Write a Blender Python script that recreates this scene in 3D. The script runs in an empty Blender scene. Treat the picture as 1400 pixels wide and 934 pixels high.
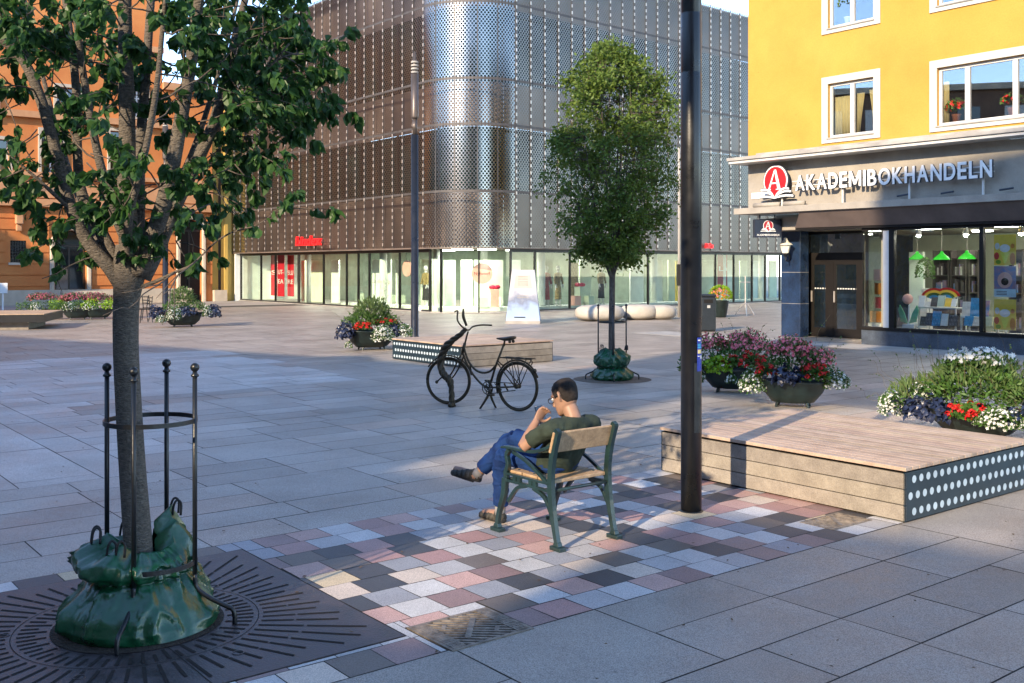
import bpy, bmesh, math, random
from mathutils import Vector, noise, Matrix, Euler
RND = random.Random(11)
PI = math.pi
SC = bpy.context.scene
COL = SC.collection
CAMH, FPX, HOR = 1.9, 1400.0, 365.0
E1 = (.786, .618); E2 = (-.618, .786)          # the square's paving grid

def PQ(p, q, z=0.0): return (p*E1[0]+q*E2[0], p*E1[1]+q*E2[1], z)
def gp(u, v, z=0.0):                           # ground point seen at a photo pixel
    Y = (CAMH-z)*FPX/(v-HOR); return ((u-700)/FPX*Y, Y, z)
def at(u, v, Y): return ((u-700)/FPX*Y, Y, CAMH-(v-HOR)/FPX*Y)

# ------------------------------------------------------------------ materials
def _nodes(name):
    m = bpy.data.materials.new(name); m.use_nodes = True
    nt = m.node_tree; nt.nodes.clear()
    out = nt.nodes.new('ShaderNodeOutputMaterial')
    return m, nt, out
def N(nt, kind, **kw):
    n = nt.nodes.new(kind)
    for k, v in kw.items():
        if k in n.inputs: n.inputs[k].default_value = v
        else: setattr(n, k, v)
    return n
def math_n(nt, op, a, b=None, c=None):
    n = nt.nodes.new('ShaderNodeMath'); n.operation = op
    for i, x in enumerate((a, b, c)):
        if x is None: continue
        if isinstance(x, (int, float)): n.inputs[i].default_value = x
        else: nt.links.new(x, n.inputs[i])
    return n.outputs[0]
def ramp(nt, src, stops):
    r = nt.nodes.new('ShaderNodeValToRGB'); e = r.color_ramp.elements
    while len(e) < len(stops): e.new(.5)
    for el, (p, c) in zip(e, stops): el.position = p; el.color = (*c, 1) if len(c) == 3 else c
    nt.links.new(src, r.inputs[0]); return r.outputs[0]
def mat(name, col, rough=.6, metal=0.0, var=.12, vscale=3.0, bump=0.0, bscale=40.0, col2=None, attr=False,
        speck=0.0, sscale=300.0, coat=0.0, spec=.5, emis=0.0, trans=0.0, stretch=None, rvar=0.0, stain=0.0):
    m, nt, out = _nodes(name); L = nt.links.new
    b = nt.nodes.new('ShaderNodeBsdfPrincipled')
    tc = nt.nodes.new('ShaderNodeTexCoord'); co = tc.outputs['Object']
    if stretch:
        mp = nt.nodes.new('ShaderNodeMapping'); mp.inputs['Scale'].default_value = stretch
        L(co, mp.inputs[0]); co = mp.outputs[0]
    n1 = N(nt, 'ShaderNodeTexNoise', Scale=vscale, Detail=5.0, Roughness=.6); L(co, n1.inputs['Vector'])
    c2 = col2 if col2 else tuple(c*(1-2*var) for c in col)
    c1 = col if col2 else tuple(min(1, c*(1+var)) for c in col)
    cc = ramp(nt, n1.outputs['Fac'], [(.32, c2), (.68, c1)])
    if attr:
        a = nt.nodes.new('ShaderNodeAttribute'); a.attribute_name = 'Col'
        mx = N(nt, 'ShaderNodeMix', data_type='RGBA', blend_type='MULTIPLY'); mx.inputs[0].default_value = 1
        L(a.outputs['Color'], mx.inputs[6]); L(cc, mx.inputs[7]); cc = mx.outputs[2]
    if speck:
        v = N(nt, 'ShaderNodeTexNoise', Scale=sscale, Detail=2.0); L(tc.outputs['Object'], v.inputs['Vector'])
        s = ramp(nt, v.outputs['Fac'], [(.35, (1-speck,)*3), (.5, (1, 1, 1)), (.65, (1+speck*.7,)*3)])
        mx = N(nt, 'ShaderNodeMix', data_type='RGBA', blend_type='MULTIPLY'); mx.inputs[0].default_value = 1
        L(cc, mx.inputs[6]); L(s, mx.inputs[7]); cc = mx.outputs[2]
    if stain:
        n3 = N(nt, 'ShaderNodeTexNoise', Scale=.55, Detail=7.0, Roughness=.68); L(tc.outputs['Object'], n3.inputs['Vector'])
        v3 = N(nt, 'ShaderNodeTexVoronoi', Scale=2.3); L(tc.outputs['Object'], v3.inputs['Vector'])
        s3 = ramp(nt, n3.outputs['Fac'], [(.34, (1-stain, 1-stain*1.1, 1-stain*1.2)), (.55, (1, 1, 1)), (.75, (1+stain*.4,)*3)])
        g3 = ramp(nt, v3.outputs['Distance'], [(.018, (.55, .53, .5)), (.032, (1, 1, 1))])
        for q3 in (s3, g3):
            mx = N(nt, 'ShaderNodeMix', data_type='RGBA', blend_type='MULTIPLY'); mx.inputs[0].default_value = 1
            L(cc, mx.inputs[6]); L(q3, mx.inputs[7]); cc = mx.outputs[2]
    L(cc, b.inputs['Base Color'])
    b.inputs['Roughness'].default_value = rough; b.inputs['Metallic'].default_value = metal
    if rvar:
        rr = nt.nodes.new('ShaderNodeMapRange'); rr.inputs[3].default_value = max(.02, rough-rvar); rr.inputs[4].default_value = min(1, rough+rvar)
        rr.inputs[1].default_value = .3; rr.inputs[2].default_value = .7
        L(n1.outputs['Fac'], rr.inputs[0]); L(rr.outputs[0], b.inputs['Roughness'])
    b.inputs['Specular IOR Level'].default_value = spec; b.inputs['Coat Weight'].default_value = coat
    if emis:
        L(cc, b.inputs['Emission Color']); b.inputs['Emission Strength'].default_value = emis
    if bump:
        n2 = N(nt, 'ShaderNodeTexNoise', Scale=bscale, Detail=6.0); L(co, n2.inputs['Vector'])
        bp = N(nt, 'ShaderNodeBump', Strength=bump, Distance=.02); L(n2.outputs['Fac'], bp.inputs['Height']); L(bp.outputs[0], b.inputs['Normal'])
    sh = b.outputs[0]
    if trans:
        t = nt.nodes.new('ShaderNodeBsdfTranslucent'); L(cc, t.inputs[0])
        mx = nt.nodes.new('ShaderNodeMixShader'); mx.inputs[0].default_value = trans
        L(b.outputs[0], mx.inputs[1]); L(t.outputs[0], mx.inputs[2]); sh = mx.outputs[0]
    L(sh, out.inputs[0]); return m
def glass_mat(name, tint=(.9, .97, .94), refl=1.0, base=.06):
    m, nt, out = _nodes(name); L = nt.links.new
    f = nt.nodes.new('ShaderNodeFresnel'); f.inputs[0].default_value = 1.5
    fac = math_n(nt, 'MULTIPLY_ADD', f.outputs[0], refl, base)
    t = nt.nodes.new('ShaderNodeBsdfTransparent'); t.inputs[0].default_value = (*tint, 1)
    g = nt.nodes.new('ShaderNodeBsdfGlossy'); g.inputs['Roughness'].default_value = .01; g.inputs[0].default_value = (1, 1, 1, 1)
    mx = nt.nodes.new('ShaderNodeMixShader'); L(fac, mx.inputs[0]); L(t.outputs[0], mx.inputs[1]); L(g.outputs[0], mx.inputs[2])
    L(mx.outputs[0], out.inputs[0]); return m
def screen_mat(name, col, rough, metal=.85, a=.146, r=.046):
    m, nt, out = _nodes(name); L = nt.links.new
    uv = nt.nodes.new('ShaderNodeUVMap'); uv.uv_map = 'UVMap'
    sp = nt.nodes.new('ShaderNodeSeparateXYZ'); L(uv.outputs[0], sp.inputs[0])
    bb = a*1.25
    def d(off):
        x = math_n(nt, 'DIVIDE', sp.outputs[0], a); x = math_n(nt, 'ADD', x, off); x = math_n(nt, 'FRACT', x); x = math_n(nt, 'SUBTRACT', x, .5); x = math_n(nt, 'MULTIPLY', x, a)
        y = math_n(nt, 'DIVIDE', sp.outputs[1], bb); y = math_n(nt, 'ADD', y, off); y = math_n(nt, 'FRACT', y); y = math_n(nt, 'SUBTRACT', y, .5); y = math_n(nt, 'MULTIPLY', y, bb)
        return math_n(nt, 'SQRT', math_n(nt, 'ADD', math_n(nt, 'MULTIPLY', x, x), math_n(nt, 'MULTIPLY', y, y)))
    dm = math_n(nt, 'MINIMUM', d(0), d(.5))
    hole = math_n(nt, 'LESS_THAN', dm, r)
    b = nt.nodes.new('ShaderNodeBsdfPrincipled'); b.inputs['Metallic'].default_value = metal; b.inputs['Roughness'].default_value = rough
    tc = nt.nodes.new('ShaderNodeTexCoord'); n1 = N(nt, 'ShaderNodeTexNoise', Scale=.7, Detail=4.0); L(tc.outputs['Object'], n1.inputs['Vector'])
    L(ramp(nt, n1.outputs['Fac'], [(.3, tuple(c*.75 for c in col)), (.7, col)]), b.inputs['Base Color'])
    # dimpled metal between the holes
    bp = N(nt, 'ShaderNodeBump', Strength=.35, Distance=.02); L(dm, bp.inputs['Height']); L(bp.outputs[0], b.inputs['Normal'])
    t = nt.nodes.new('ShaderNodeBsdfTransparent')
    mx = nt.nodes.new('ShaderNodeMixShader'); L(hole, mx.inputs[0]); L(b.outputs[0], mx.inputs[1]); L(t.outputs[0], mx.inputs[2])
    L(mx.outputs[0], out.inputs[0]); return m

M = {}
M['joint'] = mat('joint_sand', (.05, .045, .04), .95, var=.2)
M['slab'] = mat('granite_slab', (1, 1, 1), .46, var=.10, vscale=1.3, attr=True, speck=.46, sscale=170, bump=.12, bscale=160, spec=.45, rvar=.08, stain=.24)
M['mosaic'] = mat('granite_mosaic', (1, 1, 1), .5, var=.07, vscale=2.5, attr=True, speck=.34, sscale=210, bump=.12, bscale=160, spec=.5, stain=.16)
M['iron'] = mat('cast_iron_grate', (.095, .08, .085), .5, metal=.55, var=.25, vscale=7, bump=.2, bscale=90, rvar=.12)
M['slot'] = mat('dark_slot', (.008, .007, .007), .95, var=.2)
M['drainiron'] = mat('rusty_iron', (.24, .20, .16), .65, metal=.1, var=.3, vscale=18, bump=.4, bscale=90)
M['green_iron'] = mat('dark_green_iron', (.012, .032, .034), .35, var=.2, vscale=9, bump=.1, bscale=120, spec=.6, coat=.25)
M['black_iron'] = mat('black_iron', (.010, .013, .017), .36, var=.25, vscale=12, bump=.1, bscale=100, spec=.6)
M['pole'] = mat('pole_paint', (.011, .012, .015), .32, var=.22, vscale=5, spec=.55, bump=.04, bscale=60, rvar=.08)
M['wood'] = mat('weathered_wood', (.44, .34, .24), .66, var=.15, vscale=5, bump=.25, bscale=14, stretch=(1, 1, 1), attr=True)
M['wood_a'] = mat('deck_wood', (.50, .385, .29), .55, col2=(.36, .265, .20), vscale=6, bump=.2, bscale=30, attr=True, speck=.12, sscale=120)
M['wood_s'] = mat('shaded_side_wood', (.31, .275, .235), .72, col2=(.20, .175, .15), vscale=5, bump=.3, bscale=30, attr=True, speck=.15, sscale=110)  # darker, greyer than the deck: shade of the sides put into the colour
M['seatwood'] = mat('chair_wood', (.46, .32, .19), .5, col2=(.30, .20, .115), vscale=24, bump=.2, bscale=60, speck=.15, sscale=170)
M['dots'] = mat('dotted_panel', (.013, .028, .040), .4, var=.2, vscale=4, spec=.5)
M['dotlight'] = mat('panel_dot', (.50, .60, .66), .5, var=.1)  # pale tone stands for the light inside the panel holes
M['bark'] = mat('bark', (.18, .155, .13), .9, col2=(.08, .069, .058), vscale=38, bump=.9, bscale=60, stretch=(1, 1, 2.6))
M['bark2'] = mat('bark_dark', (.13, .105, .085), .9, col2=(.06, .05, .045), vscale=25, bump=.8, bscale=40, stretch=(1, 1, .5))
M['leaf'] = mat('cherry_leaf', (.065, .155, .034), .42, col2=(.026, .080, .028), vscale=14, trans=.45, spec=.4)
M['leaf2'] = mat('hornbeam_leaf', (.17, .24, .035), .5, col2=(.06, .12, .026), vscale=6, trans=.35, spec=.35)
M['bag'] = mat('green_tarp', (.006, .080, .034), .30, col2=(.004, .050, .020), vscale=5, bump=.5, bscale=9, spec=.6, coat=.15, rvar=.05)
M['strap'] = mat('black_strap', (.012, .012, .013), .6)
M['bronze'] = mat('patinated_bronze', (.085, .062, .038), .42, metal=.75, col2=(.045, .036, .024), vscale=22, bump=.3, bscale=80)
M['skin'] = mat('skin', (.31, .18, .125), .5, var=.08, vscale=12, spec=.4)
M['shirt'] = mat('dark_green_tee', (.032, .045, .036), .9, var=.18, vscale=9, bump=.3, bscale=22, spec=.2)
M['jeans'] = mat('blue_denim', (.009, .042, .165), .85, col2=(.007, .022, .09), vscale=9, bump=.45, bscale=26, spec=.2)
M['hair'] = mat('short_dark_hair', (.012, .009, .008), .75, col2=(.028, .022, .020), vscale=60, bump=.5, bscale=260, spec=.3)
M['shoe'] = mat('grey_sandal', (.045, .042, .035), .7, var=.25, vscale=14)
M['sole'] = mat('sole', (.02, .02, .022), .8)
M['sock'] = mat('sock', (.24, .24, .25), .9)
M['phone'] = mat('phone', (.02, .025, .05), .15, spec=.7)
M['gl_frame'] = mat('spectacle_frame', (.015, .012, .01), .3)
M['ochre'] = mat('ochre_render', (.52, .305, .055), .85, col2=(.49, .255, .038), vscale=.45, bump=.2, bscale=22, speck=.04, sscale=30, stain=.10)
M['cream'] = mat('cream_surround', (.56, .54, .48), .75, var=.06, vscale=2, bump=.05, bscale=30)
M['white'] = mat('white_frame', (.62, .61, .58), .45, var=.05)
M['beige'] = mat('beige_fascia', (.38, .345, .29), .8, col2=(.27, .245, .21), vscale=1.5, bump=.15, bscale=20, speck=.08, sscale=60)
M['concrete'] = mat('grey_concrete', (.38, .36, .33), .85, var=.15, vscale=1.5, bump=.15)
M['brown'] = mat('brown_frame', (.010, .008, .007), .6, var=.15, spec=.25)
M['brownband'] = mat('brown_band', (.13, .10, .09), .55, var=.15, vscale=1.5)
M['bluestone'] = mat('blue_larvikite', (.018, .042, .10), .25, col2=(.010, .020, .045), vscale=3, speck=.35, sscale=70, spec=.7)
M['plinth'] = mat('grey_larvikite', (.085, .105, .135), .4, col2=(.045, .055, .07), vscale=2.5, speck=.4, sscale=80, spec=.5)
M['signwhite'] = mat('sign_white', (.86, .86, .84), .4, var=.03)
M['signside'] = mat('sign_side', (.03, .04, .06), .5)
M['signred'] = mat('sign_red', (.70, .012, .016), .4, var=.05)
M['signblack'] = mat('sign_navy', (.008, .012, .03), .35, var=.1)
M['darkred'] = mat('dark_red', (.33, .012, .03), .5)
M['glass'] = glass_mat('clear_glass', (.95, .98, .97), .8, .015)
M['glass_s'] = glass_mat('shop_glass', (.86, .97, .90), .8, .03)
M['glass_h'] = glass_mat('house_glass', (.9, .93, .95), 1.2, .12)
M['darkglass'] = mat('dark_window', (.012, .016, .016), .04, var=.2, vscale=.6, spec=1.0, coat=.5)
M['greenglass'] = mat('green_dark_window', (.020, .040, .034), .05, col2=(.008, .014, .015), vscale=.45, spec=.6, coat=.15)
M['bronzeband'] = mat('bronze_band', (.20, .155, .13), .6, col2=(.12, .095, .08), vscale=.8, metal=.2)
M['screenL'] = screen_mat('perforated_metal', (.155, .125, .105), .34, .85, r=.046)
M['screenR'] = screen_mat('perforated_metal_side', (.22, .20, .18), .32, .85, r=.046)  # same cladding, sky reflection put into a lighter tone
M['screenC'] = screen_mat('perforated_metal_corner', (.42, .40, .38), .22, 1.0, r=.046)  # same cladding, corner highlight put into a paler, shinier metal
M['tab'] = mat('bright_flange', (.60, .55, .50), .35, metal=.5)
M['seam'] = mat('dark_seam', (.10, .09, .085), .6, metal=.4)
M['mullion'] = mat('mullion', (.03, .03, .03), .4, metal=.3)
M['palegreen'] = mat('pale_green_wall', (.66, .74, .58), .7, var=.05)
M['palewhite'] = mat('pale_wall', (.80, .84, .78), .7, var=.04)
M['midgreen'] = mat('sage_wall', (.30, .36, .28), .7, var=.08)
M['pink'] = mat('pink_print', (.78, .42, .36), .5, var=.05)
M['magenta'] = mat('magenta_bow', (.66, .01, .06), .5)
M['gold'] = mat('gold_dress', (.36, .27, .11), .7, var=.3, vscale=18)
M['rose'] = mat('rose_dress', (.40, .09, .08), .8, var=.2, vscale=10)
M['darkcloth'] = mat('dark_cloth', (.035, .03, .028), .85, var=.3, vscale=9)
M['manneq'] = mat('mannequin_white', (.72, .72, .70), .35)
M['bannerred'] = mat('banner_red', (.58, .01, .03), .6, var=.05)
M['fillemit'] = mat('interior_fill', (1, .97, .88), .5, var=0, emis=20.0)  # glowing panels added to brighten both shop interiors
M['spotemit'] = mat('lit_spot_bulb', (1, .93, .8), .5, var=0, emis=120.0)
M['shopemit'] = mat('lit_spot', (1, .95, .85), .5, var=0, emis=14.0)
M['greenlamp'] = mat('green_enamel', (.03, .42, .03), .25, var=.1, emis=.25)
M['orange'] = mat('orange_render', (.58, .22, .062), .85, col2=(.50, .155, .04), vscale=.8, bump=.15, bscale=14, speck=.05, sscale=30)
M['orangetrim'] = mat('orange_trim', (.56, .30, .15), .8, col2=(.46, .22, .10), vscale=1.2)
M['lemon'] = mat('lemon_render', (.60, .40, .10), .85, var=.05, vscale=.8)
M['sandstone'] = mat('sandstone', (.52, .44, .34), .85, var=.1, vscale=1.2)
M['tile'] = mat('red_roof', (.36, .10, .05), .8, var=.2, vscale=8)
M['darkbowl'] = mat('planter_iron', (.012, .024, .024), .38, var=.25, vscale=6, bump=.1, bscale=40, spec=.5)
M['soil'] = mat('soil', (.035, .025, .018), .95, var=.3, vscale=30, bump=.6, bscale=60)
M['foliage'] = mat('plant_green', (.10, .21, .035), .55, col2=(.045, .115, .025), vscale=9, trans=.3)
M['foliage_g'] = mat('plant_grey_green', (.15, .23, .07), .6, col2=(.07, .13, .04), vscale=9, trans=.3)
M['lime'] = mat('lime_leaf', (.30, .48, .02), .5, col2=(.17, .34, .015), vscale=9, trans=.35)
M['darkleaf'] = mat('dark_blue_leaf', (.020, .032, .075), .35, col2=(.012, .014, .035), vscale=10, spec=.5)
M['petal_w'] = mat('white_petal', (.80, .82, .78), .6, var=.05, trans=.25)
M['petal_p'] = mat('pink_petal', (.92, .33, .38), .6, col2=(.80, .12, .18), vscale=14, trans=.3)
M['petal_r'] = mat('red_petal', (.62, .012, .010), .5, var=.15, vscale=14, trans=.2)
M['petal_m'] = mat('mauve_petal', (.50, .13, .20), .6, col2=(.30, .06, .10), vscale=12, trans=.3)
M['petal_o'] = mat('orange_petal', (.80, .28, .03), .6, trans=.3)
M['twig'] = mat('dry_stem', (.16, .12, .07), .8)
M['granite'] = mat('pale_granite_boulder', (.44, .41, .36), .75, var=.08, vscale=3, speck=.15, sscale=90)
M['print'] = None
M['lampgrey'] = mat('lamp_grey', (.13, .105, .09), .4, metal=.5, var=.15)
M['brick'] = mat('brown_brick', (.20, .12, .08), .9, col2=(.14, .08, .055), vscale=1.2, speck=.2, sscale=12)
M['greyrender'] = mat('grey_render', (.40, .36, .30), .9, var=.08, vscale=.5)
M['yellowpaint'] = mat('poster_yellow', (.95, .62, .05), .5, var=.06, vscale=4)
M['cyan'] = mat('cyan_cover', (.03, .28, .55), .4, var=.2, vscale=10)
M['paper'] = mat('paper', (.70, .68, .64), .6, var=.1, vscale=10)
M['bookdark'] = mat('dark_books', (.05, .045, .06), .6, col2=(.16, .13, .13), vscale=16)
M['posterblue'] = mat('poster_blue', (.05, .20, .45), .5, col2=(.45, .22, .25), vscale=7)
M['creamcone'] = mat('ice_cream', (.85, .83, .82), .5)
M['terracotta'] = mat('terracotta', (.45, .15, .07), .8)
M['curtain'] = mat('curtain', (.80, .68, .34), .85, col2=(.66, .52, .22), vscale=14, stretch=(8, 8, .4))
M['lantern'] = mat('lantern_glass', (.75, .72, .62), .3)
M['darkroom'] = mat('dark_room', (.03, .028, .026), .9)  # darkness of unlit rooms put into the colour
M['shelf'] = mat('shelf_dark', (.10, .085, .075), .7)
M['bluetag'] = mat('blue_sticker', (.012, .03, .30), .4, var=.15, vscale=30)
M['tagyellow'] = mat('sticker_yellow', (.65, .55, .25), .5)
def print_mat():
    m, nt, out = _nodes('advert_print'); L = nt.links.new
    tc = nt.nodes.new('ShaderNodeTexCoord'); sp = nt.nodes.new('ShaderNodeSeparateXYZ'); L(tc.outputs['Object'], sp.inputs[0])
    n = N(nt, 'ShaderNodeTexNoise', Scale=3.0, Detail=5.0); L(tc.outputs['Object'], n.inputs['Vector'])
    h = math_n(nt, 'ADD', sp.outputs[2], math_n(nt, 'MULTIPLY', n.outputs['Fac'], .9))
    h = math_n(nt, 'DIVIDE', h, 2.6)
    c = ramp(nt, h, [(.10, (.36, .48, .70)), (.38, (.28, .38, .58)), (.47, (.16, .19, .27)), (.58, (.44, .45, .50)), (.9, (.50, .49, .50))])
    b = nt.nodes.new('ShaderNodeBsdfPrincipled'); b.inputs['Roughness'].default_value = .4; L(c, b.inputs[0]); L(b.outputs[0], out.inputs[0]); return m
M['print'] = print_mat()

# ------------------------------------------------------------------ mesh builder
def catmull(pts, n=6):
    P = [Vector(p) for p in pts]
    if len(P) < 3: return P
    out = []
    for i in range(len(P)-1):
        a = P[i-1] if i else P[0]*2-P[1]; b, c = P[i], P[i+1]; d = P[i+2] if i+2 < len(P) else P[-1]*2-P[-2]
        for k in range(n):
            t = k/n
            out.append(.5*((2*b)+(c-a)*t+(2*a-5*b+4*c-d)*t*t+(3*b-a-3*c+d)*t**3))
    out.append(P[-1]); return out
def lerp_list(rs, n):
    out = []
    for i in range(n):
        x = i/(n-1)*(len(rs)-1); k = min(int(x), len(rs)-2) if len(rs) > 1 else 0
        out.append(rs[0] if len(rs) == 1 else rs[k]+(rs[k+1]-rs[k])*(x-k))
    return out
class MB:
    def __init__(s): s.v = []; s.f = []; s.m = []; s.c = []; s.uv = []
    def add(s, vs, fs, mi=0, col=None):
        b = len(s.v); s.v += [tuple(x) for x in vs]
        for f in fs:
            s.f.append(tuple(i+b for i in f)); s.m.append(mi); s.c.append(col or (1, 1, 1))
    def box(s, lo, hi, mi=0, col=None):
        (x0, y0, z0), (x1, y1, z1) = lo, hi
        s.add([(x0,y0,z0),(x1,y0,z0),(x1,y1,z0),(x0,y1,z0),(x0,y0,z1),(x1,y0,z1),(x1,y1,z1),(x0,y1,z1)],
              [(0,3,2,1),(4,5,6,7),(0,1,5,4),(1,2,6,5),(2,3,7,6),(3,0,4,7)], mi, col)
    def hexa(s, c8, mi=0, col=None):     # bottom four, top four (ccw from above)
        s.add(c8, [(0,3,2,1),(4,5,6,7),(0,1,5,4),(1,2,6,5),(2,3,7,6),(3,0,4,7)], mi, col)
    def tube(s, pts, r, seg=8, smooth=0, mi=0, caps=True, flat=1.0):
        P = catmull(pts, smooth) if smooth else [Vector(p) for p in pts]
        rs = lerp_list(r if isinstance(r, (list, tuple)) else [r], len(P))
        up = Vector((0, 0, 1)); vs = []; prev = None
        for i, p in enumerate(P):
            t = (P[min(i+1, len(P)-1)]-P[max(i-1, 0)])
            if t.length < 1e-9: t = Vector((0, 0, 1))
            t.normalize()
            if prev is None:
                a = t.cross(up)
                if a.length < .05: a = t.cross(Vector((1, 0, 0)))
            else: a = prev-t*prev.dot(t)
            a.normalize(); prev = a.copy(); b = t.cross(a)
            for k in range(seg):
                an = 2*PI*k/seg; vs.append(p+(a*math.cos(an)+b*math.sin(an)*flat)*rs[i])
        fs = []
        for i in range(len(P)-1):
            for k in range(seg):
                k2 = (k+1) % seg; fs.append((i*seg+k, (i+1)*seg+k, (i+1)*seg+k2, i*seg+k2))
        if caps: fs.append(tuple(range(seg))); fs.append(tuple((len(P)-1)*seg+k for k in reversed(range(seg))))
        s.add(vs, fs, mi)
    def lathe(s, c, prof, seg=24, mi=0, sx=1.0, sy=1.0, caps=True, rot=0.0):
        vs = []; cr, sr = math.cos(rot), math.sin(rot)
        for r, z in prof:
            for k in range(seg):
                a = 2*PI*k/seg; x, y = r*math.cos(a)*sx, r*math.sin(a)*sy
                vs.append((c[0]+x*cr-y*sr, c[1]+x*sr+y*cr, c[2]+z))
        fs = [(i*seg+k, i*seg+(k+1) % seg, (i+1)*seg+(k+1) % seg, (i+1)*seg+k) for i in range(len(prof)-1) for k in range(seg)]
        if caps: fs.append(tuple(reversed(range(seg)))); fs.append(tuple((len(prof)-1)*seg+k for k in range(seg)))
        s.add(vs, fs, mi)
    def ball(s, c, r, mi=0, seg=12, rings=8, sc=(1, 1, 1)):
        prof = [(max(1e-4, math.sin(PI*i/rings)), -math.cos(PI*i/rings)) for i in range(rings+1)]
        vs = [(c[0]+a*math.cos(2*PI*k/seg)*r*sc[0], c[1]+a*math.sin(2*PI*k/seg)*r*sc[1], c[2]+z*r*sc[2]) for a, z in prof for k in range(seg)]
        fs = [(i*seg+k, i*seg+(k+1) % seg, (i+1)*seg+(k+1) % seg, (i+1)*seg+k) for i in range(rings) for k in range(seg)]
        s.add(vs, fs, mi)
    def build(s, name, mats, parent=None, smooth=False, bevel=0.0, thick=0.0, sub=0):
        if not isinstance(mats, (list, tuple)): mats = [mats]
        off = Vector((0, 0, 0)); q = parent
        while q is not None: off += Vector(q.location); q = q.parent
        me = bpy.data.meshes.new(name)
        me.from_pydata([(v[0]-off.x, v[1]-off.y, v[2]-off.z) for v in s.v], [], s.f)
        for m in mats: me.materials.append(M[m] if isinstance(m, str) else m)
        me.polygons.foreach_set('material_index', s.m)
        if any(c != (1, 1, 1) for c in s.c) or any('attr' in str(x) for x in ()) or True:
            at_ = me.color_attributes.new('Col', 'FLOAT_COLOR', 'CORNER')
            buf = []
            for f, c in zip(s.f, s.c): buf += [c[0], c[1], c[2], 1.0]*len(f)
            at_.data.foreach_set('color', buf)
        if s.uv:
            l = me.uv_layers.new(name='UVMap'); buf = []
            for f in s.f:
                for i in f: buf += [s.uv[i][0], s.uv[i][1]]
            l.data.foreach_set('uv', buf)
        if smooth: me.polygons.foreach_set('use_smooth', [True]*len(me.polygons))
        me.update()
        o = bpy.data.objects.new(name, me); COL.objects.link(o)
        if parent is not None: o.parent = parent
        if thick:
            md = o.modifiers.new('thick', 'SOLIDIFY'); md.thickness = thick; md.offset = 0
        if bevel:
            md = o.modifiers.new('bevel', 'BEVEL'); md.width = bevel; md.segments = 2; md.limit_method = 'ANGLE'; md.angle_limit = .6
        if sub:
            md = o.modifiers.new('sub', 'SUBSURF'); md.levels = sub; md.render_levels = sub
        return o
def tag(o, label=None, cat=None, group=None, kind=None):
    if label: o['label'] = label
    if cat: o['category'] = cat
    if group: o['group'] = group
    if kind: o['kind'] = kind
    return o
def thing(name, label, cat, loc=(0, 0, 0), group=None):
    o = bpy.data.objects.new(name, None); COL.objects.link(o); o.location = loc; o.empty_display_size = .2
    return tag(o, label, cat, group)
def copy_tree(o, parent=None):
    c = o.copy(); COL.objects.link(c); c.parent = parent
    for ch in o.children: copy_tree(ch, c)
    return c
def text_mb(txt, size, depth, o, ux, uz, un, mi=0, mb=None, width=None, shear=0.0, bold=0.0, space=1.0):
    """lettering as mesh: o = lower left corner, ux along, uz up, un outwards"""
    cu = bpy.data.curves.new('t', 'FONT'); cu.body = txt; cu.size = size; cu.extrude = depth/2; cu.offset = bold; cu.shear = shear; cu.space_character = space
    ob = bpy.data.objects.new('t', cu); COL.objects.link(ob)
    dg = bpy.context.evaluated_depsgraph_get(); me = bpy.data.meshes.new_from_object(ob.evaluated_get(dg))
    xs = [v.co.x for v in me.vertices]; w = max(xs)-min(xs); k = (width/w) if width else 1.0; x0 = min(xs)
    O, ux, uz, un = Vector(o), Vector(ux), Vector(uz), Vector(un)
    mb = mb or MB()
    mb.add([O+ux*((v.co.x-x0)*k)+uz*v.co.y+un*(v.co.z+depth/2) for v in me.vertices], [tuple(p.vertices) for p in me.polygons], mi)
    bpy.data.objects.remove(ob); bpy.data.curves.remove(cu); bpy.data.meshes.remove(me)
    return mb
class Fac:
    """a facade plane: O on the ground, D along, N outwards"""
    def __init__(s, O, D, Nn): s.O = O; s.D = D; s.N = Nn
    def s(s_, u, o=0.0):
        ox, oy = s_.O[0]+s_.N[0]*o, s_.O[1]+s_.N[1]*o; uu = (u-700)/FPX
        return (uu*oy-ox)/(s_.D[0]-uu*s_.D[1])
    def z(s_, u, v, o=0.0):
        t = s_.s(u, o); Y = s_.O[1]+s_.N[1]*o+s_.D[1]*t; return CAMH-(v-HOR)/FPX*Y
    def pt(s_, t, z, o=0.0): return (s_.O[0]+s_.D[0]*t+s_.N[0]*o, s_.O[1]+s_.D[1]*t+s_.N[1]*o, z)
    def px(s_, u, v, o=0.0): return s_.pt(s_.s(u, o), s_.z(u, v, o), o)
    def box(s_, mb, t0, t1, z0, z1, o0, o1, mi=0, col=None):
        P = [s_.pt(t0, z0, o1), s_.pt(t1, z0, o1), s_.pt(t1, z0, o0), s_.pt(t0, z0, o0), s_.pt(t0, z1, o1), s_.pt(t1, z1, o1), s_.pt(t1, z1, o0), s_.pt(t0, z1, o0)]
        mb.hexa(P, mi, col)
    def wall(s_, mb, t0, t1, z0, z1, holes, o0=-.3, o1=0.0, mi=0):
        """solid wall with rectangular openings (t0,t1,z0,z1)"""
        ts = sorted({t0, t1, *[h[0] for h in holes], *[h[1] for h in holes]}); ts = [t for t in ts if t0 <= t <= t1]
        for a, b in zip(ts, ts[1:]):
            mid = (a+b)/2; hs = sorted([(max(z0, h[2]), min(z1, h[3])) for h in holes if h[0] < mid < h[1]])
            z = z0
            for h0, h1 in hs:
                if h0 > z+1e-4: s_.box(mb, a, b, z, h0, o0, o1, mi)
                z = max(z, h1)
            if z < z1-1e-4: s_.box(mb, a, b, z, z1, o0, o1, mi)
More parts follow.
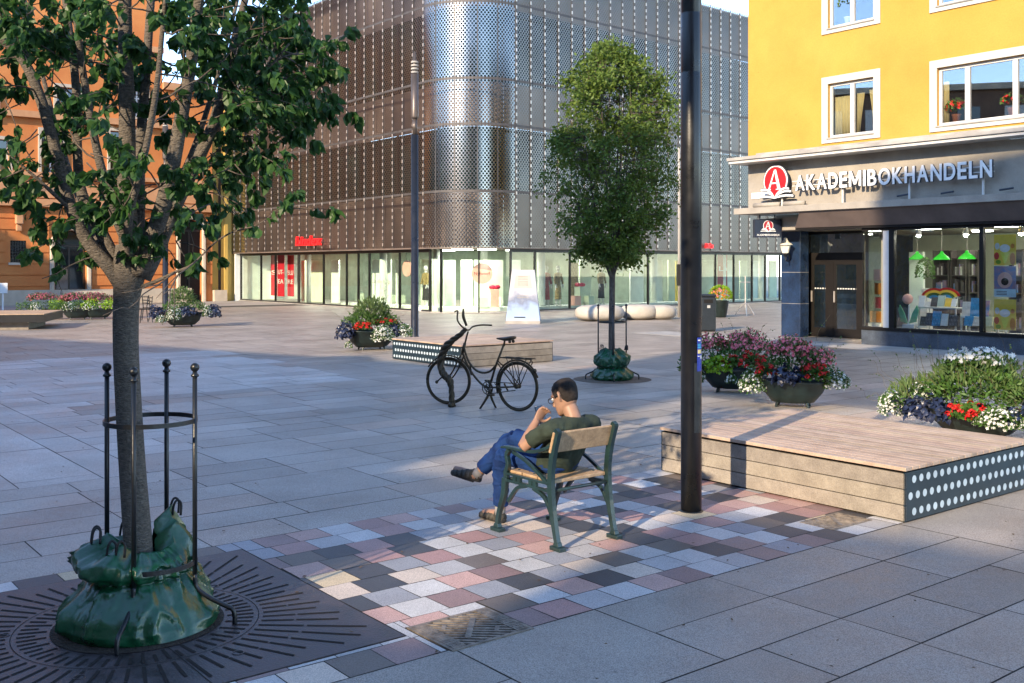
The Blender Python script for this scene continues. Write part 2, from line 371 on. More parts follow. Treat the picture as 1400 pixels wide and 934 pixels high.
#==PART2==
# ------------------------------------------------------------------ ground and paving
def structure(o): o['kind'] = 'structure'; return o
g = MB(); g.add([(-160, -120, -.006), (160, -120, -.006), (160, 200, -.006), (-160, 200, -.006)], [(0, 1, 2, 3)])
M['groundfar'] = mat('worn_stone_ground', (.33, .30, .27), .8, var=.12, vscale=.35, speck=.2, sscale=120)
structure(g.build('ground', 'groundfar'))
g = MB(); a = [PQ(-7, -9, -.002), PQ(46, -9, -.002), PQ(46, 48, -.002), PQ(-7, 48, -.002)]
g.add(a, [(0, 1, 2, 3)]); structure(g.build('paving_bed', 'joint'))
B0, B1 = 4.18, 6.72
def inrect(p0, p1, q0, q1, r): return p0 < r[1]-.01 and p1 > r[0]+.01 and q0 < r[3]-.01 and q1 > r[2]+.01
HOLES = [(2.88, 3.42, 4.14, 4.58), (.78, 2.83, 4.47, 6.53)]
def slab(mb, p0, p1, q0, q1, col, z=.002, gap=.0048):
    x, y, _ = PQ((p0+p1)/2, (q0+q1)/2)
    if y < 2.2 or y > 62 or abs(x) > y*.62+2.5: return
    tx, ty = RND.uniform(-.0008, .0008), RND.uniform(-.0008, .0008)
    mb.add([PQ(p0+gap, q0+gap, z-tx-ty), PQ(p1-gap, q0+gap, z+tx-ty), PQ(p1-gap, q1-gap, z+tx+ty), PQ(p0+gap, q1-gap, z-tx+ty)], [(0, 1, 2, 3)], 0, col)
def slabcol(p, q):
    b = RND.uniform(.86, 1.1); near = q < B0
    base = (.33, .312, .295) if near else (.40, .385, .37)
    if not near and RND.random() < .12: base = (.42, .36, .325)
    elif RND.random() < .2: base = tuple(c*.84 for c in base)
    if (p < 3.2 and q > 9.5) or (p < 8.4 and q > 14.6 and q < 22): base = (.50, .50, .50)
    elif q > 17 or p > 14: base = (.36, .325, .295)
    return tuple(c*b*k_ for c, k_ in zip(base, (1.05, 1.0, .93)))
pv = MB(); rows = []
def fill_rows(q0, q1, pmin, pmax):
    q = q0
    while q < q1-.05:
        d = min(.93, q1-q); p = pmin-RND.random()
        while p < pmax:
            if d > .8 and RND.random() < .2:
                w = RND.choice((.95, 1.15)); e = min(p+w, pmax); slab(pv, max(p, pmin), e, q, q+d, slabcol(p, q)); p += w
            else:
                h = d/2 if d > .6 else d; w = RND.choice((.95, 1.15, 1.6, 1.9)); k = 0; pp = p
                for r in range(2 if d > .6 else 1):
                    pp = p; sp = RND.uniform(.35, .65)*w
                    for a_, b_ in ((pp, pp+sp), (pp+sp, pp+w)):
                        if w < 1.3: 
                            if a_ > pp: continue
                            b_ = pp+w
                        a2, b2 = max(a_, pmin), min(b_, pmax)
                        if b2-a2 > .05: slab(pv, a2, b2, q+r*h, q+(r+1)*h, slabcol(a_, q))
                p += w
        q += d
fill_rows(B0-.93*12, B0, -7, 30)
fill_rows(B1, 9.5, -7, 40)
fill_rows(B0, B1, 9.0, 40)
# rows that run the other way in the pale strips
def fill_cols(p0, p1, q0, q1):
    p = p0
    while p < p1-.05:
        w = min(.7, p1-p); q = q0-RND.random()
        while q < q1:
            h = RND.choice((1.0, 1.35, 1.7)); a_, b_ = max(q, q0), min(q+h, q1)
            if b_-a_ > .05: slab(pv, p, p+w, a_, b_, slabcol(p, (a_+b_)/2))
            q += h
        p += w
fill_cols(-7, 3.2, 9.5, 46); fill_rows(9.5, 46, 3.2, 44)
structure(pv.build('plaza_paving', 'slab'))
# the band of small coloured setts
cols = [((.56, .55, .54), 16), ((.44, .43, .43), 12), ((.40, .235, .215), 14), ((.52, .33, .285), 10), ((.055, .055, .062), 16), ((.15, .12, .10), 9),
        ((.62, .50, .32), 4), ((.30, .31, .34), 7), ((.27, .175, .165), 9), ((.64, .54, .45), 7)]
bag = [c for c, n in cols for _ in range(n)]
ms = MB(); prevrow = {}
for r in range(10):
    q0 = B0+r*.254; p = -3-.127*(r % 2)-.05*(r % 3); w = .254; last = None; i = 0
    while p < 9.0:
        c = RND.choice(bag)
        while c == last: c = RND.choice(bag)
        last = c
        P0, P1, Q0, Q1 = p, p+w, q0, q0+.254; segs = [(P0, P1, Q0, Q1)]
        for h in HOLES:
            new = []
            for s_ in segs:
                a0, a1, b0, b1 = s_
                if not inrect(a0, a1, b0, b1, h): new.append(s_); continue
                if a0 < h[0]: new.append((a0, h[0], b0, b1))
                if a1 > h[1]: new.append((h[1], a1, b0, b1))
                m0, m1 = max(a0, h[0]), min(a1, h[1])
                if b0 < h[2]: new.append((m0, m1, b0, h[2]))
                if b1 > h[3]: new.append((m0, m1, h[3], b1))
            segs = new
        k = RND.uniform(.9, 1.08)
        for s_ in segs:
            if s_[1]-s_[0] > .015 and s_[3]-s_[2] > .015: slab(ms, *s_, tuple(x*k for x in c), .003, .003)
        p += w
structure(ms.build('mosaic_paving', 'mosaic'))

# tree grate: cast plate with radial slots
GC = PQ(1.805, 5.5)
def grate():
    root = thing('tree_grate', 'square cast iron grate with radial slots round the near tree', 'tree grate', (GC[0], GC[1], 0))
    mb = MB()
    q = [PQ(.79, 4.48, .006), PQ(2.82, 4.48, .006), PQ(2.82, 6.52, .006), PQ(.79, 6.52, .006)]
    b = [(x, y, -.001) for x, y, _ in q]
    mb.hexa(b+q); mb.build('plate', 'iron', root)
    sl = MB(); n = 60
    for k in range(n):
        a = 2*PI*k/n+.03; ca, sa = math.cos(a), math.sin(a)
        lim = .95/max(abs(ca), abs(sa))
        # slots follow the grid directions
        spans = [(.45, .59), (.64, min(1.30, lim-.03 if k % 2 else lim-.10))]
        if k % 2: spans[0] = (.50, .59)
        for r0, r1 in spans:
            if r1-r0 < .05: continue
            m_ = (r1-r0)
            for a0, a1 in ([(r0, r1)] if m_ < .3 else [(r0, r0+m_*.42), (r0+m_*.45, r1)]):
                w = .0085
                pts = []
                for rr, ww in ((a0, -w), (a1, -w), (a1, w), (a0, w)):
                    p_, q_ = 1.805+rr*ca-ww*sa, 5.5+rr*sa+ww*ca; pts.append(PQ(p_, q_, .0085))
                sl.add(pts, [(0, 1, 2, 3)])
    # the thin ring joint and the two halves' joint
    for r in (.615,):
        seg = 90
        for k in range(seg):
            a0, a1 = 2*PI*k/seg, 2*PI*(k+1)/seg
            sl.add([PQ(1.805+rr*math.cos(a_), 5.5+rr*math.sin(a_), .0082) for rr, a_ in ((r, a0), (r+.004, a0), (r+.004, a1), (r, a1))], [(0, 1, 2, 3)])
    sl.add([PQ(1.803, 4.5, .008), PQ(1.807, 4.5, .008), PQ(1.807, 6.5, .008), PQ(1.803, 6.5, .008)], [(0, 1, 2, 3)])
    sl.build('slots', 'slot', root)
    em = MB()
    for (p, q, r) in ((1.95, 6.28, .055), (2.36, 5.86, .03), (1.2, 5.75, .03), (2.05, 4.78, .03), (1.35, 4.95, .03)):
        c = PQ(p, q); em.lathe((c[0], c[1], .006), [(r, 0), (r, .0035), (r*.82, .0035), (r*.80, .001)], 24, caps=False)
    em.build('embossed_mark', 'iron', root)
    h = MB(); h.lathe((GC[0], GC[1], .0095), [(.001, 0), (.435, 0)], 48, caps=False); h.build('soil_opening', 'soil', root)
grate()
def floor_drain(name, label, p0, p1, q0, q1, cover=True):
    c = PQ((p0+p1)/2, (q0+q1)/2); root = thing(name, label, 'drain cover', (c[0], c[1], 0))
    mb = MB(); 
    fr = .02
    for a0, a1, b0, b1 in ((p0, p1, q0, q0+fr), (p0, p1, q1-fr, q1), (p0, p0+fr, q0+fr, q1-fr), (p1-fr, p1, q0+fr, q1-fr)):
        mb.hexa([PQ(a0, b0, -.001), PQ(a1, b0, -.001), PQ(a1, b1, -.001), PQ(a0, b1, -.001), PQ(a0, b0, .008), PQ(a1, b0, .008), PQ(a1, b1, .008), PQ(a0, b1, .008)])
    mb.build('frame', 'drainiron', root)
    bp = MB(); bp.add([PQ(p0+fr, q0+fr, .0015), PQ(p1-fr, q0+fr, .0015), PQ(p1-fr, q1-fr, .0015), PQ(p0+fr, q1-fr, .0015)], [(0, 1, 2, 3)]); bp.build('pit', 'slot', root)
    bars = MB(); cx, cy = (p0+p1)/2, (q0+q1)/2; hw, hh = (p1-p0)/2-fr, (q1-q0)/2-fr
    # diagonal bars clipped to the frame
    dx, dy = math.cos(-.72), math.sin(-.72); nx, ny = -dy, dx
    k = -14
    while k <= 14:
        o = k*.036; bx, by = cx+nx*o, cy+ny*o
        ts = []
        t0, t1 = -9, 9
        for (pos, dr, lim, cc) in ((bx, dx, hw, cx), (by, dy, hh, cy)):
            a_, b_ = (cc-lim-pos)/dr, (cc+lim-pos)/dr
            t0, t1 = max(t0, min(a_, b_)), min(t1, max(a_, b_))
        if t1-t0 > .03:
            w = .0085
            pts = [(bx+dx*t+nx*s*w, by+dy*t+ny*s*w) for t, s in ((t0, -1), (t1, -1), (t1, 1), (t0, 1))]
            bars.hexa([PQ(*p_, .0) for p_ in pts]+[PQ(*p_, .0075) for p_ in pts])
        k += 1
    w = .016
    for (ax, ay, L_) in ((ny*0+dy, -dx, .15),):
        pts = [(cx-nx*L_-dx*w, cy-ny*L_-dy*w), (cx+nx*L_-dx*w, cy+ny*L_-dy*w), (cx+nx*L_+dx*w, cy+ny*L_+dy*w), (cx-nx*L_+dx*w, cy-ny*L_+dy*w)]
        pts = pts[::-1]
        bars.hexa([PQ(*p_, .001) for p_ in pts]+[PQ(*p_, .0095) for p_ in pts])
    for t in (-.14, .14):
        pts = [(cx+dx*(t+a_)+nx*b_, cy+dy*(t+a_)+ny*b_) for a_, b_ in ((-w*.7, -.03), (w*.7, -.03), (w*.7, .03), (-w*.7, .03))]
        bars.hexa([PQ(*p_, .001) for p_ in pts]+[PQ(*p_, .0092) for p_ in pts])
    bars.build('grating_bars', 'drainiron', root)
    if cover:
        tr = MB()
        for side in (p0+fr, p1-fr-.075):
            for i in range(3):
                for j in range(12):
                    a_, b_ = side+.012+i*.024, q0+fr+.02+j*(q1-q0-2*fr-.03)/12
                    tr.hexa([PQ(a_, b_, .006), PQ(a_+.014, b_, .006), PQ(a_+.014, b_+.012, .006), PQ(a_, b_+.012, .006), PQ(a_, b_, .0125), PQ(a_+.014, b_, .0125), PQ(a_+.014, b_+.012, .0125), PQ(a_, b_+.012, .0125)])
            tr.hexa([PQ(side, q0+fr, .002), PQ(side+.075, q0+fr, .002), PQ(side+.075, q1-fr, .002), PQ(side, q1-fr, .002), PQ(side, q0+fr, .0105), PQ(side+.075, q0+fr, .0105), PQ(side+.075, q1-fr, .0105), PQ(side, q1-fr, .0105)])
        tr.build('tread_strip', 'drainiron', root)
floor_drain('drain_grate', 'square iron drain grate with slanted slots in the mosaic edge, in front of the chair', 2.89, 3.41, 4.15, 4.57)
floor_drain('drain_cover', 'small dark drain cover at the foot of the big wooden platform', 6.38, 6.86, 4.36, 4.66, False)

def litter():
    R = random.Random(77); mb = MB()
    for _ in range(420):
        Y = R.uniform(4.2, 22); x = R.uniform(-.52, .52)*Y; r = R.uniform(.006, .017)*(1.4 if R.random() < .2 else 1); a = R.uniform(0, 6.28); z = .0075
        v = [(x+r*math.cos(a+t)*(1 if t in (0, 3.14) else .5), Y+r*math.sin(a+t)*(1 if t in (0, 3.14) else .5), z+R.uniform(.001, .006)) for t in (0, 1.57, 3.14, 4.71)]
        mb.add(v, [(0, 1, 2, 3)])
    M['dryleaf'] = mat('dry_leaf', (.16, .09, .035), .8, col2=(.05, .035, .02), vscale=2); o = mb.build('leaf_litter', 'dryleaf'); tag(o, 'scattered specks of dry leaves and grit on the paving', 'leaf litter', kind='stuff')
litter()
# ------------------------------------------------------------------ tree guards, watering bags
def guard(loc, hz, rot, label, R_=.235):
    root = thing('tree_guard', label, 'tree guard', loc)
    for k in range(4):
        a = rot+k*PI/2; ca, sa = math.cos(a), math.sin(a)
        mb = MB(); x, y = R_*ca, R_*sa
        P0 = (loc[0]+x, loc[1]+y, loc[2]+.26)
        mb.tube([P0, (P0[0], P0[1], loc[2]+hz-.05)], .0125, 10)
        mb.lathe((P0[0], P0[1], loc[2]+hz-.06), [(.0125, 0), (.021, .004), (.021, .012), (.014, .018), (.012, .03)], 12)
        mb.ball((P0[0], P0[1], loc[2]+hz-.008), .024, 0, 14, 10)
        mb.build('post', 'black_iron', root, smooth=True)
        f = MB()
        pts = [(loc[0]+(R_+d)*ca, loc[1]+(R_+d)*sa, loc[2]+z) for d, z in ((0, .27), (.01, .20), (.07, .150), (.16, .105), (.20, .085), (.212, .05), (.212, .0))]
        f.tube(pts, .0125, 10, smooth=4); f.build('foot', 'black_iron', root, smooth=True)
    for z in (hz-.29, .335):
        h = MB(); seg = 48; prof = [(R_-.004, -.012), (R_+.004, -.012), (R_+.004, .012), (R_-.004, .012), (R_-.004, -.012)]
        h.lathe((loc[0], loc[1], loc[2]+z), prof, seg, caps=False); h.build('hoop', 'black_iron', root)
    return root
def watering_bag(loc, label, seed, rb, peaks, waist=.30, rw=.25, top=.5, fa=None):
    root = thing('watering_bag', label, 'watering bag', loc)
    mb = MB(); na, nz = 144, 60; vs = []
    def peak(a): return max([h*math.exp(-(((a-a0+PI) % (2*PI)-PI)/w)**2) for a0, h, w in peaks]+[0])
    for i in range(nz+1):
        t = i/nz
        for k in range(na):
            a = 2*PI*k/na; H = top+peak(a); z = t*H
            if z < waist: 
                s = z/waist; r = rb*(1-.12*s*s)-(rb-rw)*max(0, (s-.35)/.65)**1.35
                r *= (.93+.07*min(1, s*6)) if s < .2 else 1
            else:
                s = (z-waist)/max(.05, H-waist); bul = math.sin(min(1, s*1.05)*PI)**.8 if s < .95 else 0
                r = rw*(1-.15*s)+.055*bul*(1+peak(a)*1.5)-.10*max(0, s-.6)/.4*(1-min(1, peak(a)*5)*.6)
            n0 = Vector((math.cos(a)*2.2+seed, math.sin(a)*2.2, z*4.2))
            f = noise.noise(n0); n1 = noise.noise(Vector((math.cos(a)*4.6, math.sin(a)*4.6+seed, z*6+f*2)))
            rid = 1-abs(noise.noise(Vector((math.cos(a)*3.2+f, math.sin(a)*3.2-seed, z*3.4)))) * 2.4
            fine = abs(noise.noise(Vector((math.cos(a)*9, math.sin(a)*9, z*16+seed))))
            env = min(1, z/.05)
            r += env*(.046*f+.024*n1+.036*max(0, rid)**3-.010*fine)*(1 if abs(z-waist) > .03 else .35)
            cone = rb*(1-.03*min(1, z/.08))-(rb-.165)*(z/H)**.9+env*(.046*f+.038*max(0, rid)**3-.008*fine)+.006*math.sin(a*9+f*6)*min(1, z/.15)
            wf = .30+.70*max(0.0, math.cos(a-fa))**.7 if fa is not None else 1.0
            r = r*wf+cone*(1-wf)
            # vertical gathers at the strap
            r += .008*math.sin(a*17+seed)*math.exp(-((z-waist)/.05)**2)
            vs.append((loc[0]+r*math.cos(a), loc[1]+r*math.sin(a), loc[2]+z+.008+(.02*f*s if z > waist else 0)))
    fs = [(i*na+k, i*na+(k+1) % na, (i+1)*na+(k+1) % na, (i+1)*na+k) for i in range(nz) for k in range(na)]
    # tuck the top inwards
    b = nz*na
    for k in range(na):
        x, y, z = vs[b+k]; vs.append((loc[0]+(x-loc[0])*.45, loc[1]+(y-loc[1])*.45, z-.07))
    b2 = (nz+1)*na
    fs += [(b+k, b+(k+1) % na, b2+(k+1) % na, b2+k) for k in range(na)]
    mb.add(vs, fs); mb.build('bag', 'bag', root, smooth=True)
    lp = MB()
    for a0, h, w in peaks:
        for da in (-.12, .1):
            a = a0+da; H = top+h*math.exp(-(da/w)**2); lr = .165 if (fa is not None and math.cos(a-fa) < 0) else rw-.03; x, y = loc[0]+lr*math.cos(a), loc[1]+lr*math.sin(a)
            lp.tube([(x, y, loc[2]+H-.03), (x+.01, y, loc[2]+H+.03), (x+.025, y+.01, loc[2]+H+.05), (x+.045, y+.01, loc[2]+H+.03), (x+.045, y, loc[2]+H-.03)], .0035, 6, smooth=4, flat=2)
    lp.build('handle_loop', 'strap', root, smooth=True)
    return root
guard((-1.918, GC[1], 0), 1.375, math.radians(-91), 'black iron post guard with ball tops round the near tree trunk')
watering_bag((GC[0], GC[1]+.02, .004), 'glossy crumpled green watering bag slumped at the foot of the near tree', 3.1, .405,
             [(math.radians(38), .20, .38), (math.radians(205), .09, .35), (math.radians(255), .05, .3), (math.radians(130), .05, .6)], waist=.27, rw=.275, top=.40, fa=math.radians(215))
T2 = gp(837, 519)
guard((T2[0], T2[1], 0), 1.26, math.radians(-92), 'black iron post guard round the farther, full-crowned tree', R_=.235)
watering_bag((T2[0], T2[1], .004), 'green watering bag strapped round the farther, full-crowned tree', 8.4, .34,
             [(math.radians(200), .04, .4), (math.radians(-20), .03, .4)], waist=.21, rw=.25, top=.50)
rg = MB(); rg.lathe((T2[0], T2[1], .004), [(.001, 0), (.66, 0)], 48, caps=False)
M['grit'] = mat('brown_grit', (.15, .115, .085), .95, var=.3, vscale=20, speck=.4, sscale=140)
o = rg.build('tree_pit', 'grit'); tag(o, 'round pit of brown grit under the farther tree', 'tree pit')

# ------------------------------------------------------------------ trees
class Leaves:
    def __init__(s): s.v = []; s.f = []
    def add(s, pos, dirn, up, size, w=.34, fold=.25, curl=.2):
        d = dirn.normalized(); a = d.cross(up)
        if a.length < .05: a = d.cross(Vector((1, .3, .2)))
        a.normalize(); n = a.cross(d); b = len(s.v); L = size
        def P(x, y, zz): return tuple(pos+d*(y*L)+a*(x*L)+n*(zz*L))
        s.v += [P(0, 0, 0), P(-w, .32, fold*w), P(-w*.78, .68, fold*w-curl*.3), P(0, 1, -curl), P(w*.78, .68, fold*w-curl*.3), P(w, .32, fold*w), P(0, .5, -curl*.15)]
        s.f += [(b, b+1, b+6), (b+1, b+2, b+6), (b+2, b+3, b+6), (b+3, b+4, b+6), (b+4, b+5, b+6), (b+5, b, b+6)] if True else []
    def simple(s, pos, dirn, up, size, w=.4):
        d = dirn.normalized(); a = d.cross(up)
        if a.length < .05: a = d.cross(Vector((1, .3, .2)))
        a.normalize(); n = a.cross(d); b = len(s.v); L = size
        s.v += [tuple(pos), tuple(pos+d*(L*.5)-a*(w*L)+n*(.12*L)), tuple(pos+d*L), tuple(pos+d*(L*.5)+a*(w*L)+n*(.12*L))]
        s.f += [(b, b+1, b+2), (b, b+2, b+3)]
    def build(s, name, m, parent):
        mb = MB(); mb.add(s.v, s.f); return mb.build(name, m, parent)
def rdir(R, z0=-1, z1=1):
    z = R.uniform(z0, z1); a = R.uniform(0, 2*PI); r = math.sqrt(max(0, 1-z*z)); return Vector((r*math.cos(a), r*math.sin(a), z))

def near_tree():
    R = random.Random(5); bx, by = GC[0], GC[1]
    root = thing('street_tree', 'near leafy tree with a ridged grey trunk and broad dark leaves, inside the near guard', 'tree', (bx, by, 0))
    Y0 = by
    def L(pts): return [Vector(at(u, v, Y0+dy)) for u, v, dy in pts]
    tr = MB()
    t = L([(192, 870, 0), (191, 800, 0), (188, 735, 0), (181, 640, 0), (175, 540, 0), (172, 470, 0), (173, 410, 0), (179, 360, 0), (180, 335, 0)])
    tr.tube(t, [.080, .076, .073, .068, .066, .065, .067, .088, .080], 20, smooth=5)
    limbs = [
        ([(172, 400, 0), (150, 366, -.02), (120, 330, -.05), (96, 280, -.1), (76, 205, -.14), (52, 125, -.2), (28, 78, -.22), (-10, 45, -.28), (-60, 10, -.32)], (.042, .033, .026, .018)),
        ([(174, 385, .02), (152, 345, .03), (132, 305, .06), (112, 265, .1), (106, 215, .13), (104, 120, .2), (92, 20, .22), (80, -80, .3), (60, -220, .3)], (.038, .030, .022, .012)),
        ([(180, 372, .02), (176, 320, .03), (173, 260, .06), (174, 180, .05), (172, 90, .02), (171, 0, 0), (174, -120, -.05), (170, -260, -.05)], (.058, .046, .036, .016)),
        ([(182, 350, -.02), (162, 305, -.1), (150, 270, -.16), (136, 220, -.2), (122, 150, -.26), (108, 60, -.3), (96, -60, -.4), (80, -170, -.4)], (.030, .024, .018, .010)),
        ([(190, 350, .02), (190, 300, .1), (192, 200, .2), (199, 110, .3), (205, 20, .34), (214, -100, .4), (214, -240, .4)], (.034, .028, .022, .012)),
        ([(190, 372, -.03), (205, 335, -.08), (222, 285, -.14), (236, 225, -.2), (248, 160, -.22), (262, 80, -.22), (272, 0, -.25), (300, -120, -.3), (310, -230, -.3)], (.050, .040, .028, .014)),
        ([(195, 380, .02), (215, 340, .06), (235, 290, .12), (262, 235, .18), (292, 170, .24), (308, 110, .28), (322, 50, .3), (345, -40, .36), (370, -150, .4)], (.046, .038, .026, .012)),
        ([(300, 150, .26), (322, 110, .2), (352, 70, .15), (385, 34, .1), (412, 0, .0), (440, -40, -.05)], (.024, .018, .012, .007)),
        ([(240, 262, .12), (266, 225, .05), (300, 170, 0), (335, 120, -.05), (370, 90, -.1), (395, 60, -.14)], (.016, .012, .008, .005)),
        ([(195, 392, -.05), (215, 384, -.1), (240, 372, -.16), (262, 362, -.2), (285, 340, -.24)], (.012, .009, .006, .004)),
        ([(100, 290, -.1), (70, 262, -.18), (40, 235, -.24), (10, 210, -.3), (-20, 200, -.34)], (.012, .009, .006, .004)),
        ([(150, 366, -.02), (120, 300, .25), (90, 220, .42), (60, 110, .55), (30, -20, .7)], (.026, .02, .014, .008)),
        ([(205, 335, 0), (235, 270, .34), (270, 190, .5), (310, 60, .7), (340, -70, .8)], (.026, .02, .014, .008)),
        ([(178, 360, -.05), (176, 300, -.3), (196, 220, -.5), (214, 120, -.62), (226, 0, -.7), (240, -120, -.8)], (.024, .018, .012, .006)),
    ]
    lv = Leaves(); curves = []
    for pts, rr in limbs:
        P = L(pts); tr.tube(P, list(rr), 10, smooth=5); curves.append((catmull(P, 6), rr))
    tr.build('trunk', 'bark', root, smooth=True)
    tw = MB(); ctr = Vector((bx, by, 3.6))
    def leafcluster(p, d, n):
        for _ in range(n if p.z > 1.86 else 0):
            dd = (d*.5+rdir(R)*.7+Vector((0, 0, -.75))); s = R.uniform(.038, .080)
            lv.add(p+rdir(R)*.02, dd, rdir(R, .2, 1), s, R.uniform(.30, .38), R.uniform(.1, .5), R.uniform(.05, .35))
    def twig(p, d, length, r, depth):
        n = max(3, int(length/.07)); pts = [p.copy()]; d = d.normalized()
        for i in range(n):
            d = (d+rdir(R)*.28+Vector((0, 0, .03 if depth else -.05))).normalized(); p = p+d*(length/n); pts.append(p.copy())
            if depth > 0 and i > 0 and R.random() < .55: twig(p, d+rdir(R)*.9, length*R.uniform(.4, .6), r*.6, depth-1)
            if i >= (n//2 if depth else 1): leafcluster(p, d, 3 if depth else 5)
        leafcluster(p, d, 6)
        tw.tube(pts, [r, r*.4], 5)
    for P, rr in curves:
        for i in range(3, len(P)):
            frac = i/len(P); pos = P[i]
            if pos.z < 2.12 and R.random() < .6: continue
            side = pos-Vector((bx, by, pos.z)); out = Vector((side.x, side.y, 0))
            if out.length < .01: out = rdir(R, 0, 0)
            k = .33 if frac < .45 else .60
            if pos.x < bx-.25 and pos.z < 2.9: k *= .35
            if pos.z > 3.5: k *= .62
            if R.random() < k:
                d = out.normalized()*R.uniform(.2, 1)+rdir(R, -.3, .6)*.9
                # fewer towards the open left side low down
                twig(pos, d, R.uniform(.22, .5)*(1.1 if frac > .4 else .8), .0055, 1)
    # drooping sprays low on the right and left, as in the photo
    for (u, v, dy, n) in ((255, 330, -.1, 3), (282, 290, 0, 4), (300, 250, -.05, 4), (330, 205, 0, 4), (345, 170, .05, 4), (240, 350, -.15, 2), (60, 250, -.2, 2), (95, 300, -.1, 2), (45, 205, -.1, 3), (15, 150, -.1, 3), (372, 60, 0, 3), (350, 30, 0, 4), (330, 60, .1, 4),
                          (215, 320, -.25, 2), (130, 240, -.3, 2), (20, 60, 0, 3), (60, 30, 0, 3), (290, 40, 0, 4)):
        for _ in range(n):
            p = Vector(at(u+R.uniform(-22, 22), v+R.uniform(-18, 14), Y0+dy+R.uniform(-.2, .2))); twig(p+Vector((0, 0, .05)), rdir(R, -.8, .1)+Vector((0, 0, -.3)), R.uniform(.15, .3), .004, 0)
    tw.build('twigs', 'bark2', root, smooth=True)
    lv.build('crown', 'leaf', root)
near_tree()

def far_tree():
    R = random.Random(9); bx, by = T2[0], T2[1]
    root = thing('street_tree', 'full-crowned young tree with sunlit tips before the metal-clad store', 'tree', (bx, by, 0))
    tr = MB(); tr.tube([(bx, by, 0), (bx-.01, by, .8), (bx+.0, by, 1.5), (bx+.0, by, 1.95)], [.062, .052, .050, .055], 14, smooth=4)
    prof = [(1.85, .2), (2.2, .58), (2.7, .92), (3.3, 1.16), (3.93, 1.08), (4.54, 1.00), (5.1, .76), (5.45, .42), (5.76, .10)]
    def rad(z):
        for (a, ra), (b, rb_) in zip(prof, prof[1:]):
            if a <= z <= b: return ra+(rb_-ra)*(z-a)/(b-a)
        return 0
    lv = Leaves(); tw = MB()
    tips = []
    for k in range(22):
        a = 2*PI*k/22*2.4+R.uniform(-.3, .3); h = R.uniform(2.9, 5.6); rr = rad(h)*R.uniform(.35, .85); z0 = R.uniform(1.6, 1.95) if k > 3 else 1.9
        P = [Vector((bx, by, z0)), Vector((bx+rr*.35*math.cos(a), by+rr*.35*math.sin(a), z0+(h-z0)*.30)), Vector((bx+rr*.75*math.cos(a), by+rr*.75*math.sin(a), z0+(h-z0)*.65)), Vector((bx+rr*math.cos(a), by+rr*math.sin(a), h))]
        tr.tube(P, [.026, .018, .011, .005], 7, smooth=4); tips += catmull(P, 5)[4:]
    tr.build('trunk', 'bark2', root, smooth=True)
    n = 0; lobes = []
    for k in range(95):
        z = R.uniform(2.0, 5.4); rm = rad(z); a = 2*PI*((k*.618) % 1)+R.uniform(-.3, .3); r = rm*R.uniform(.2, 1.0)**.6*.98
        lobes.append((Vector((bx+.05+r*math.cos(a), by+r*math.sin(a), z)), R.uniform(.20, .38)*(.8 if z > 4.8 else 1)))
    lobes.append((Vector((bx-.05, by, 5.5)), .22)); lobes.append((Vector((bx+.05, by, 5.15)), .34)); lobes.append((Vector((bx+1.0, by-.1, 4.2)), .3)); lobes.append((Vector((bx+.75, by, 4.9)), .25))
    for lc, lr in lobes: tw.tube([min(tips, key=lambda t_: (t_-lc).length_squared+max(0, t_.z-lc.z)*.8), lc], [.010, .004], 5)
    while n < 1850:
        lc, lr = R.choice(lobes); v_ = rdir(R); p = lc+v_*(lr*R.uniform(.3, 1.15)*(1+.4*noise.noise(v_*2+lc)))
        if n % 2:
            z = R.uniform(1.95, 5.6); a = R.uniform(0, 2*PI); p = Vector((bx+.05, by, z))+Vector((math.cos(a), math.sin(a), 0))*(rad(z)*math.sqrt(R.uniform(.1, 1))*(1+.35*noise.noise(Vector((math.cos(a)*2, math.sin(a)*2, z*2)))))
            if noise.noise(p*2.2) < -.12: n += 1; continue
        a = math.atan2(p.y-by, p.x-bx); n += 1
        base = min(tips, key=lambda t_: (t_-p).length_squared+max(0, t_.z-p.z)*.6)
        d = (p-base)
        if d.length > .05: tw.tube([base, base.lerp(p, .5)+Vector((0, 0, .02)), p], [.005, .002], 4)
        out = Vector((math.cos(a)*.7, math.sin(a)*.7, .6))
        m_ = R.randint(14, 22)
        for _ in range(m_):
            q = p+rdir(R)*R.uniform(.02, .17); lv.simple(q, out*.4+rdir(R), rdir(R, 0, 1), R.uniform(.045, .085), .32)
    tw.build('twigs', 'bark2', root)
    lv.build('crown', 'leaf2', root)
far_tree()
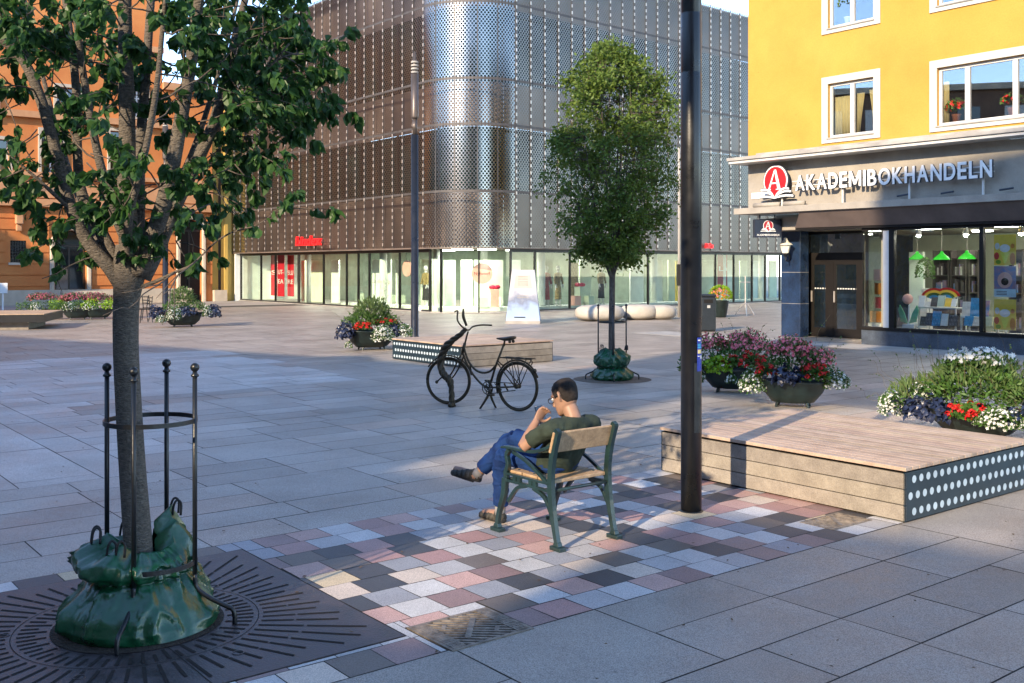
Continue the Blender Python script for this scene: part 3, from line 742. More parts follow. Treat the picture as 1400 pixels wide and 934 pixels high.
#==PART3==
# ------------------------------------------------------------------ wooden platforms
def platform(label, c, ex, ey, Lx, Ly, H, dotted, board_dir='y', group='wooden sitting platforms'):
    """c = ground corner nearest the camera; ex,ey unit vectors; dotted = side with holes ('x': the side along ex at ey=0, or 'y')"""
    root = thing('wooden_platform', label, 'platform', (c[0], c[1], 0), group)
    def P(a, b, z): return (c[0]+ex[0]*a+ey[0]*b, c[1]+ex[1]*a+ey[1]*b, z)
    def hx(mb, a0, a1, b0, b1, z0, z1, mi=0, col=None): mb.hexa([P(a0, b0, z0), P(a1, b0, z0), P(a1, b1, z0), P(a0, b1, z0), P(a0, b0, z1), P(a1, b0, z1), P(a1, b1, z1), P(a0, b1, z1)], mi, col)
    d = MB(); bw = .095; t = .028; ov = .012
    n = int(round(Lx/bw)) if board_dir == 'y' else int(round(Ly/bw))
    for i in range(n):
        k = RND.uniform(.80, 1.12); cc = (k, k*RND.uniform(.95, 1.02), k*RND.uniform(.90, 1.03))
        if board_dir == 'y': a0 = -ov+i*(Lx+2*ov)/n; hx(d, a0+.0025, a0+(Lx+2*ov)/n-.0025, -ov, Ly+ov, H-t, H, 0, cc)
        else: b0 = -ov+i*(Ly+2*ov)/n; hx(d, -ov, Lx+ov, b0+.0025, b0+(Ly+2*ov)/n-.0025, H-t, H, 0, cc)
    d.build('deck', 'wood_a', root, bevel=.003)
    core = MB(); hx(core, .035, Lx-.035, .035, Ly-.035, .02, H-t-.004); core.build('inner_frame', 'slot', root)
    nr = 3; hh = (H-t-.014-.015)/nr
    for side in ('x0', 'y0', 'x1', 'y1'):
        if side[0] == dotted and side[1] == '0' or side == dotted+'1':
            pm = MB()
            if dotted == 'x':
                b0, b1 = (0, .012) if side[1] == '0' else (Ly-.012, Ly); hx(pm, 0.0, Lx, b0, b1, .012, H-t-.012)
            else:
                a0, a1 = (0, .012) if side[1] == '0' else (Lx-.012, Lx); hx(pm, a0, a1, 0.0, Ly, .012, H-t-.012)
            pn = pm.build('dotted_panel', 'dots', root)
            dm = MB(); Ls = Lx if dotted == 'x' else Ly; nc = int(Ls/.098); 
            for r in range(3):
                for i in range(nc):
                    s = (i+.5+(.5 if r == 1 else 0))*Ls/nc-.25*Ls/nc; z = .012+(H-t-.024)*(r+.5)/3+.0
                    if s > Ls-.05 or s < .04: continue
                    R_ = .029; vs = []
                    for k in range(20):
                        a = 2*PI*k/20; ss, zz = s+R_*math.cos(a), z+R_*math.sin(a)
                        off = -.0018 if side[1] == '0' else None
                        if dotted == 'x': vs.append(P(ss, off if off else Ly+.0018, zz))
                        else: vs.append(P(off if off else Lx+.0018, ss, zz))
                    dm.add(vs, [tuple(range(20))])
            dd = dm.build('light_dots', 'dotlight', root)
        else:
            sm = MB()
            for r in range(nr):
                z0 = .015+r*hh; k = RND.uniform(.85, 1.1); cc = (k, k, k*RND.uniform(.95, 1.03)); z1 = z0+hh-.007
                if side[0] == 'x': 
                    b0, b1 = (0, .024) if side[1] == '0' else (Ly-.024, Ly); hx(sm, .0, Lx, b0, b1, z0, z1, 0, cc)
                else:
                    a0, a1 = (0, .024) if side[1] == '0' else (Lx-.024, Lx); hx(sm, a0, a1, .0, Ly, z0, z1, 0, cc)
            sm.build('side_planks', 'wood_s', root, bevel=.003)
    return root
# side x0 = along ex at ey=0
platform('big wooden platform behind the thick dark pole, its right end dotted pale on black', PQ(6.97, 4.16), E1, E2, 1.98, 2.46, .415, 'x')
platform('smaller wooden platform behind the bicycle with a blue dotted end panel', PQ(11.12, 15.68), E1, E2, 2.25, 2.45, .43, 'y', board_dir='x')
def third_platform():
    c = gp(61, 451); e = Vector((-.97, -.24, 0)).normalized(); f = Vector((-e.y, e.x, 0))*-1
    if f.y < 0: f = -f
    root = thing('wooden_platform', 'far platform at the left edge with boards tinted as sunlit on a dark rim', 'platform', (c[0], c[1], 0), 'wooden sitting platforms')
    def hx(mb, a0, a1, b0, b1, z0, z1, col=None):
        P = lambda a, b, z: (c[0]+e.x*a+f.x*b, c[1]+e.y*a+f.y*b, z)
        mb.hexa([P(a0, b0, z0), P(a0, b1, z0), P(a1, b1, z0), P(a1, b0, z0), P(a0, b0, z1), P(a0, b1, z1), P(a1, b1, z1), P(a1, b0, z1)], 0, col)
    m = MB(); hx(m, 0, 3.2, 0, 3.0, .23, .46); m.build('rim', 'mullion', root)
    m = MB(); hx(m, .5, 3.1, .25, 2.8, 0, .23); m.build('base', 'wood_s', root)
    m = MB()
    for i in range(30): k = RND.uniform(.85, 1.1); hx(m, .02, 3.18, .02+i*.099, .113+i*.099, .46, .482, (k, k*.93, k*.8))  # warm tint puts sunlight into the board colours
    m.build('deck', 'wood_a', root)
third_platform()

# ------------------------------------------------------------------ lamp posts
def big_pole():
    c = gp(945, 699); root = thing('lamp_post', 'thick dark lamp post rising in front of the big wooden platform', 'lamp post', (c[0], c[1], 0))
    mb = MB(); r = .0805
    mb.lathe(c, [(r, 0), (r, 3.40), (r-.0015, 3.405), (r-.0015, 3.415), (r*.985, 3.42), (r*.985, 3.86), (r*.965, 3.865), (r*.965, 3.875), (r*.98, 3.88), (r*.93, 5.2), (r*.8, 7.2)], 40)
    mb.build('shaft', 'pole', root, smooth=True)
    k = MB(); k.lathe((c[0], c[1], .0), [(r+.012, .0), (r+.012, .008), (r+.002, .012)], 40); k.build('base_collar', 'black_iron', root)
    # service door, a curved plate proud of the shaft
    def patch(a0, a1, z0, z1, off, rr, n=10):
        vs = []; 
        for i in range(n+1):
            a = a0+(a1-a0)*i/n
            for z in (z0, z1): vs.append((c[0]+(rr+off)*math.cos(a), c[1]+(rr+off)*math.sin(a), z))
        return vs, [(2*i, 2*i+2, 2*i+3, 2*i+1) for i in range(n)]
    f = math.radians(-90-10)
    d = MB(); d.add(*patch(math.radians(-84), math.radians(-38), .62, 1.16, .0025, r)); d.build('service_door', 'pole', root, smooth=True)
    # blue sticker
    A0, A1 = math.radians(-68), math.radians(-32)
    s = MB(); s.add(*patch(A0, A1, 1.095, 1.355, .004, r)); st = s.build('sticker', 'bluetag', root, smooth=True)
    s = MB(); s.add(*patch(A0+.07, A1-.1, 1.232, 1.262, .005, r, 6)); s.build('sticker_panel', 'tagyellow', root)
    s = MB(); s.add(*patch(A0+.07, A1-.12, 1.29, 1.308, .005, r, 6)); s.add(*patch(A0+.07, A1-.12, 1.272, 1.286, .005, r, 6)); s.build('sticker_text', 'cyan', root)
    s = MB(); s.add(*patch(A0+.1, A1-.2, 1.33, 1.338, .005, r, 6)); s.add(*patch(A0+.07, A0+.3, 1.208, 1.214, .005, r, 6)); s.add(*patch(A1-.22, A1-.04, 1.19, 1.216, .005, r, 6)); s.build('sticker_mark', 'signwhite', root)
    mb = MB(); mb.lathe((c[0], c[1], 7.2), [(.07, 0), (.07, .6), (.15, .65), (.15, .75)], 24); mb.build('lamp_head', 'pole', root, smooth=True)
big_pole()
def column_lamp(u, vb, label, topz):
    c = gp(u, vb); root = thing('lamp_post', label, 'lamp post', (c[0], c[1], 0), 'slim column lamps on the square'); x, y = c[0], c[1]
    r = .105; k = topz/7.6
    m = MB(); m.lathe((x, y, 0), [(r+.02, 0), (r+.02, .03), (r, .05), (r*.92, 5.33*k)], 20); m.build('shaft', 'pole', root, smooth=True)
    m = MB(); m.lathe((x, y, 5.33*k), [(.065, 0), (.065, .43*k)], 16); m.build('neck', 'lampgrey', root, smooth=True)
    m = MB(); m.lathe((x, y, 5.76*k), [(.095, 0), (.10, .04), (.10, 1.17*k)], 20); m.build('lamp_body', 'lampgrey', root, smooth=True)
    m = MB()
    for i in range(4): m.lathe((x, y, 6.95*k+i*.09), [(.10, 0), (.10, .045)], 20)
    m.build('louvre', 'concrete', root)
    m = MB(); m.lathe((x, y, 6.93*k), [(.06, 0), (.06, .36), (.035, .37), (.03, .60)], 14); m.build('finial', 'lampgrey', root, smooth=True)
column_lamp(567, 462, 'slim column lamp with a bright louvred head behind the middle flower planter', 7.75)
column_lamp(226, 436, 'slim column lamp partly hidden behind the near tree crown', 7.7)
def slim_post():
    c = gp(928.5, 434); root = thing('steel_post', 'thin pale steel post seen just left of the thick dark pole', 'post', (c[0], c[1], 0))
    m = MB(); m.lathe(c, [(.05, 0), (.05, 6.4), (.02, 6.42)], 14); m.build('shaft', 'concrete', root, smooth=True)
    m = MB(); m.box((c[0]-.09, c[1]-.08, 1.2), (c[0]+.09, c[1]+.06, 2.0)); m.build('control_box', 'mullion', root)
slim_post()

# ------------------------------------------------------------------ iron armchair
CH = PQ(4.735, 5.53)
def CL(r, f, z): return (CH[0]+E1[0]*r+E2[0]*f, CH[1]+E1[1]*r+E2[1]*f, z)
def chair():
    root = thing('park_chair', 'dark green cast iron armchair with wooden slats, standing on the coloured setts', 'chair', (CH[0], CH[1], 0))
    def bar(mb, pts, w, d, sm=4, side=1):
        """rectangular section bar in the plane r = const; w = thickness across, d = depth in plane"""
        P = [Vector(p) for p in pts]; Pc = catmull([(0, a, b) for a, b in [(q[1], q[2]) for q in P]], sm) if sm else [Vector((0, q[1], q[2])) for q in P]
        r = P[0].x; ds = lerp_list(d if isinstance(d, (list, tuple)) else [d], len(Pc)); vs = []
        for i, p in enumerate(Pc):
            t = (Pc[min(i+1, len(Pc)-1)]-Pc[max(0, i-1)]).normalized(); n = Vector((0, -t.z, t.y))
            for s1, s2 in ((-1, -1), (1, -1), (1, 1), (-1, 1)):
                q = p+n*(ds[i]/2*s2); vs.append(CL(r+s1*w/2, q.y, q.z))
        fs = [(i*4+k, i*4+(k+1) % 4, (i+1)*4+(k+1) % 4, (i+1)*4+k) for i in range(len(Pc)-1) for k in range(4)]
        fs += [(3, 2, 1, 0), tuple((len(Pc)-1)*4+k for k in range(4))]
        mb.add(vs, fs)
    for s in (-1, 1):
        r = .262*s
        mb = MB(); bar(mb, [(r, -.335, .045), (r, -.315, .12), (r, -.285, .26), (r, -.268, .40), (r, -.270, .52), (r, -.295, .66), (r, -.335, .79), (r, -.345, .81)], .034, [.034, .034, .042, .046, .042, .045, .048, .03])
        mb.build('rear_leg', 'green_iron', root, bevel=.006)
        mb = MB(); bar(mb, [(r, .325, .045), (r, .305, .14), (r, .25, .28), (r, .235, .40)], .034, [.032, .034, .046, .05]); mb.build('front_leg', 'green_iron', root, bevel=.006)
        mb = MB()
        for f in (-.335, .325):
            mb.hexa([CL(r-.028, f-.055, 0), CL(r+.028, f-.055, 0), CL(r+.028, f+.055, 0), CL(r-.028, f+.055, 0), CL(r-.028, f-.055, .03), CL(r+.028, f-.055, .03), CL(r+.028, f+.055, .03), CL(r-.028, f+.055, .03)])
            mb.hexa([CL(r-.022, f-.03, .03), CL(r+.022, f-.03, .03), CL(r+.022, f+.03, .03), CL(r-.022, f+.03, .03), CL(r-.018, f-.02, .06), CL(r+.018, f-.02, .06), CL(r+.018, f+.02, .06), CL(r-.018, f+.02, .06)])
        mb.build('foot', 'green_iron', root, bevel=.004)
        mb = MB(); bar(mb, [(r, -.27, .385), (r, .24, .385)], .030, .018, 0); bar(mb, [(r, -.27, .435), (r, .24, .435)], .034, .016, 0)
        for f in (-.26, -.10, -.055, .075, .12, .225): bar(mb, [(r, f-.018, .41), (r, f+.018, .41)], .026, .05, 0)
        bar(mb, [(r, .20, .235), (r, .10, .345), (r, .0, .378)], .026, .026); bar(mb, [(r, -.28, .225), (r, -.20, .335), (r, -.08, .378)], .026, .026)
        mb.build('side_rail', 'green_iron', root, bevel=.003)
        mb = MB(); bar(mb, [(r, .225, .43), (r, .20, .50), (r, .215, .56), (r, .19, .605)], .032, [.04, .03, .03, .034])
        bar(mb, [(r, .15, .595), (r, .02, .560), (r, -.13, .49), (r, -.235, .43)], .022, .024)
        mb.build('arm_support', 'green_iron', root, bevel=.004)
        mb = MB(); bar(mb, [(r, .27, .612), (r, .20, .622), (r, .05, .622), (r, -.10, .632), (r, -.22, .668), (r, -.285, .70)], .045, [.014, .022, .022, .024, .026, .02]); mb.build('armrest', 'green_iron', root, bevel=.006)
    mb = MB(); mb.tube([CL(-.262, -.27, .388), CL(.262, -.27, .388)], .012, 10); mb.tube([CL(-.262, .225, .388), CL(.262, .225, .388)], .012, 10); mb.build('cross_bar', 'green_iron', root, smooth=True)
    mb = MB(); bl = MB()
    for f0 in (-.262, -.092, .078):
        f1 = f0+.155
        mb = MB(); mb.hexa([CL(-.245, f0, .432), CL(.245, f0, .432), CL(.245, f1, .432), CL(-.245, f1, .432), CL(-.245, f0, .458), CL(.245, f0, .458), CL(.245, f1, .458), CL(-.245, f1, .458)])
        mb.build('seat_slat', 'seatwood', root, bevel=.006)
        for r in (-.20, .20): bl.lathe(CL(r, (f0+f1)/2, .458), [(.010, 0), (.009, .004), (.004, .006)], 10)
    bl.build('bolts', 'green_iron', root)
    mb = MB(); f0, z0, f1, z1 = -.272, .645, -.318, .790; t = .022
    mb.hexa([CL(-.285, f0-.012, z0), CL(.285, f0-.012, z0), CL(.285, f0+t-.012, z0+.005), CL(-.285, f0+t-.012, z0+.005), CL(-.285, f1-.012, z1), CL(.285, f1-.012, z1), CL(.285, f1+t-.012, z1+.005), CL(-.285, f1+t-.012, z1+.005)])
    mb.build('backrest', 'seatwood', root, bevel=.007)
chair()

# ------------------------------------------------------------------ the man in the chair
def loft(mb, secs, seg=20):
    """secs: (center, right vector*rx, fwd vector*ry) ellipse sections"""
    vs = []
    for c, a, b in secs:
        for k in range(seg):
            t = 2*PI*k/seg; vs.append(Vector(c)+Vector(a)*math.cos(t)+Vector(b)*math.sin(t))
    fs = [(i*seg+k, i*seg+(k+1) % seg, (i+1)*seg+(k+1) % seg, (i+1)*seg+k) for i in range(len(secs)-1) for k in range(seg)]
    fs += [tuple(reversed(range(seg))), tuple((len(secs)-1)*seg+k for k in range(seg))]
    mb.add(vs, fs)
def remeshed(mb, name, m, parent, vox, smooth_it=4, fac=.5, extra=None):
    o = mb.build(name, m, None, smooth=True)
    bm = bmesh.new(); bm.from_mesh(o.data); bmesh.ops.recalc_face_normals(bm, faces=bm.faces); bm.to_mesh(o.data); bm.free()
    r = o.modifiers.new('r', 'REMESH'); r.mode = 'VOXEL'; r.voxel_size = vox; r.use_smooth_shade = True
    s = o.modifiers.new('s', 'SMOOTH'); s.iterations = smooth_it; s.factor = fac
    dg = bpy.context.evaluated_depsgraph_get(); me = bpy.data.meshes.new_from_object(o.evaluated_get(dg)); me.name = name
    bpy.data.objects.remove(o)
    if extra: extra(me)
    for p in me.polygons: p.use_smooth = True
    if not me.materials: me.materials.append(M[m])
    no = bpy.data.objects.new(name, me); COL.objects.link(no)
    if parent is not None:
        off = Vector(parent.location)
        for v in me.vertices: v.co -= off
        no.parent = parent
    return no
def V3(r, f, z): return Vector(CL(r, f, z))
def dirv(r, f, z): return Vector((E1[0]*r+E2[0]*f, E1[1]*r+E2[1]*f, z))
def limb(mb, pts, rs, seg=16, smooth=5): mb.tube([V3(*p) for p in pts], rs, seg, smooth=smooth)
def person():
    root = thing('person', 'man in dark green T-shirt and blue jeans sitting cross-legged, head bent over a phone', 'person', (CH[0], CH[1], 0))
    # --- body: head, neck, arms, hands, one surface
    b = MB()
    hc = V3(-.012, -.125, .995)                      # head centre
    fw = (dirv(-.16, .90, -.40)).normalized()        # face looks forward, down and a little left
    rt = fw.cross(Vector((0, 0, 1))).normalized(); up = rt.cross(fw).normalized()
    def H(x, y, z): return hc+rt*x+fw*y+up*z
    # skull
    secs = []
    for z, rx, ry, oy in ((-.118, .030, .028, .062), (-.108, .044, .045, .052), (-.092, .055, .064, .036), (-.065, .064, .083, .016), (-.035, .069, .093, .004), (0, .073, .098, -.002), (.035, .076, .101, -.006), (.065, .074, .097, -.010), (.09, .064, .082, -.012), (.108, .045, .058, -.014), (.117, .020, .028, -.014)):
        secs.append((H(0, oy, z), rt*rx, fw*ry))
    loft(b, secs, 28)
    b.tube([H(0, .088, .020), H(0, .104, -.006), H(0, .120, -.028), H(0, .103, -.040)], [.009, .012, .015, .010], 10, smooth=3)   # nose
    b.tube([H(-.035, .088, .030), H(0, .098, .033), H(.035, .088, .030)], .011, 10, smooth=3)                                    # brow
    b.tube([H(-.020, .094, -.063), H(0, .102, -.063), H(.020, .094, -.063)], .0075, 8, smooth=3)                                 # lips
    b.tube([H(-.018, .094, -.073), H(0, .100, -.074), H(.018, .094, -.073)], .0075, 8, smooth=3)
    b.ball(H(0, .078, -.100), .024, 0)
    for s in (-1, 1):                                                                                                        # ears
        b.tube([H(.073*s, -.008, -.030), H(.084*s, -.014, -.012), H(.088*s, -.020, .012), H(.084*s, -.014, .030), H(.075*s, -.002, .024)], [.008, .010, .010, .008, .006], 8, smooth=3)
    limb(b, [(0, -.215, .79), (0, -.200, .85), (-.004, -.165, .915), (-.008, -.14, .96)], [.052, .055, .054, .056])
    # arms
    Ls, Le, Lw = (-.19, -.185, .805), (-.285, .005, .650), (-.135, .040, .815)
    Rs, Re, Rw = (.19, -.185, .805), (.245, .055, .655), (.095, .185, .760)
    limb(b, [Ls, (-.24, -.09, .73), Le], [.050, .046, .040]); limb(b, [Le, (-.225, .02, .715), Lw], [.041, .040, .026])
    limb(b, [Rs, (.225, -.07, .725), Re], [.050, .046, .040]); limb(b, [Re, (.18, .115, .70), Rw], [.041, .040, .026])
    limb(b, [(0, -.19, .785), (-.1, -.185, .785), (-.19, -.185, .79)], [.055, .05, .044]); limb(b, [(0, -.19, .785), (.1, -.185, .785), (.19, -.185, .79)], [.055, .05, .044])
    # left hand: palm by the chin, fingers curled towards the mouth
    def hand(w, direction, palm_n, curl, side, thumb):
        w = V3(*w); d = direction.normalized(); n = (palm_n-d*palm_n.dot(d)).normalized(); a = d.cross(n).normalized()*side
        loft(b, [(w-d*.012, a*.024, n*.019), (w+d*.02, a*.034, n*.016), (w+d*.055, a*.041, n*.015), (w+d*.085, a*.039, n*.012)], 14)
        for i, (x, ln) in enumerate(((.029, .070), (.010, .078), (-.009, .073), (-.027, .058))):
            p = w+d*.080+a*x; cur = d.copy(); pts = [w+d*.055+a*x*.9, p]; ang = 0
            for k, fr in enumerate((.45, .32, .23)):
                ang += curl[k]; dd = d*math.cos(ang)+n*math.sin(ang); p = p+dd*ln*fr; pts.append(p.copy())
            b.tube(pts, [.0098, .0095, .0088, .0080, .0068], 8, smooth=3)
        t0 = w+d*.02+a*.030; t1 = t0+(d*.5+a*.8+n*.3).normalized()*.035; t2 = t1+(d*.8+a*.15+n*thumb).normalized()*.030; t3 = t2+(d*.7-a*.1+n*thumb*1.3).normalized()*.022
        b.tube([w+d*.0+a*.015, t0, t1, t2, t3], [.013, .0135, .0115, .0105, .008], 8, smooth=3)
        return w, d, n, a
    hand(Lw, dirv(.52, -.02, .62), dirv(.15, -.75, .25), (.75, .95, .6), 1, .5)
    pw = hand(Rw, dirv(-.80, .12, .30), dirv(.05, -.4, .9), (.35, .55, .5), -1, .55)
    # hidden lower body so that the figure is whole: hips and legs inside the jeans, feet
    limb(b, [(0, -.0, .53), (0, -.10, .64), (0, -.17, .76)], [.08, .075, .07])
    limb(b, [(.09, .03, .52), (.02, .47, .60)], [.07, .05]); limb(b, [(.02, .47, .60), (-.155, .69, .355)], [.045, .034])
    limb(b, [(-.09, .03, .51), (-.10, .44, .52)], [.07, .05]); limb(b, [(-.10, .44, .52), (-.10, .50, .10)], [.045, .034])
    RA, RT = Vector((-.155, .69, .355)), Vector((-.245, .90, .335))
    limb(b, [(-.155, .69, .345), (-.18, .745, .325), (-.225, .85, .345), (-.245, .895, .36)], [.040, .037, .034, .022]); limb(b, [(-.10, .495, .07), (-.10, .55, .055), (-.11, .66, .04), (-.112, .71, .035)], [.040, .037, .036, .022])
    remeshed(b, 'body', 'skin', root, .0046, 5, .5)
    # eyes behind the spectacles
    e = MB()
    for s in (-1, 1): e.ball(H(.031*s, .086, .006), .0125, 0, 10, 8)
    e.build('eye', 'signwhite', root, smooth=True)
    e = MB()
    for s in (-1, 1): e.ball(H(.031*s, .0965, .004), .005, 0, 8, 6)
    e.build('iris', 'gl_frame', root, smooth=True)
    # spectacles
    g_ = MB()
    for s in (-1, 1):
        pts = [H(.033*s+.026*math.cos(a)*1.0, .112, .004+.020*math.sin(a)) for a in [2*PI*k/20 for k in range(21)]]
        g_.tube(pts, .0026, 6); g_.tube([H(.059*s, .110, .012), H(.074*s, .06, .012), H(.082*s, .0, .014), H(.080*s, -.02, -.002)], .0024, 6)
    g_.tube([H(-.007, .112, .008), H(0, .116, .011), H(.007, .112, .008)], .0024, 6)
    g_.build('spectacles', 'gl_frame', root)
    # hair: close cropped cap with a hairline
    h = MB(); hs = []; seg, rings = 48, 22
    SK = ((-.118, .030, .028, .052), (-.092, .055, .064, .036), (-.065, .064, .083, .016), (-.035, .069, .093, .004), (0, .073, .098, -.002), (.035, .076, .101, -.006), (.065, .074, .097, -.010), (.09, .064, .082, -.012), (.108, .045, .058, -.014), (.117, .020, .028, -.014), (.121, .002, .002, -.014))
    def skull(z):
        for a_, b_ in zip(SK, SK[1:]):
            if z <= b_[0]: t = (z-a_[0])/(b_[0]-a_[0]); return [a_[q]+(b_[q]-a_[q])*t for q in (1, 2, 3)]
        return SK[-1][1:]
    for i in range(rings+1):
        for k in range(seg):
            th = 2*PI*k/seg; x, y = math.cos(th), math.sin(th)
            lim = .066 if y > .62 else (.066+(y-.62)*.30 if y > .35 else (.0 if y > .08 else .0-.058*min(1, (.08-y)/.7)))
            t = i/rings; z = .121+(lim-.121)*(t**1.5 if t < 1 else 1); rx, ry, oy = skull(z)
            e_ = (.0035 if i < rings else -.002)+.0012*noise.noise(Vector((x*9, y*9, z*70)))
            hs.append(H(x*(rx+e_), y*(ry+e_)+oy, z+(.004 if z > .1 else 0)))
    h.add(hs, [(i*seg+k, i*seg+(k+1) % seg, (i+1)*seg+(k+1) % seg, (i+1)*seg+k) for i in range(rings) for k in range(seg)])
    h.build('hair', 'hair', root, smooth=True)
    # --- T-shirt
    s = MB()
    A, Bk = dirv(1, 0, 0), dirv(0, .92, .38)
    secs = []
    for (r, f, z, rx, ry, tilt) in ((0, .035, .475, .165, .115, .75), (0, -.01, .515, .172, .128, .62), (0, -.055, .57, .170, .128, .5), (0, -.095, .635, .172, .122, .42), (0, -.135, .70, .185, .118, .32), (0, -.170, .765, .200, .108, .22), (0, -.192, .815, .190, .090, .12), (0, -.200, .846, .120, .072, .1), (0, -.198, .865, .070, .066, .1)):
        secs.append((V3(r, f, z), A*rx, dirv(0, math.cos(tilt), math.sin(tilt))*ry))
    loft(s, secs, 28)
    for p in ([Ls, (-.225, -.11, .745), (-.262, -.045, .690)], [Rs, (.215, -.10, .740), (.238, -.02, .695)]):
        limb(s, [(p[0][0]*.6, -.185, .785), (p[0][0], -.185, .787)]+p[1:], [.078, .068, .062, .060])
    def cut_shirt(me):
        # neck opening, sleeve ends and folds
        bm = bmesh.new(); bm.from_mesh(me)
        nc = V3(0, -.185, .875)
        for v in bm.verts:
            n_ = noise.noise(v.co*14)*.0065+noise.noise(v.co*32)*.0028+abs(noise.noise(Vector((v.co.x*6, v.co.y*6, v.co.z*22))))*.008; v.co += v.normal*(n_-.002)
        bm.to_mesh(me); bm.free()
    so_ = remeshed(s, 'tshirt', 'shirt', root, .0075, 4, .5, cut_shirt)
    # --- jeans
    j = MB()
    loft(j, [(V3(0, .09, .505), A*.165, dirv(0, .3, .95)*.085), (V3(0, .03, .505), A*.178, dirv(0, .45, .9)*.098), (V3(0, -.04, .515), A*.170, dirv(0, .6, .8)*.105), (V3(0, -.075, .555), A*.158, dirv(0, .75, .66)*.10)], 24)
    limb(j, [(.095, .02, .505), (.085, .16, .545), (.06, .32, .60), (.02, .47, .625)], [.092, .085, .076, .070])
    limb(j, [(.02, .47, .620), (-.012, .535, .575), (-.06, .585, .50), (-.11, .635, .425), (-.145, .675, .375)], [.071, .070, .064, .060, .058])
    limb(j, [(-.095, .02, .50), (-.10, .16, .51), (-.105, .30, .52), (-.105, .43, .525)], [.092, .086, .078, .070])
    limb(j, [(-.105, .43, .52), (-.105, .475, .45), (-.102, .49, .34), (-.10, .50, .22), (-.10, .505, .125)], [.070, .070, .064, .058, .056])
    def folds(me):
        bm = bmesh.new(); bm.from_mesh(me)
        for v in bm.verts:
            c = v.co; r_ = 1-abs(noise.noise(Vector((c.x*7, c.y*7, c.z*17))))*2.2
            v.co += v.normal*(noise.noise(c*16)*.007+max(0, r_)**3*.007-.002)
        bm.to_mesh(me); bm.free()
    remeshed(j, 'jeans', 'jeans', root, .0075, 3, .5, folds)
    # cuffs and socks
    k_ = MB(); limb(k_, [(-.152, .684, .362), (-.175, .715, .325)], [.040, .038]); k_.tube([CL(-.10, .505, .13), CL(-.10, .508, .06)], [.042, .040], 14); k_.build('sock', 'sock', root, smooth=True)
    # sandals
    def sandal(heel, toe, upv, lab):
        h_, t_ = V3(*heel), V3(*toe); d = (t_-h_); Lg = d.length; d.normalize(); u_ = upv-d*upv.dot(d); u_.normalize(); a = d.cross(u_)
        so = MB(); secs = []
        for s_, w, th in ((-.02, .022, .014), (.0, .034, .016), (.12, .036, .016), (.45, .038, .014), (.75, .047, .014), (.92, .038, .012), (1.0, .018, .010)):
            secs.append((h_+d*(s_*Lg), a*w, u_*th))
        loft(so, secs, 16); so_o = so.build('sandal_sole', 'sole', root, smooth=True)
        up_ = MB()
        secs = [(h_+d*(-.01*Lg)+u_*.026, a*.033, u_*.032), (h_+d*(.10*Lg)+u_*.034, a*.037, u_*.042), (h_+d*(.26*Lg)+u_*.036, a*.037, u_*.042)]
        loft(up_, secs, 16)
        loft(up_, [(h_+d*(.22*Lg)+u_*.020, a*.038, u_*.050), (h_+d*(.45*Lg)+u_*.018, a*.041, u_*.044), (h_+d*(.70*Lg)+u_*.014, a*.045, u_*.034), (h_+d*(.90*Lg)+u_*.012, a*.038, u_*.026), (h_+d*(1.0*Lg)+u_*.010, a*.020, u_*.016)], 16)
        for s_, w, hh in ((.36, .040, .054), (.50, .043, .050), (.64, .046, .044), (.80, .043, .036)):
            pts = [h_+d*(s_*Lg)+a*(w*math.cos(t))+u_*(hh*math.sin(t)+.004) for t in [PI*q/10 for q in range(11)]]
            up_.tube(pts, .015, 8, flat=.4)
        loft(up_, [(h_+d*(.86*Lg)+u_*.014, a*.038, u_*.026), (h_+d*(.97*Lg)+u_*.010, a*.024, u_*.016)], 14)
        up_.build('sandal_upper', 'shoe', root, smooth=True)
    sandal((-.150, .690, .292), (-.262, .905, .325), dirv(-.1, .1, 1), 'R')
    sandal((-.10, .470, .017), (-.112, .735, .017), Vector((0, 0, 1)), 'L')
    return pw
pw = person()
def phone():
    w, d, n, a = pw; c = w+d*.085+n*.035; root = thing('phone', 'dark mobile phone held in the seated man\'s right hand', 'phone', tuple(c))
    u_ = dirv(-.1, .35, .9).normalized(); r_ = dirv(1, .0, .0); r_ = (r_-u_*r_.dot(u_)).normalized(); f_ = u_.cross(r_)
    def pl(mb, w_, h_, t0, t1): mb.hexa([tuple(c+r_*x+u_*y+f_*z) for z in (t0, t1) for x, y in ((-w_, -h_), (w_, -h_), (w_, h_), (-w_, h_))])
    m = MB(); pl(m, .036, .074, -.004, .004); m.build('case', 'phone', root, bevel=.003)
    s_ = MB(); pl(s_, .033, .069, -.0048, -.0042); s_.build('screen', 'darkglass', root)
phone()

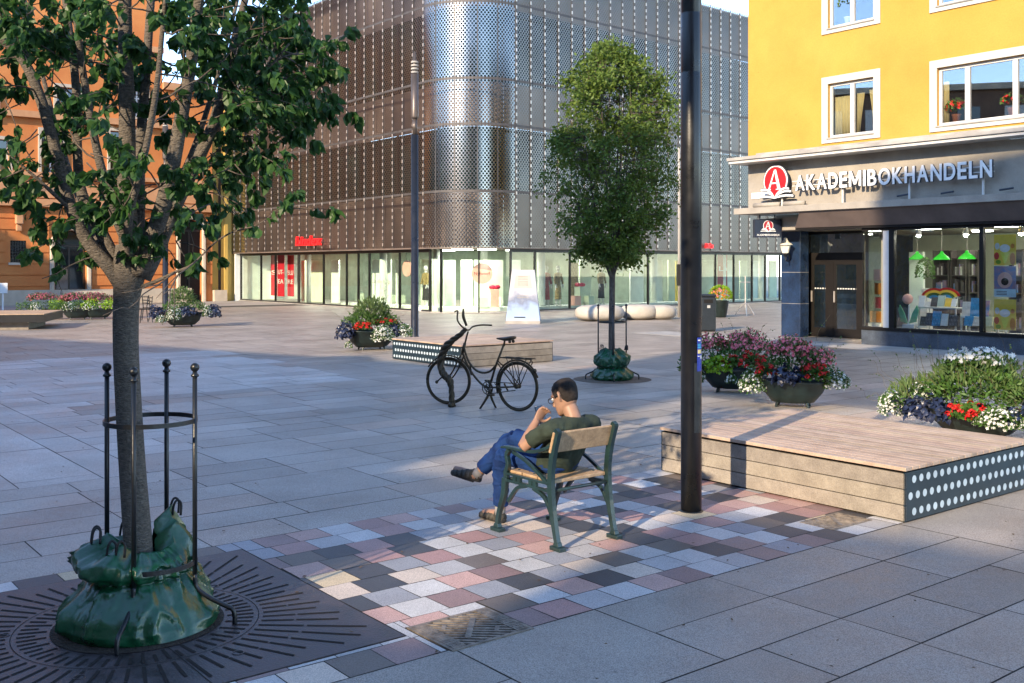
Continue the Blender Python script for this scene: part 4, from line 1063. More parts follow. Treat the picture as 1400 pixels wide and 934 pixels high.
# ------------------------------------------------------------------ bronze bicycle
def bicycle():
    Rr = Vector((.075, 13.46, 0)); Fr = Vector((-.884, 14.15, 0)); d = (Fr-Rr).normalized(); nn = Vector((d.y, -d.x, 0))   # nn: towards the camera side? (right of travel)
    if nn.y > 0: nn = -nn
    root = thing('bicycle', 'bronze city bicycle with a twisted bronze figure hung on its handlebar', 'bicycle', tuple(Rr))
    def B(s, z, o=0.0): return Rr+d*s+nn*o+Vector((0, 0, z))
    def ring(mb, c, ax, upv, R_, r, seg=56, t0=0, t1=2*PI, sg=8):
        pts = [c+ax*(R_*math.cos(t0+(t1-t0)*k/seg))+upv*(R_*math.sin(t0+(t1-t0)*k/seg)) for k in range(seg+1)]; mb.tube(pts, r, sg)
    Z = Vector((0, 0, 1))
    steer = (d*.94+nn*.34).normalized()
    fh = B(1.175, .33)
    for nm, hub, ax in (('wheel', B(0, .33), d), ('wheel', fh, steer)):
        m = MB(); ring(m, hub, ax, Z, .312, .017); w_ = m.build('wheel', 'bronze', root, smooth=True)
        m = MB(); ring(m, hub, ax, Z, .292, .009); m.build('rim', 'bronze', w_, smooth=True)
        side = ax.cross(Z); m = MB(); m.tube([hub-side*.04, hub+side*.04], [.022, .026, .022], 12, smooth=2); m.ball(hub-side*.03, .032); m.ball(hub+side*.03, .032); m.build('hub', 'bronze', w_, smooth=True)
        m = MB()
        m.tube([hub, hub], .001, 4)
        if nm == 'wheel' and hub is not fh:
            pass
    fr = MB(); T = .015
    fr.tube([B(.90, .80), B(.86, .69), B(.80, .59), B(.70, .505), B(.58, .475), B(.46, .50), B(.355, .585)], T, 10, smooth=5)
    fr.tube([B(.925, .73), B(.86, .60), B(.78, .48), B(.66, .365), B(.56, .30), B(.47, .275)], T, 10, smooth=5)
    fr.tube([B(.80, .59), B(.775, .475)], .010, 8)
    fr.tube([B(.47, .275), B(.36, .58), B(.225, .87)], .015, 10)
    fr.tube([B(.885, .86), B(.935, .70)], .021, 12)
    for s in (-1, 1):
        fr.tube([B(.45, .285, .03*s), B(.25, .30, .05*s), B(0, .33, .06*s)], .009, 8, smooth=3)
        fr.tube([B(.33, .64, .02*s), B(.2, .52, .05*s), B(0, .33, .06*s)], .008, 8, smooth=3)
    fr.build('frame', 'bronze', root, smooth=True)
    fk = MB()
    for s in (-1, 1): fk.tube([B(.93, .72, .0), B(.95, .66, .045*s), B(1.05, .48, .05*s), B(1.175, .33, .05*s)], .011, 8, smooth=4)
    fk.tube([B(.93, .71), B(.83, 1.02)], .013, 10); fk.build('fork', 'bronze', root, smooth=True)
    hb = MB(); hb.tube([B(.98, 1.29, .10), B(.90, 1.30, .14), B(.86, 1.18, .19), B(.84, 1.08, .10), B(.82, 1.04, 0), B(.84, 1.08, -.12), B(.78, 1.10, -.24), B(.62, 1.10, -.26)], .012, 8, smooth=5)
    hb.tube([B(.88, 1.33, .04), B(.87, 1.22, .05), B(.84, 1.10, .02)], [.012, .022, .016], 8, smooth=4); hb.build('handlebar', 'bronze', root, smooth=True)
    sd_ = MB(); loft(sd_, [(B(.34, .945), nn*.012, Z*.010), (B(.28, .945), nn*.028, Z*.018), (B(.20, .945), nn*.055, Z*.028), (B(.12, .955), nn*.080, Z*.030), (B(.07, .965), nn*.07, Z*.024), (B(.055, .965), nn*.03, Z*.012)], 16)
    sd_.tube([B(.225, .85), B(.21, .93)], .013, 8)
    for s in (-1, 1): sd_.ball(B(.10, .915, .04*s), .022, 0, 10, 6)
    sd_.build('saddle', 'bronze', root, smooth=True)
    cr = MB(); ring(cr, B(.46, .28, .05), d, Z, .085, .006, 30); ring(cr, B(.46, .28, .05), d, Z, .045, .006, 20)
    for k in range(5): a = 2*PI*k/5; cr.tube([B(.46, .28, .05), B(.46, .28, .05)+d*.085*math.cos(a)+Z*.085*math.sin(a)], .006, 6)
    cr.tube([B(.46, .28, .06), B(.36, .20, .07)], .010, 8); cr.tube([B(.46, .28, -.06), B(.56, .36, -.07)], .010, 8); cr.build('crankset', 'bronze', root, smooth=True)
    m = MB()
    for a, b_ in ((B(.36, .20, .11), 1), (B(.56, .36, -.11), 1)): m.hexa([tuple(a+d*x+nn*y+Z*z) for z in (-.01, .01) for x, y in ((-.04, -.04), (.04, -.04), (.04, .04), (-.04, .04))])
    m.build('pedal', 'bronze', root)
    m = MB()
    for zo, z2 in ((.082, .045), (-.082, -.045)): m.tube([B(.46, .28+zo, .05), B(.0, .33+z2, .05)], .0065, 6)
    m.tube([B(.34, .35, .055), B(.22, .27, .055)], .006, 6); m.tube([B(.18, .36, .055), B(.12, .27, .055)], .012, 6); m.build('chain', 'bronze', root)
    m = MB(); ring(m, B(0, .33), d, Z, .345, .012, 40, -.35, 2.75, 6); m.build('mudguard', 'bronze', root, smooth=True)
    m = MB(); ring(m, fh, steer, Z, .345, .011, 30, .55, 2.9, 6); m.build('mudguard', 'bronze', root, smooth=True)
    m = MB()
    for s in (-1, 1): m.tube([B(.24, .70, .06*s), B(-.24, .70, .06*s)], .008, 8); m.tube([B(.06, .70, .06*s), B(0, .34, .06*s)], .006, 6); m.tube([B(-.18, .70, .06*s), B(0, .34, .06*s)], .006, 6); m.tube([B(.14, .70, .06*s), B(0.0, .34, .06*s)], .005, 6)
    for k in range(4): m.tube([B(.22-.15*k, .70, .06), B(.22-.15*k, .70, -.06)], .007, 6)
    m.tube([B(-.22, .70, .02), B(-.25, .66, .02), B(-.22, .62, .0)], .007, 6); m.build('luggage_rack', 'bronze', root, smooth=True)
    m = MB(); m.ball(B(-.27, .55), .028, 0, 12, 8); m.build('rear_lamp', 'bronze', root, smooth=True)
    for s, sx in ((1, .56), (-1, .44)):
        m = MB(); m.tube([B(.44, .26, .02*s), B(.47, .16, .04*s), B(sx-.01, .0, .10*s)], [.016, .018, .013], 8, smooth=3); m.build('stand_leg', 'bronze', root, smooth=True)
    # twisted hanging form from the handlebar to the ground
    P = catmull([B(.84, 1.06, .03), B(.90, .98, .08), B(1.02, .90, .10), B(1.13, .80, .11), B(1.20, .66, .12), B(1.20, .52, .13), B(1.13, .42, .14), B(1.04, .36, .14), B(1.01, .24, .14), B(1.00, .10, .14), B(.985, .0, .14)], 7)
    m = MB(); n = len(P)
    rs = lerp_list([.026, .034, .04, .052, .050, .045, .050, .048, .036, .040, .048], n)
    for st in range(3):
        pts = []
        for i, p in enumerate(P):
            t = (P[min(i+1, n-1)]-P[max(0, i-1)]).normalized(); a = t.cross(nn).normalized(); b_ = t.cross(a); an = i*.42+st*2*PI/3+noise.noise(p*5)
            pts.append(p+(a*math.cos(an)+b_*math.sin(an))*rs[i]*.45)
        m.tube(pts, [r*.62*(1+.3*noise.noise(p*9)) for r, p in zip(rs, P)], 8)
    m.tube([B(1.0, .03, .14), B(.97, .02, .2), B(.98, -.0, .22)], [.04, .045, .03], 8); m.build('twisted_figure', 'bronze', root, smooth=True)
    m = MB(); m.tube([B(1.16, .40, .14), B(1.22, .35, .15), B(1.245, .32, .16)], [.012, .010, .014], 8, smooth=3); m.ball(B(1.25, .32, .16), .024, 0, 10, 6); m.build('pedal_arm', 'bronze', root, smooth=True)
bicycle()

# ------------------------------------------------------------------ flower planters
def petals(mb, p, nrm, r, k=5):
    n = nrm.normalized(); a = n.cross(Vector((.2, .1, 1)))
    if a.length < .05: a = n.cross(Vector((1, 0, 0)))
    a.normalize(); b = n.cross(a); base = len(mb.v); vs = [p+n*(-.15*r)]
    for i in range(2*k):
        t = PI*i/k; rr = r if i % 2 == 0 else r*.62; vs.append(p+(a*math.cos(t)+b*math.sin(t))*rr+n*(.18*r if i % 2 == 0 else 0))
    mb.add(vs, [(0, 1+i, 1+(i+1) % (2*k)) for i in range(2*k)])
def planter(label, loc, rot, recipe, seed, bl=1.0, bh=.36, scale=1.0, group=None):
    R = random.Random(seed); root = thing('flower_planter', label, 'planter', loc, group)
    cr, sr = math.cos(rot), math.sin(rot); X0 = Vector(loc)
    def W(x, y, z): return Vector((loc[0]+(x*cr-y*sr)*scale, loc[1]+(x*sr+y*cr)*scale, loc[2]+z*scale))
    b = MB(); prof = [(.30*bl, .06), (.36*bl, .07), (.50*bl, .20), (.58*bl, bh), (.60*bl, bh+.012), (.60*bl, bh+.03), (.57*bl, bh+.03), (.55*bl, bh-.03), (.001, bh-.03)]
    b.lathe(loc, [(r*scale, z*scale) for r, z in prof], 40, 0, 1.0, .62, True, rot); b.build('bowl', 'darkbowl', root, smooth=True)
    sl = MB(); sl.lathe(loc, [(.001, (bh-.02)*scale), (.54*bl*scale, (bh-.02)*scale)], 32, 0, 1, .62, False, rot); sl.build('soil', 'soil', root)
    for sx in (-1, 1):
        for sy in (-1, 1):
            f = MB(); p = W(.27*bl*sx, .15*bl*sy, 0); q = W(.24*bl*sx, .13*bl*sy, .09); f.tube([p, q], [.018*scale, .026*scale], 8); f.build('foot', 'darkbowl', root)
    mbs = {}
    def G(k): return mbs.setdefault(k, Leaves() if k[0] == 'L' else MB())
    for kind, x, y, z, rx, ry, rz, n in recipe:
        c = Vector((x, y, z))
        for i in range(n):
            dv = rdir(R, -.35, 1); rad_ = R.uniform(.55, 1.0) if kind not in ('tall', 'wisp') else R.uniform(.2, 1)
            l = Vector((dv.x*rx*rad_, dv.y*ry*rad_, dv.z*rz*rad_))*(1+.22*noise.noise(Vector((dv.x*2+x*7, dv.y*2, dv.z*2+seed))))
            p = W(*(c+l)); out = (Vector((dv.x*cr-dv.y*sr, dv.x*sr+dv.y*cr, dv.z))).normalized(); up_ = Vector((0, 0, 1))
            if kind == 'white':
                G('Lfoliage').simple(p-out*.02, out+rdir(R)*.8, rdir(R), .035*scale, .35); G('Lfoliage').simple(p-out*.035, out+rdir(R)*.9, rdir(R), .04*scale, .35)
                if R.random() < .55: petals(G('petal_w'), p, out+rdir(R)*.5, R.uniform(.014, .024)*scale)
            elif kind == 'bigwhite':
                G('Lfoliage').simple(p-out*.03, out+rdir(R)*.9, rdir(R), .06*scale, .3)
                if dv.z > .25 and R.random() < .8: petals(G('petal_w'), p+Vector((0, 0, .03)), out+rdir(R)*.6, R.uniform(.022, .038)*scale, 6)
            elif kind == 'red':
                G('Lfoliage').simple(p-out*.03, out+rdir(R)*.7, rdir(R), .06*scale, .5)
                if i % 7 == 0:
                    for _ in range(16): v_ = rdir(R, -.2, 1); petals(G('petal_r'), p+v_*.034*scale+out*.02, v_, .017*scale, 4)
            elif kind == 'pink':
                G('Lfoliage_g').simple(p-out*.04, out*.3+rdir(R)*.8+up_*.5, rdir(R), .07*scale, .2)
                if dv.z > -.1 and R.random() < .62: petals(G('petal_p'), p, out+rdir(R)*.6, R.uniform(.020, .034)*scale, 4)
            elif kind == 'mauve':
                G('Lfoliage_g').simple(p-out*.03, out*.3+rdir(R)*.8, rdir(R), .07*scale, .25)
                if R.random() < .7: petals(G('petal_m'), p, out+rdir(R)*.6, R.uniform(.025, .04)*scale, 4)
            elif kind == 'dark': G('Ldarkleaf').add(p, out*.6+rdir(R)*.55-up_*.65, out, R.uniform(.06, .10)*scale, .42, .2, .25)
            elif kind == 'lime': G('Llime').simple(p, out*.6+rdir(R)*.8, out, R.uniform(.04, .075)*scale, .45)
            elif kind == 'green': G('Lfoliage').simple(p, out*.6+rdir(R)*.9+up_*.3, rdir(R), R.uniform(.05, .09)*scale, .22)
            elif kind == 'grey': G('Lfoliage_g').simple(p, out*.5+rdir(R)*.6+up_*.7, rdir(R), R.uniform(.06, .12)*scale, .16)
            elif kind == 'wisp':
                q = p+out*.12*scale+up_*R.uniform(.08, .2)*scale; e_ = q+out*R.uniform(.08, .22)*scale+up_*R.uniform(-.06, .08)*scale
                G('twig').tube([W(x, y, z), p, q, e_], [.0022, .0018, .0012], 3, smooth=3)
                for _ in range(4): G('Lfoliage_g').simple(q.lerp(e_, R.random()), rdir(R), rdir(R), .025*scale, .4)
            elif kind == 'orangef':
                G('Lfoliage').simple(p, out+rdir(R), rdir(R), .1, .3)
                if R.random() < .6: petals(G('petal_o'), p, out+rdir(R)*.5, .05, 6)
    names = {'Lfoliage': ('leaves', 'foliage'), 'Lfoliage_g': ('grey_leaves', 'foliage_g'), 'Ldarkleaf': ('dark_leaves', 'darkleaf'), 'Llime': ('lime_leaves', 'lime'), 'petal_w': ('white_flowers', 'petal_w'),
             'petal_r': ('red_flowers', 'petal_r'), 'petal_p': ('pink_flowers', 'petal_p'), 'petal_m': ('mauve_flowers', 'petal_m'), 'petal_o': ('orange_flowers', 'petal_o'), 'twig': ('stems', 'twig')}
    for k, mb in mbs.items():
        nm, mm = names[k]; o = mb.build(nm, mm, root); 
    return root
GRP = 'flower planters on the square'
def facing(x, y): return math.atan2(-x, y)      # long side across the line of sight
c = gp(1084, 556); rot = facing(c[0], c[1])-.10
planter('pink, red and white planter with trailing dark blue leaves just behind the big platform', c, rot,
        [('white', -.52, -.12, .28, .20, .20, .26, 520), ('white', .56, -.05, .34, .20, .2, .22, 380), ('dark', -.08, -.28, .42, .24, .14, .17, 120), ('red', -.33, -.2, .46, .13, .12, .10, 120), ('red', .30, -.20, .44, .24, .13, .14, 240),
         ('pink', -.05, .08, .72, .36, .26, .26, 520), ('pink', .30, .05, .62, .28, .24, .22, 300), ('green', 0, .0, .5, .5, .28, .2, 500), ('wisp', -.1, .05, .5, .6, .3, .5, 26)], 21, bl=.78, bh=.33, group=GRP)
c = gp(1002, 536); rot = facing(c[0], c[1])-.08
planter('planter with lime green leaves and pink flowers, half hidden by the thick dark pole', c, rot,
        [('green', -.60, -.1, .38, .18, .2, .22, 420), ('white', -.52, -.22, .2, .14, .12, .2, 260), ('lime', -.20, -.26, .38, .20, .14, .18, 240), ('red', .24, -.22, .46, .34, .13, .14, 330), ('pink', -.32, .08, .66, .3, .25, .24, 330), ('pink', .18, .08, .68, .42, .26, .28, 640),
         ('green', 0, 0, .48, .5, .28, .2, 420), ('wisp', .1, .05, .5, .5, .3, .4, 18), ('white', .0, -.3, .2, .1, .1, .14, 90)], 22, bl=.85, bh=.33, group=GRP)
c = gp(1322, 598); c = (c[0]+.10, c[1]-.02, 0); rot = facing(c[0], c[1])-.25
planter('tallest planter, topped with white spider flowers, behind the right end of the big platform', c, rot,
        [('bigwhite', .0, .05, .78, .42, .3, .20, 620), ('grey', .0, .05, .62, .5, .35, .28, 900), ('green', .0, 0, .48, .62, .36, .26, 1300), ('grey', .62, .05, .45, .34, .3, .24, 420), ('grey', -.62, .05, .42, .32, .3, .20, 380), ('dark', -.42, -.32, .30, .32, .18, .18, 210), ('dark', .70, -.30, .30, .30, .2, .2, 200),
         ('red', -.02, -.36, .30, .18, .14, .12, 230), ('white', .34, -.38, .24, .30, .16, .18, 560), ('white', -.84, -.22, .28, .20, .2, .22, 420), ('white', -.55, .05, .46, .3, .3, .14, 200), ('lime', 1.0, -.1, .35, .18, .2, .2, 160), ('wisp', -.3, 0, .4, .9, .35, .55, 50), ('wisp', .6, 0, .45, .5, .35, .55, 40)], 23, bl=.98, bh=.30, group=GRP)
c = gp(508, 478); rot = facing(c[0], c[1])+.35
planter('planter with a big white petunia clump left of the smaller platform', c, rot,
        [('dark', -.68, -.15, .40, .20, .2, .28, 200), ('white', -.62, -.2, .12, .12, .1, .14, 80), ('white', .12, -.42, .32, .30, .2, .28, 900), ('dark', .36, -.2, .42, .22, .2, .2, 160), ('white', .72, -.2, .36, .22, .2, .24, 500), ('dark', .62, .1, .5, .26, .2, .14, 120), ('red', -.28, -.25, .52, .2, .14, .10, 200), ('red', .3, -.1, .62, .3, .14, .08, 200),
         ('grey', .05, .1, .85, .42, .34, .32, 900), ('green', -.2, .05, .62, .45, .3, .26, 900), ('green', .3, .05, .62, .4, .3, .22, 500), ('wisp', 0, 0, .6, .8, .35, .5, 46)], 24, bl=1.0, bh=.42, scale=1.0, group=GRP)
c = gp(250, 447); rot = facing(c[0], c[1])+.05
planter('planter with dark purple leaves and white petunias beside the hidden column lamp', c, rot,
        [('dark', -.80, -.1, .42, .24, .2, .28, 200), ('white', -.66, -.3, .22, .18, .14, .2, 260), ('white', -.28, -.35, .34, .26, .2, .32, 620), ('dark', .10, -.25, .46, .36, .2, .22, 240), ('white', .72, -.15, .40, .2, .2, .28, 360), ('dark', .92, -.1, .42, .2, .2, .3, 220),
         ('grey', .0, .1, .88, .38, .3, .34, 800), ('green', .3, .1, .6, .4, .3, .24, 500), ('green', -.2, .1, .6, .4, .3, .2, 400)], 25, bl=1.0, bh=.42, scale=1.02, group=GRP)
for i, (u, v, lab) in enumerate(((62, 437, 'leftmost mauve-topped planter by the orange building'), (106, 437, 'middle mauve-topped planter of the row by the orange building'), (134, 436.5, 'mauve-topped planter just left of the near trunk, by the orange building'))):
    c = gp(u, v); c = (c[0], c[1]-.3*i*0, 0)
    planter(lab, c, facing(c[0], c[1]), [('green', -.62, -.1, .42, .34, .2, .26, 260), ('mauve', -.1, .1, .78, .55, .3, .22, 480), ('white', -.28, -.3, .42, .30, .2, .26, 260), ('lime', .42, -.2, .48, .34, .22, .28, 300), ('mauve', .6, .0, .7, .3, .2, .2, 160), ('green', 0, 0, .5, .5, .3, .2, 200)], 30+i, bl=.9, bh=.36, group='mauve planters by the orange building')
def flower_pot():
    c = gp(985, 434); root = thing('flower_pot', 'tall dark tapered pot of orange and yellow flowers beyond the litter bin', 'flower pot', c); R = random.Random(3)
    m = MB(); m.lathe(c, [(.20, 0), (.22, .02), (.32, .62), (.33, .64), (.29, .64), (.29, .58), (.001, .58)], 24); m.build('pot', 'darkbowl', root, smooth=True)
    l = Leaves(); p_ = MB(); y_ = MB()
    for _ in range(420):
        v = rdir(R, -.3, 1); p = Vector(c)+Vector((v.x*.38, v.y*.34, .82+v.z*.34)); l.simple(p, v+rdir(R)*.6, rdir(R), .1, .3)
        if R.random() < .3: petals(R.choice((p_, p_, y_)), p+v*.03, v, .05, 5)
    l.build('leaves', 'lime', root); p_.build('orange_flowers', 'petal_o', root); y_.build('pink_flowers', 'petal_p', root)
flower_pot()

# ------------------------------------------------------------------ street furniture
def litter_bin():
    c = gp(969, 454); root = thing('litter_bin', 'black boxy litter bin between the thick pole and the bookshop pillar', 'litter bin', c); x, y = c[0], c[1]+.25
    m = MB(); m.box((x-.22, y-.22, .03), (x+.22, y+.22, 1.02)); m.build('body', 'black_iron', root, bevel=.03)
    m = MB(); m.box((x-.235, y-.235, 1.02), (x+.235, y+.235, 1.10)); m.build('lid', 'black_iron', root, bevel=.03)
    m = MB(); m.box((x-.13, y-.226, .84), (x+.13, y-.222, .95)); m.build('opening', 'slot', root)
    m = MB(); m.box((x-.04, y-.226, .70), (x+.05, y-.2225, .78)); m.build('badge', 'tab', root)
    m = MB(); m.box((x-.20, y-.20, 0), (x+.20, y+.20, .03)); m.build('foot_plate', 'mullion', root)
litter_bin()
def obelisk():
    c = gp(716, 443); x, y = c[0], c[1]+.62; root = thing('advertising_obelisk', 'tapered four-sided advertising column printed grey and blue, before the shop windows', 'advert column', (x, y, 0))
    a = math.radians(42); 
    def cs(h, z): return [(x+h*math.cos(a+k*PI/2)*1.414, y+h*math.sin(a+k*PI/2)*1.414, z) for k in range(4)]
    m = MB(); m.hexa(cs(.57, .10)+cs(.375, 1.80)); m.build('printed_panels', 'print', root)
    m = MB(); m.hexa(cs(.58, 0)+cs(.58, .10)); m.build('base', 'concrete', root)
    # choose faces seen from the camera by their normals
    faces = []
    for k in range(4):
        def on(s, z, off=.004, k0=k, k1=(k+1) % 4):
            h = .57-.195*(z-.1)/1.70; p, q = Vector(cs(h, z)[k0]), Vector(cs(h, z)[k1]); n = Vector(((p.x+q.x)/2-x, (p.y+q.y)/2-y, 0)).normalized(); return tuple(p.lerp(q, s)+n*off)
        mid = on(.5, 1, 0); n = Vector((mid[0]-x, mid[1]-y, 0)); 
        if n.y < -.05: faces.append((n.x, on))
    faces.sort(key=lambda t_: t_[0]); left, right = faces[0][1], faces[-1][1]
    m = MB(); m.add([right(.15, 1.18), right(.85, 1.18), right(.82, 1.62), right(.18, 1.62)], [(0, 1, 2, 3)]); m.build('pink_panel', 'pink', root)
    m = MB()
    for fn, rows_ in ((left, (1.55, 1.47, 1.38, 1.30, .92, .86)), (right, (1.56, 1.49, 1.41, 1.34, 1.26))):
        for z in rows_:
            m.add([fn(.3, z, .006), fn(.7, z, .006), fn(.7, z+.022, .006), fn(.3, z+.022, .006)], [(0, 1, 2, 3)])
    m.build('text_lines', 'concrete', root)
    m = MB()
    for fn, ww in ((left, .2), (right, .26)):
        m.add([fn(.5-ww, .20, .006), fn(.5+ww*.3, .20, .006), fn(.5+ww*.3, .235, .006), fn(.5-ww, .235, .006)], [(0, 1, 2, 3)])
    m.build('footer_text', 'mullion', root)
obelisk()
for u, v, w, h, lab in ((822, 440, 1.75, .56, 'largest pale stone boulder seat, left of the farther trunk'), (876, 438, 1.35, .55, 'middle pale stone boulder seat, right of the farther trunk'), (904, 437.5, 1.25, .52, 'right pale stone boulder seat beside the thin steel post')):
    c = gp(u, v); m = MB(); n = 40; prof = []
    for i in range(15):
        t = -PI/2+PI*i/14; prof.append((max(.001, (w/2)*abs(math.cos(t))**.55), h/2+h/2*math.copysign(abs(math.sin(t))**.75, math.sin(t))))
    m.lathe((c[0], c[1]+w*.4, 0), prof, n, 0, 1.0, .82); o = m.build('boulder_seat', 'granite', None, smooth=True); tag(o, lab, 'boulder', 'stone boulder seats by the shop windows')
def bistro_chair(c, rot, label):
    root = thing('bistro_chair', label, 'chair', c, 'bistro chairs by the near trunk'); cr, sr = math.cos(rot), math.sin(rot)
    W = lambda x, y, z: (c[0]+x*cr-y*sr, c[1]+x*sr+y*cr, z)
    for sx in (-1, 1):
        m = MB(); m.tube([W(.2*sx, -.22, 0), W(.19*sx, -.17, .45), W(.19*sx, -.22, .90)], .016, 6, smooth=3); m.build('rear_leg', 'black_iron', root)
        m = MB(); m.tube([W(.2*sx, .22, 0), W(.19*sx, .16, .45)], .016, 6); m.build('front_leg', 'black_iron', root)
    m = MB()
    for i in range(6): y = -.17+i*.066; m.hexa([W(-.21, y, .44), W(.21, y, .44), W(.21, y+.05, .44), W(-.21, y+.05, .44), W(-.21, y, .46), W(.21, y, .46), W(.21, y+.05, .46), W(-.21, y+.05, .46)])
    m.build('seat', 'black_iron', root)
    m = MB()
    for z in (.62, .72, .84): m.tube([W(-.19, -.21, z), W(.19, -.21, z)], .018, 6)
    m.build('backrest', 'black_iron', root)
c = gp(197, 441); bistro_chair(c, 2.3, 'nearer dark bistro chair right of the near trunk')
c = gp(206, 438); bistro_chair(c, -.6, 'farther dark bistro chair, next to the hidden column lamp')
def sign_stand():
    c = gp(1019, 431); root = thing('menu_stand', 'thin metal tripod sign stand on the pavement left of the bookshop pillar', 'sign stand', c); x, y = c[0], c[1]
    m = MB(); m.tube([(x, y, .3), (x, y, 1.55)], .022, 8); m.build('pole', 'tab', root)
    for k in range(3):
        a = k*2.1+.4; m = MB(); m.tube([(x, y, .5), (x+.18*math.cos(a), y+.18*math.sin(a), .35), (x+.42*math.cos(a), y+.42*math.sin(a), .0)], .018, 6, smooth=3); m.build('leg', 'tab', root)
    m = MB(); m.tube([(x-.2, y, 1.3), (x+.2, y, 1.3)], .015, 6); m.build('cross_bar', 'tab', root)
sign_stand()
#==PART4==
# ------------------------------------------------------------------ the metal-clad department store
SO_L, SD_L, SN_L = (-15.0, 56.6), (.618, -.786), (-.786, -.618)
SD_R, SN_R = (.748, .663), (.663, -.748)
CORN = (-1.92, 39.94); RC = 2.6; TL = 2.76
def _len(a, b): return math.hypot(a[0]-b[0], a[1]-b[1])
LENL = _len(SO_L, CORN)
FL = Fac(SO_L, SD_L, SN_L)                                   # t grows towards the corner
FR = Fac(CORN, SD_R, SN_R)
CC = (CORN[0]-TL*SD_L[0]-RC*SN_L[0], CORN[1]-TL*SD_L[1]-RC*SN_L[1])
A_L = math.atan2(SN_L[1], SN_L[0]) % (2*PI); A_R = math.atan2(SN_R[1], SN_R[0]) % (2*PI)
def arcpt(t, o=0.0):                                         # t 0..1 round the corner
    a = A_L+(A_R-A_L)*t; return (CC[0]+(RC+o)*math.cos(a), CC[1]+(RC+o)*math.sin(a))
ARCLEN = RC*(A_R-A_L)
LT1 = LENL-TL; RT0 = TL*1.0; RT1 = 27.0
S_L0 = FL.s(316)                                             # left end of the screen
store = thing('department_store', 'department store wrapped in perforated metal, with a rounded corner and tall shop windows', 'building', (CORN[0], CORN[1], 0))
def strip(mb, kind, t0, t1, z0, z1, o, n=1, mi=0, uv=False):
    """vertical sheet on the left face, corner or right face"""
    pts = []
    for i in range(n+1):
        t = t0+(t1-t0)*i/n
        if kind == 'L': p = FL.pt(t, 0, o); s = t-LT1
        elif kind == 'C': q = arcpt(t, o); p = (q[0], q[1], 0); s = t*ARCLEN
        else: p = FR.pt(t, 0, o); s = t-RT0+ARCLEN
        pts.append((p, s))
    b = len(mb.v)
    for p, s in pts:
        mb.v.append((p[0], p[1], z0)); mb.v.append((p[0], p[1], z1)); mb.uv.append((s+60, z0)); mb.uv.append((s+60, z1))
    for i in range(n): mb.f.append((b+2*i, b+2*i+2, b+2*i+3, b+2*i+1)); mb.m.append(mi); mb.c.append((1, 1, 1))
ZF, ZT = 2.70, 14.75
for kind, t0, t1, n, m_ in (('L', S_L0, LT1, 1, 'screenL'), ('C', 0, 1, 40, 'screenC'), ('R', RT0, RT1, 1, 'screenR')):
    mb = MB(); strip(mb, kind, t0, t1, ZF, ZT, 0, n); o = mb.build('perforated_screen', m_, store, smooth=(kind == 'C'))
# seams with folded tabs whose glint is put into a pale colour, horizontal joints
sm = MB(); tb = MB()
def seam_at(kind, t, dense=True):
    if kind == 'C':
        q = arcpt(t, 0); a = A_L+(A_R-A_L)*t; n = (math.cos(a), math.sin(a)); d = (-n[1], n[0])
    else:
        F = FL if kind == 'L' else FR; q = F.pt(t, 0); n = F.N; d = F.D
    def hx(mb, w, z0, z1, o0, o1): mb.hexa([(q[0]+d[0]*a_+n[0]*b_, q[1]+d[1]*a_+n[1]*b_, z) for z in (z0, z1) for a_, b_ in ((-w, o0), (w, o0), (w, o1), (-w, o1))])
    hx(sm, .018, ZF, ZT, .003, .03 if kind != 'C' else .012)
    if kind != 'C':
        z = ZF+.1
        while z < ZT-.1: hx(tb, .030, z, z+.13, .032, .050); z += .292
t = LT1-.02
while t > S_L0: seam_at('L', t); t -= .80
t = RT0+.02
while t < RT1: seam_at('R', t); t += .80
for k in (.17, .38, .6, .8): seam_at('C', k)
for z in (4.96, 7.66, 9.5, 12.6):
    for kind, t0, t1, n in (('L', S_L0, LT1, 1), ('C', 0, 1, 30), ('R', RT0, RT1, 1)):
        strip(sm, kind, t0, t1, z-.05, z+.05, .014, n); 
sm.uv = []
sm.build('seams', 'seam', store); tb.build('flange_tabs', 'tab', store)
# inner skin: bands and window strips
for name, m_, zs in (('spandrel_band', 'bronzeband', ((ZF+.02, 4.96), (7.66, 9.5), (12.6, ZT-.02))), ('window_strip', 'greenglass', ((4.96, 7.66), (9.5, 12.6)))):
    for z0, z1 in zs:
        mb = MB()
        for kind, t0, t1, n in (('L', S_L0, LT1, 1), ('C', 0, 1, 24), ('R', RT0, RT1, 1)): strip(mb, kind, t0, t1, z0, z1, -.75 if name[0] == 's' else -.80, n)
        mb.uv = []; mb.build(name, m_, store)
mb = MB()
for z0, z1 in ((4.96, 7.66), (9.5, 12.6)):
    t = LT1
    while t > S_L0: FL.box(mb, t-.03, t+.03, z0, z1, -.80, -.70); t -= 1.6
    t = RT0
    while t < RT1: FR.box(mb, t-.03, t+.03, z0, z1, -.80, -.70); t += 1.6
mb.build('window_mullions', 'mullion', store)
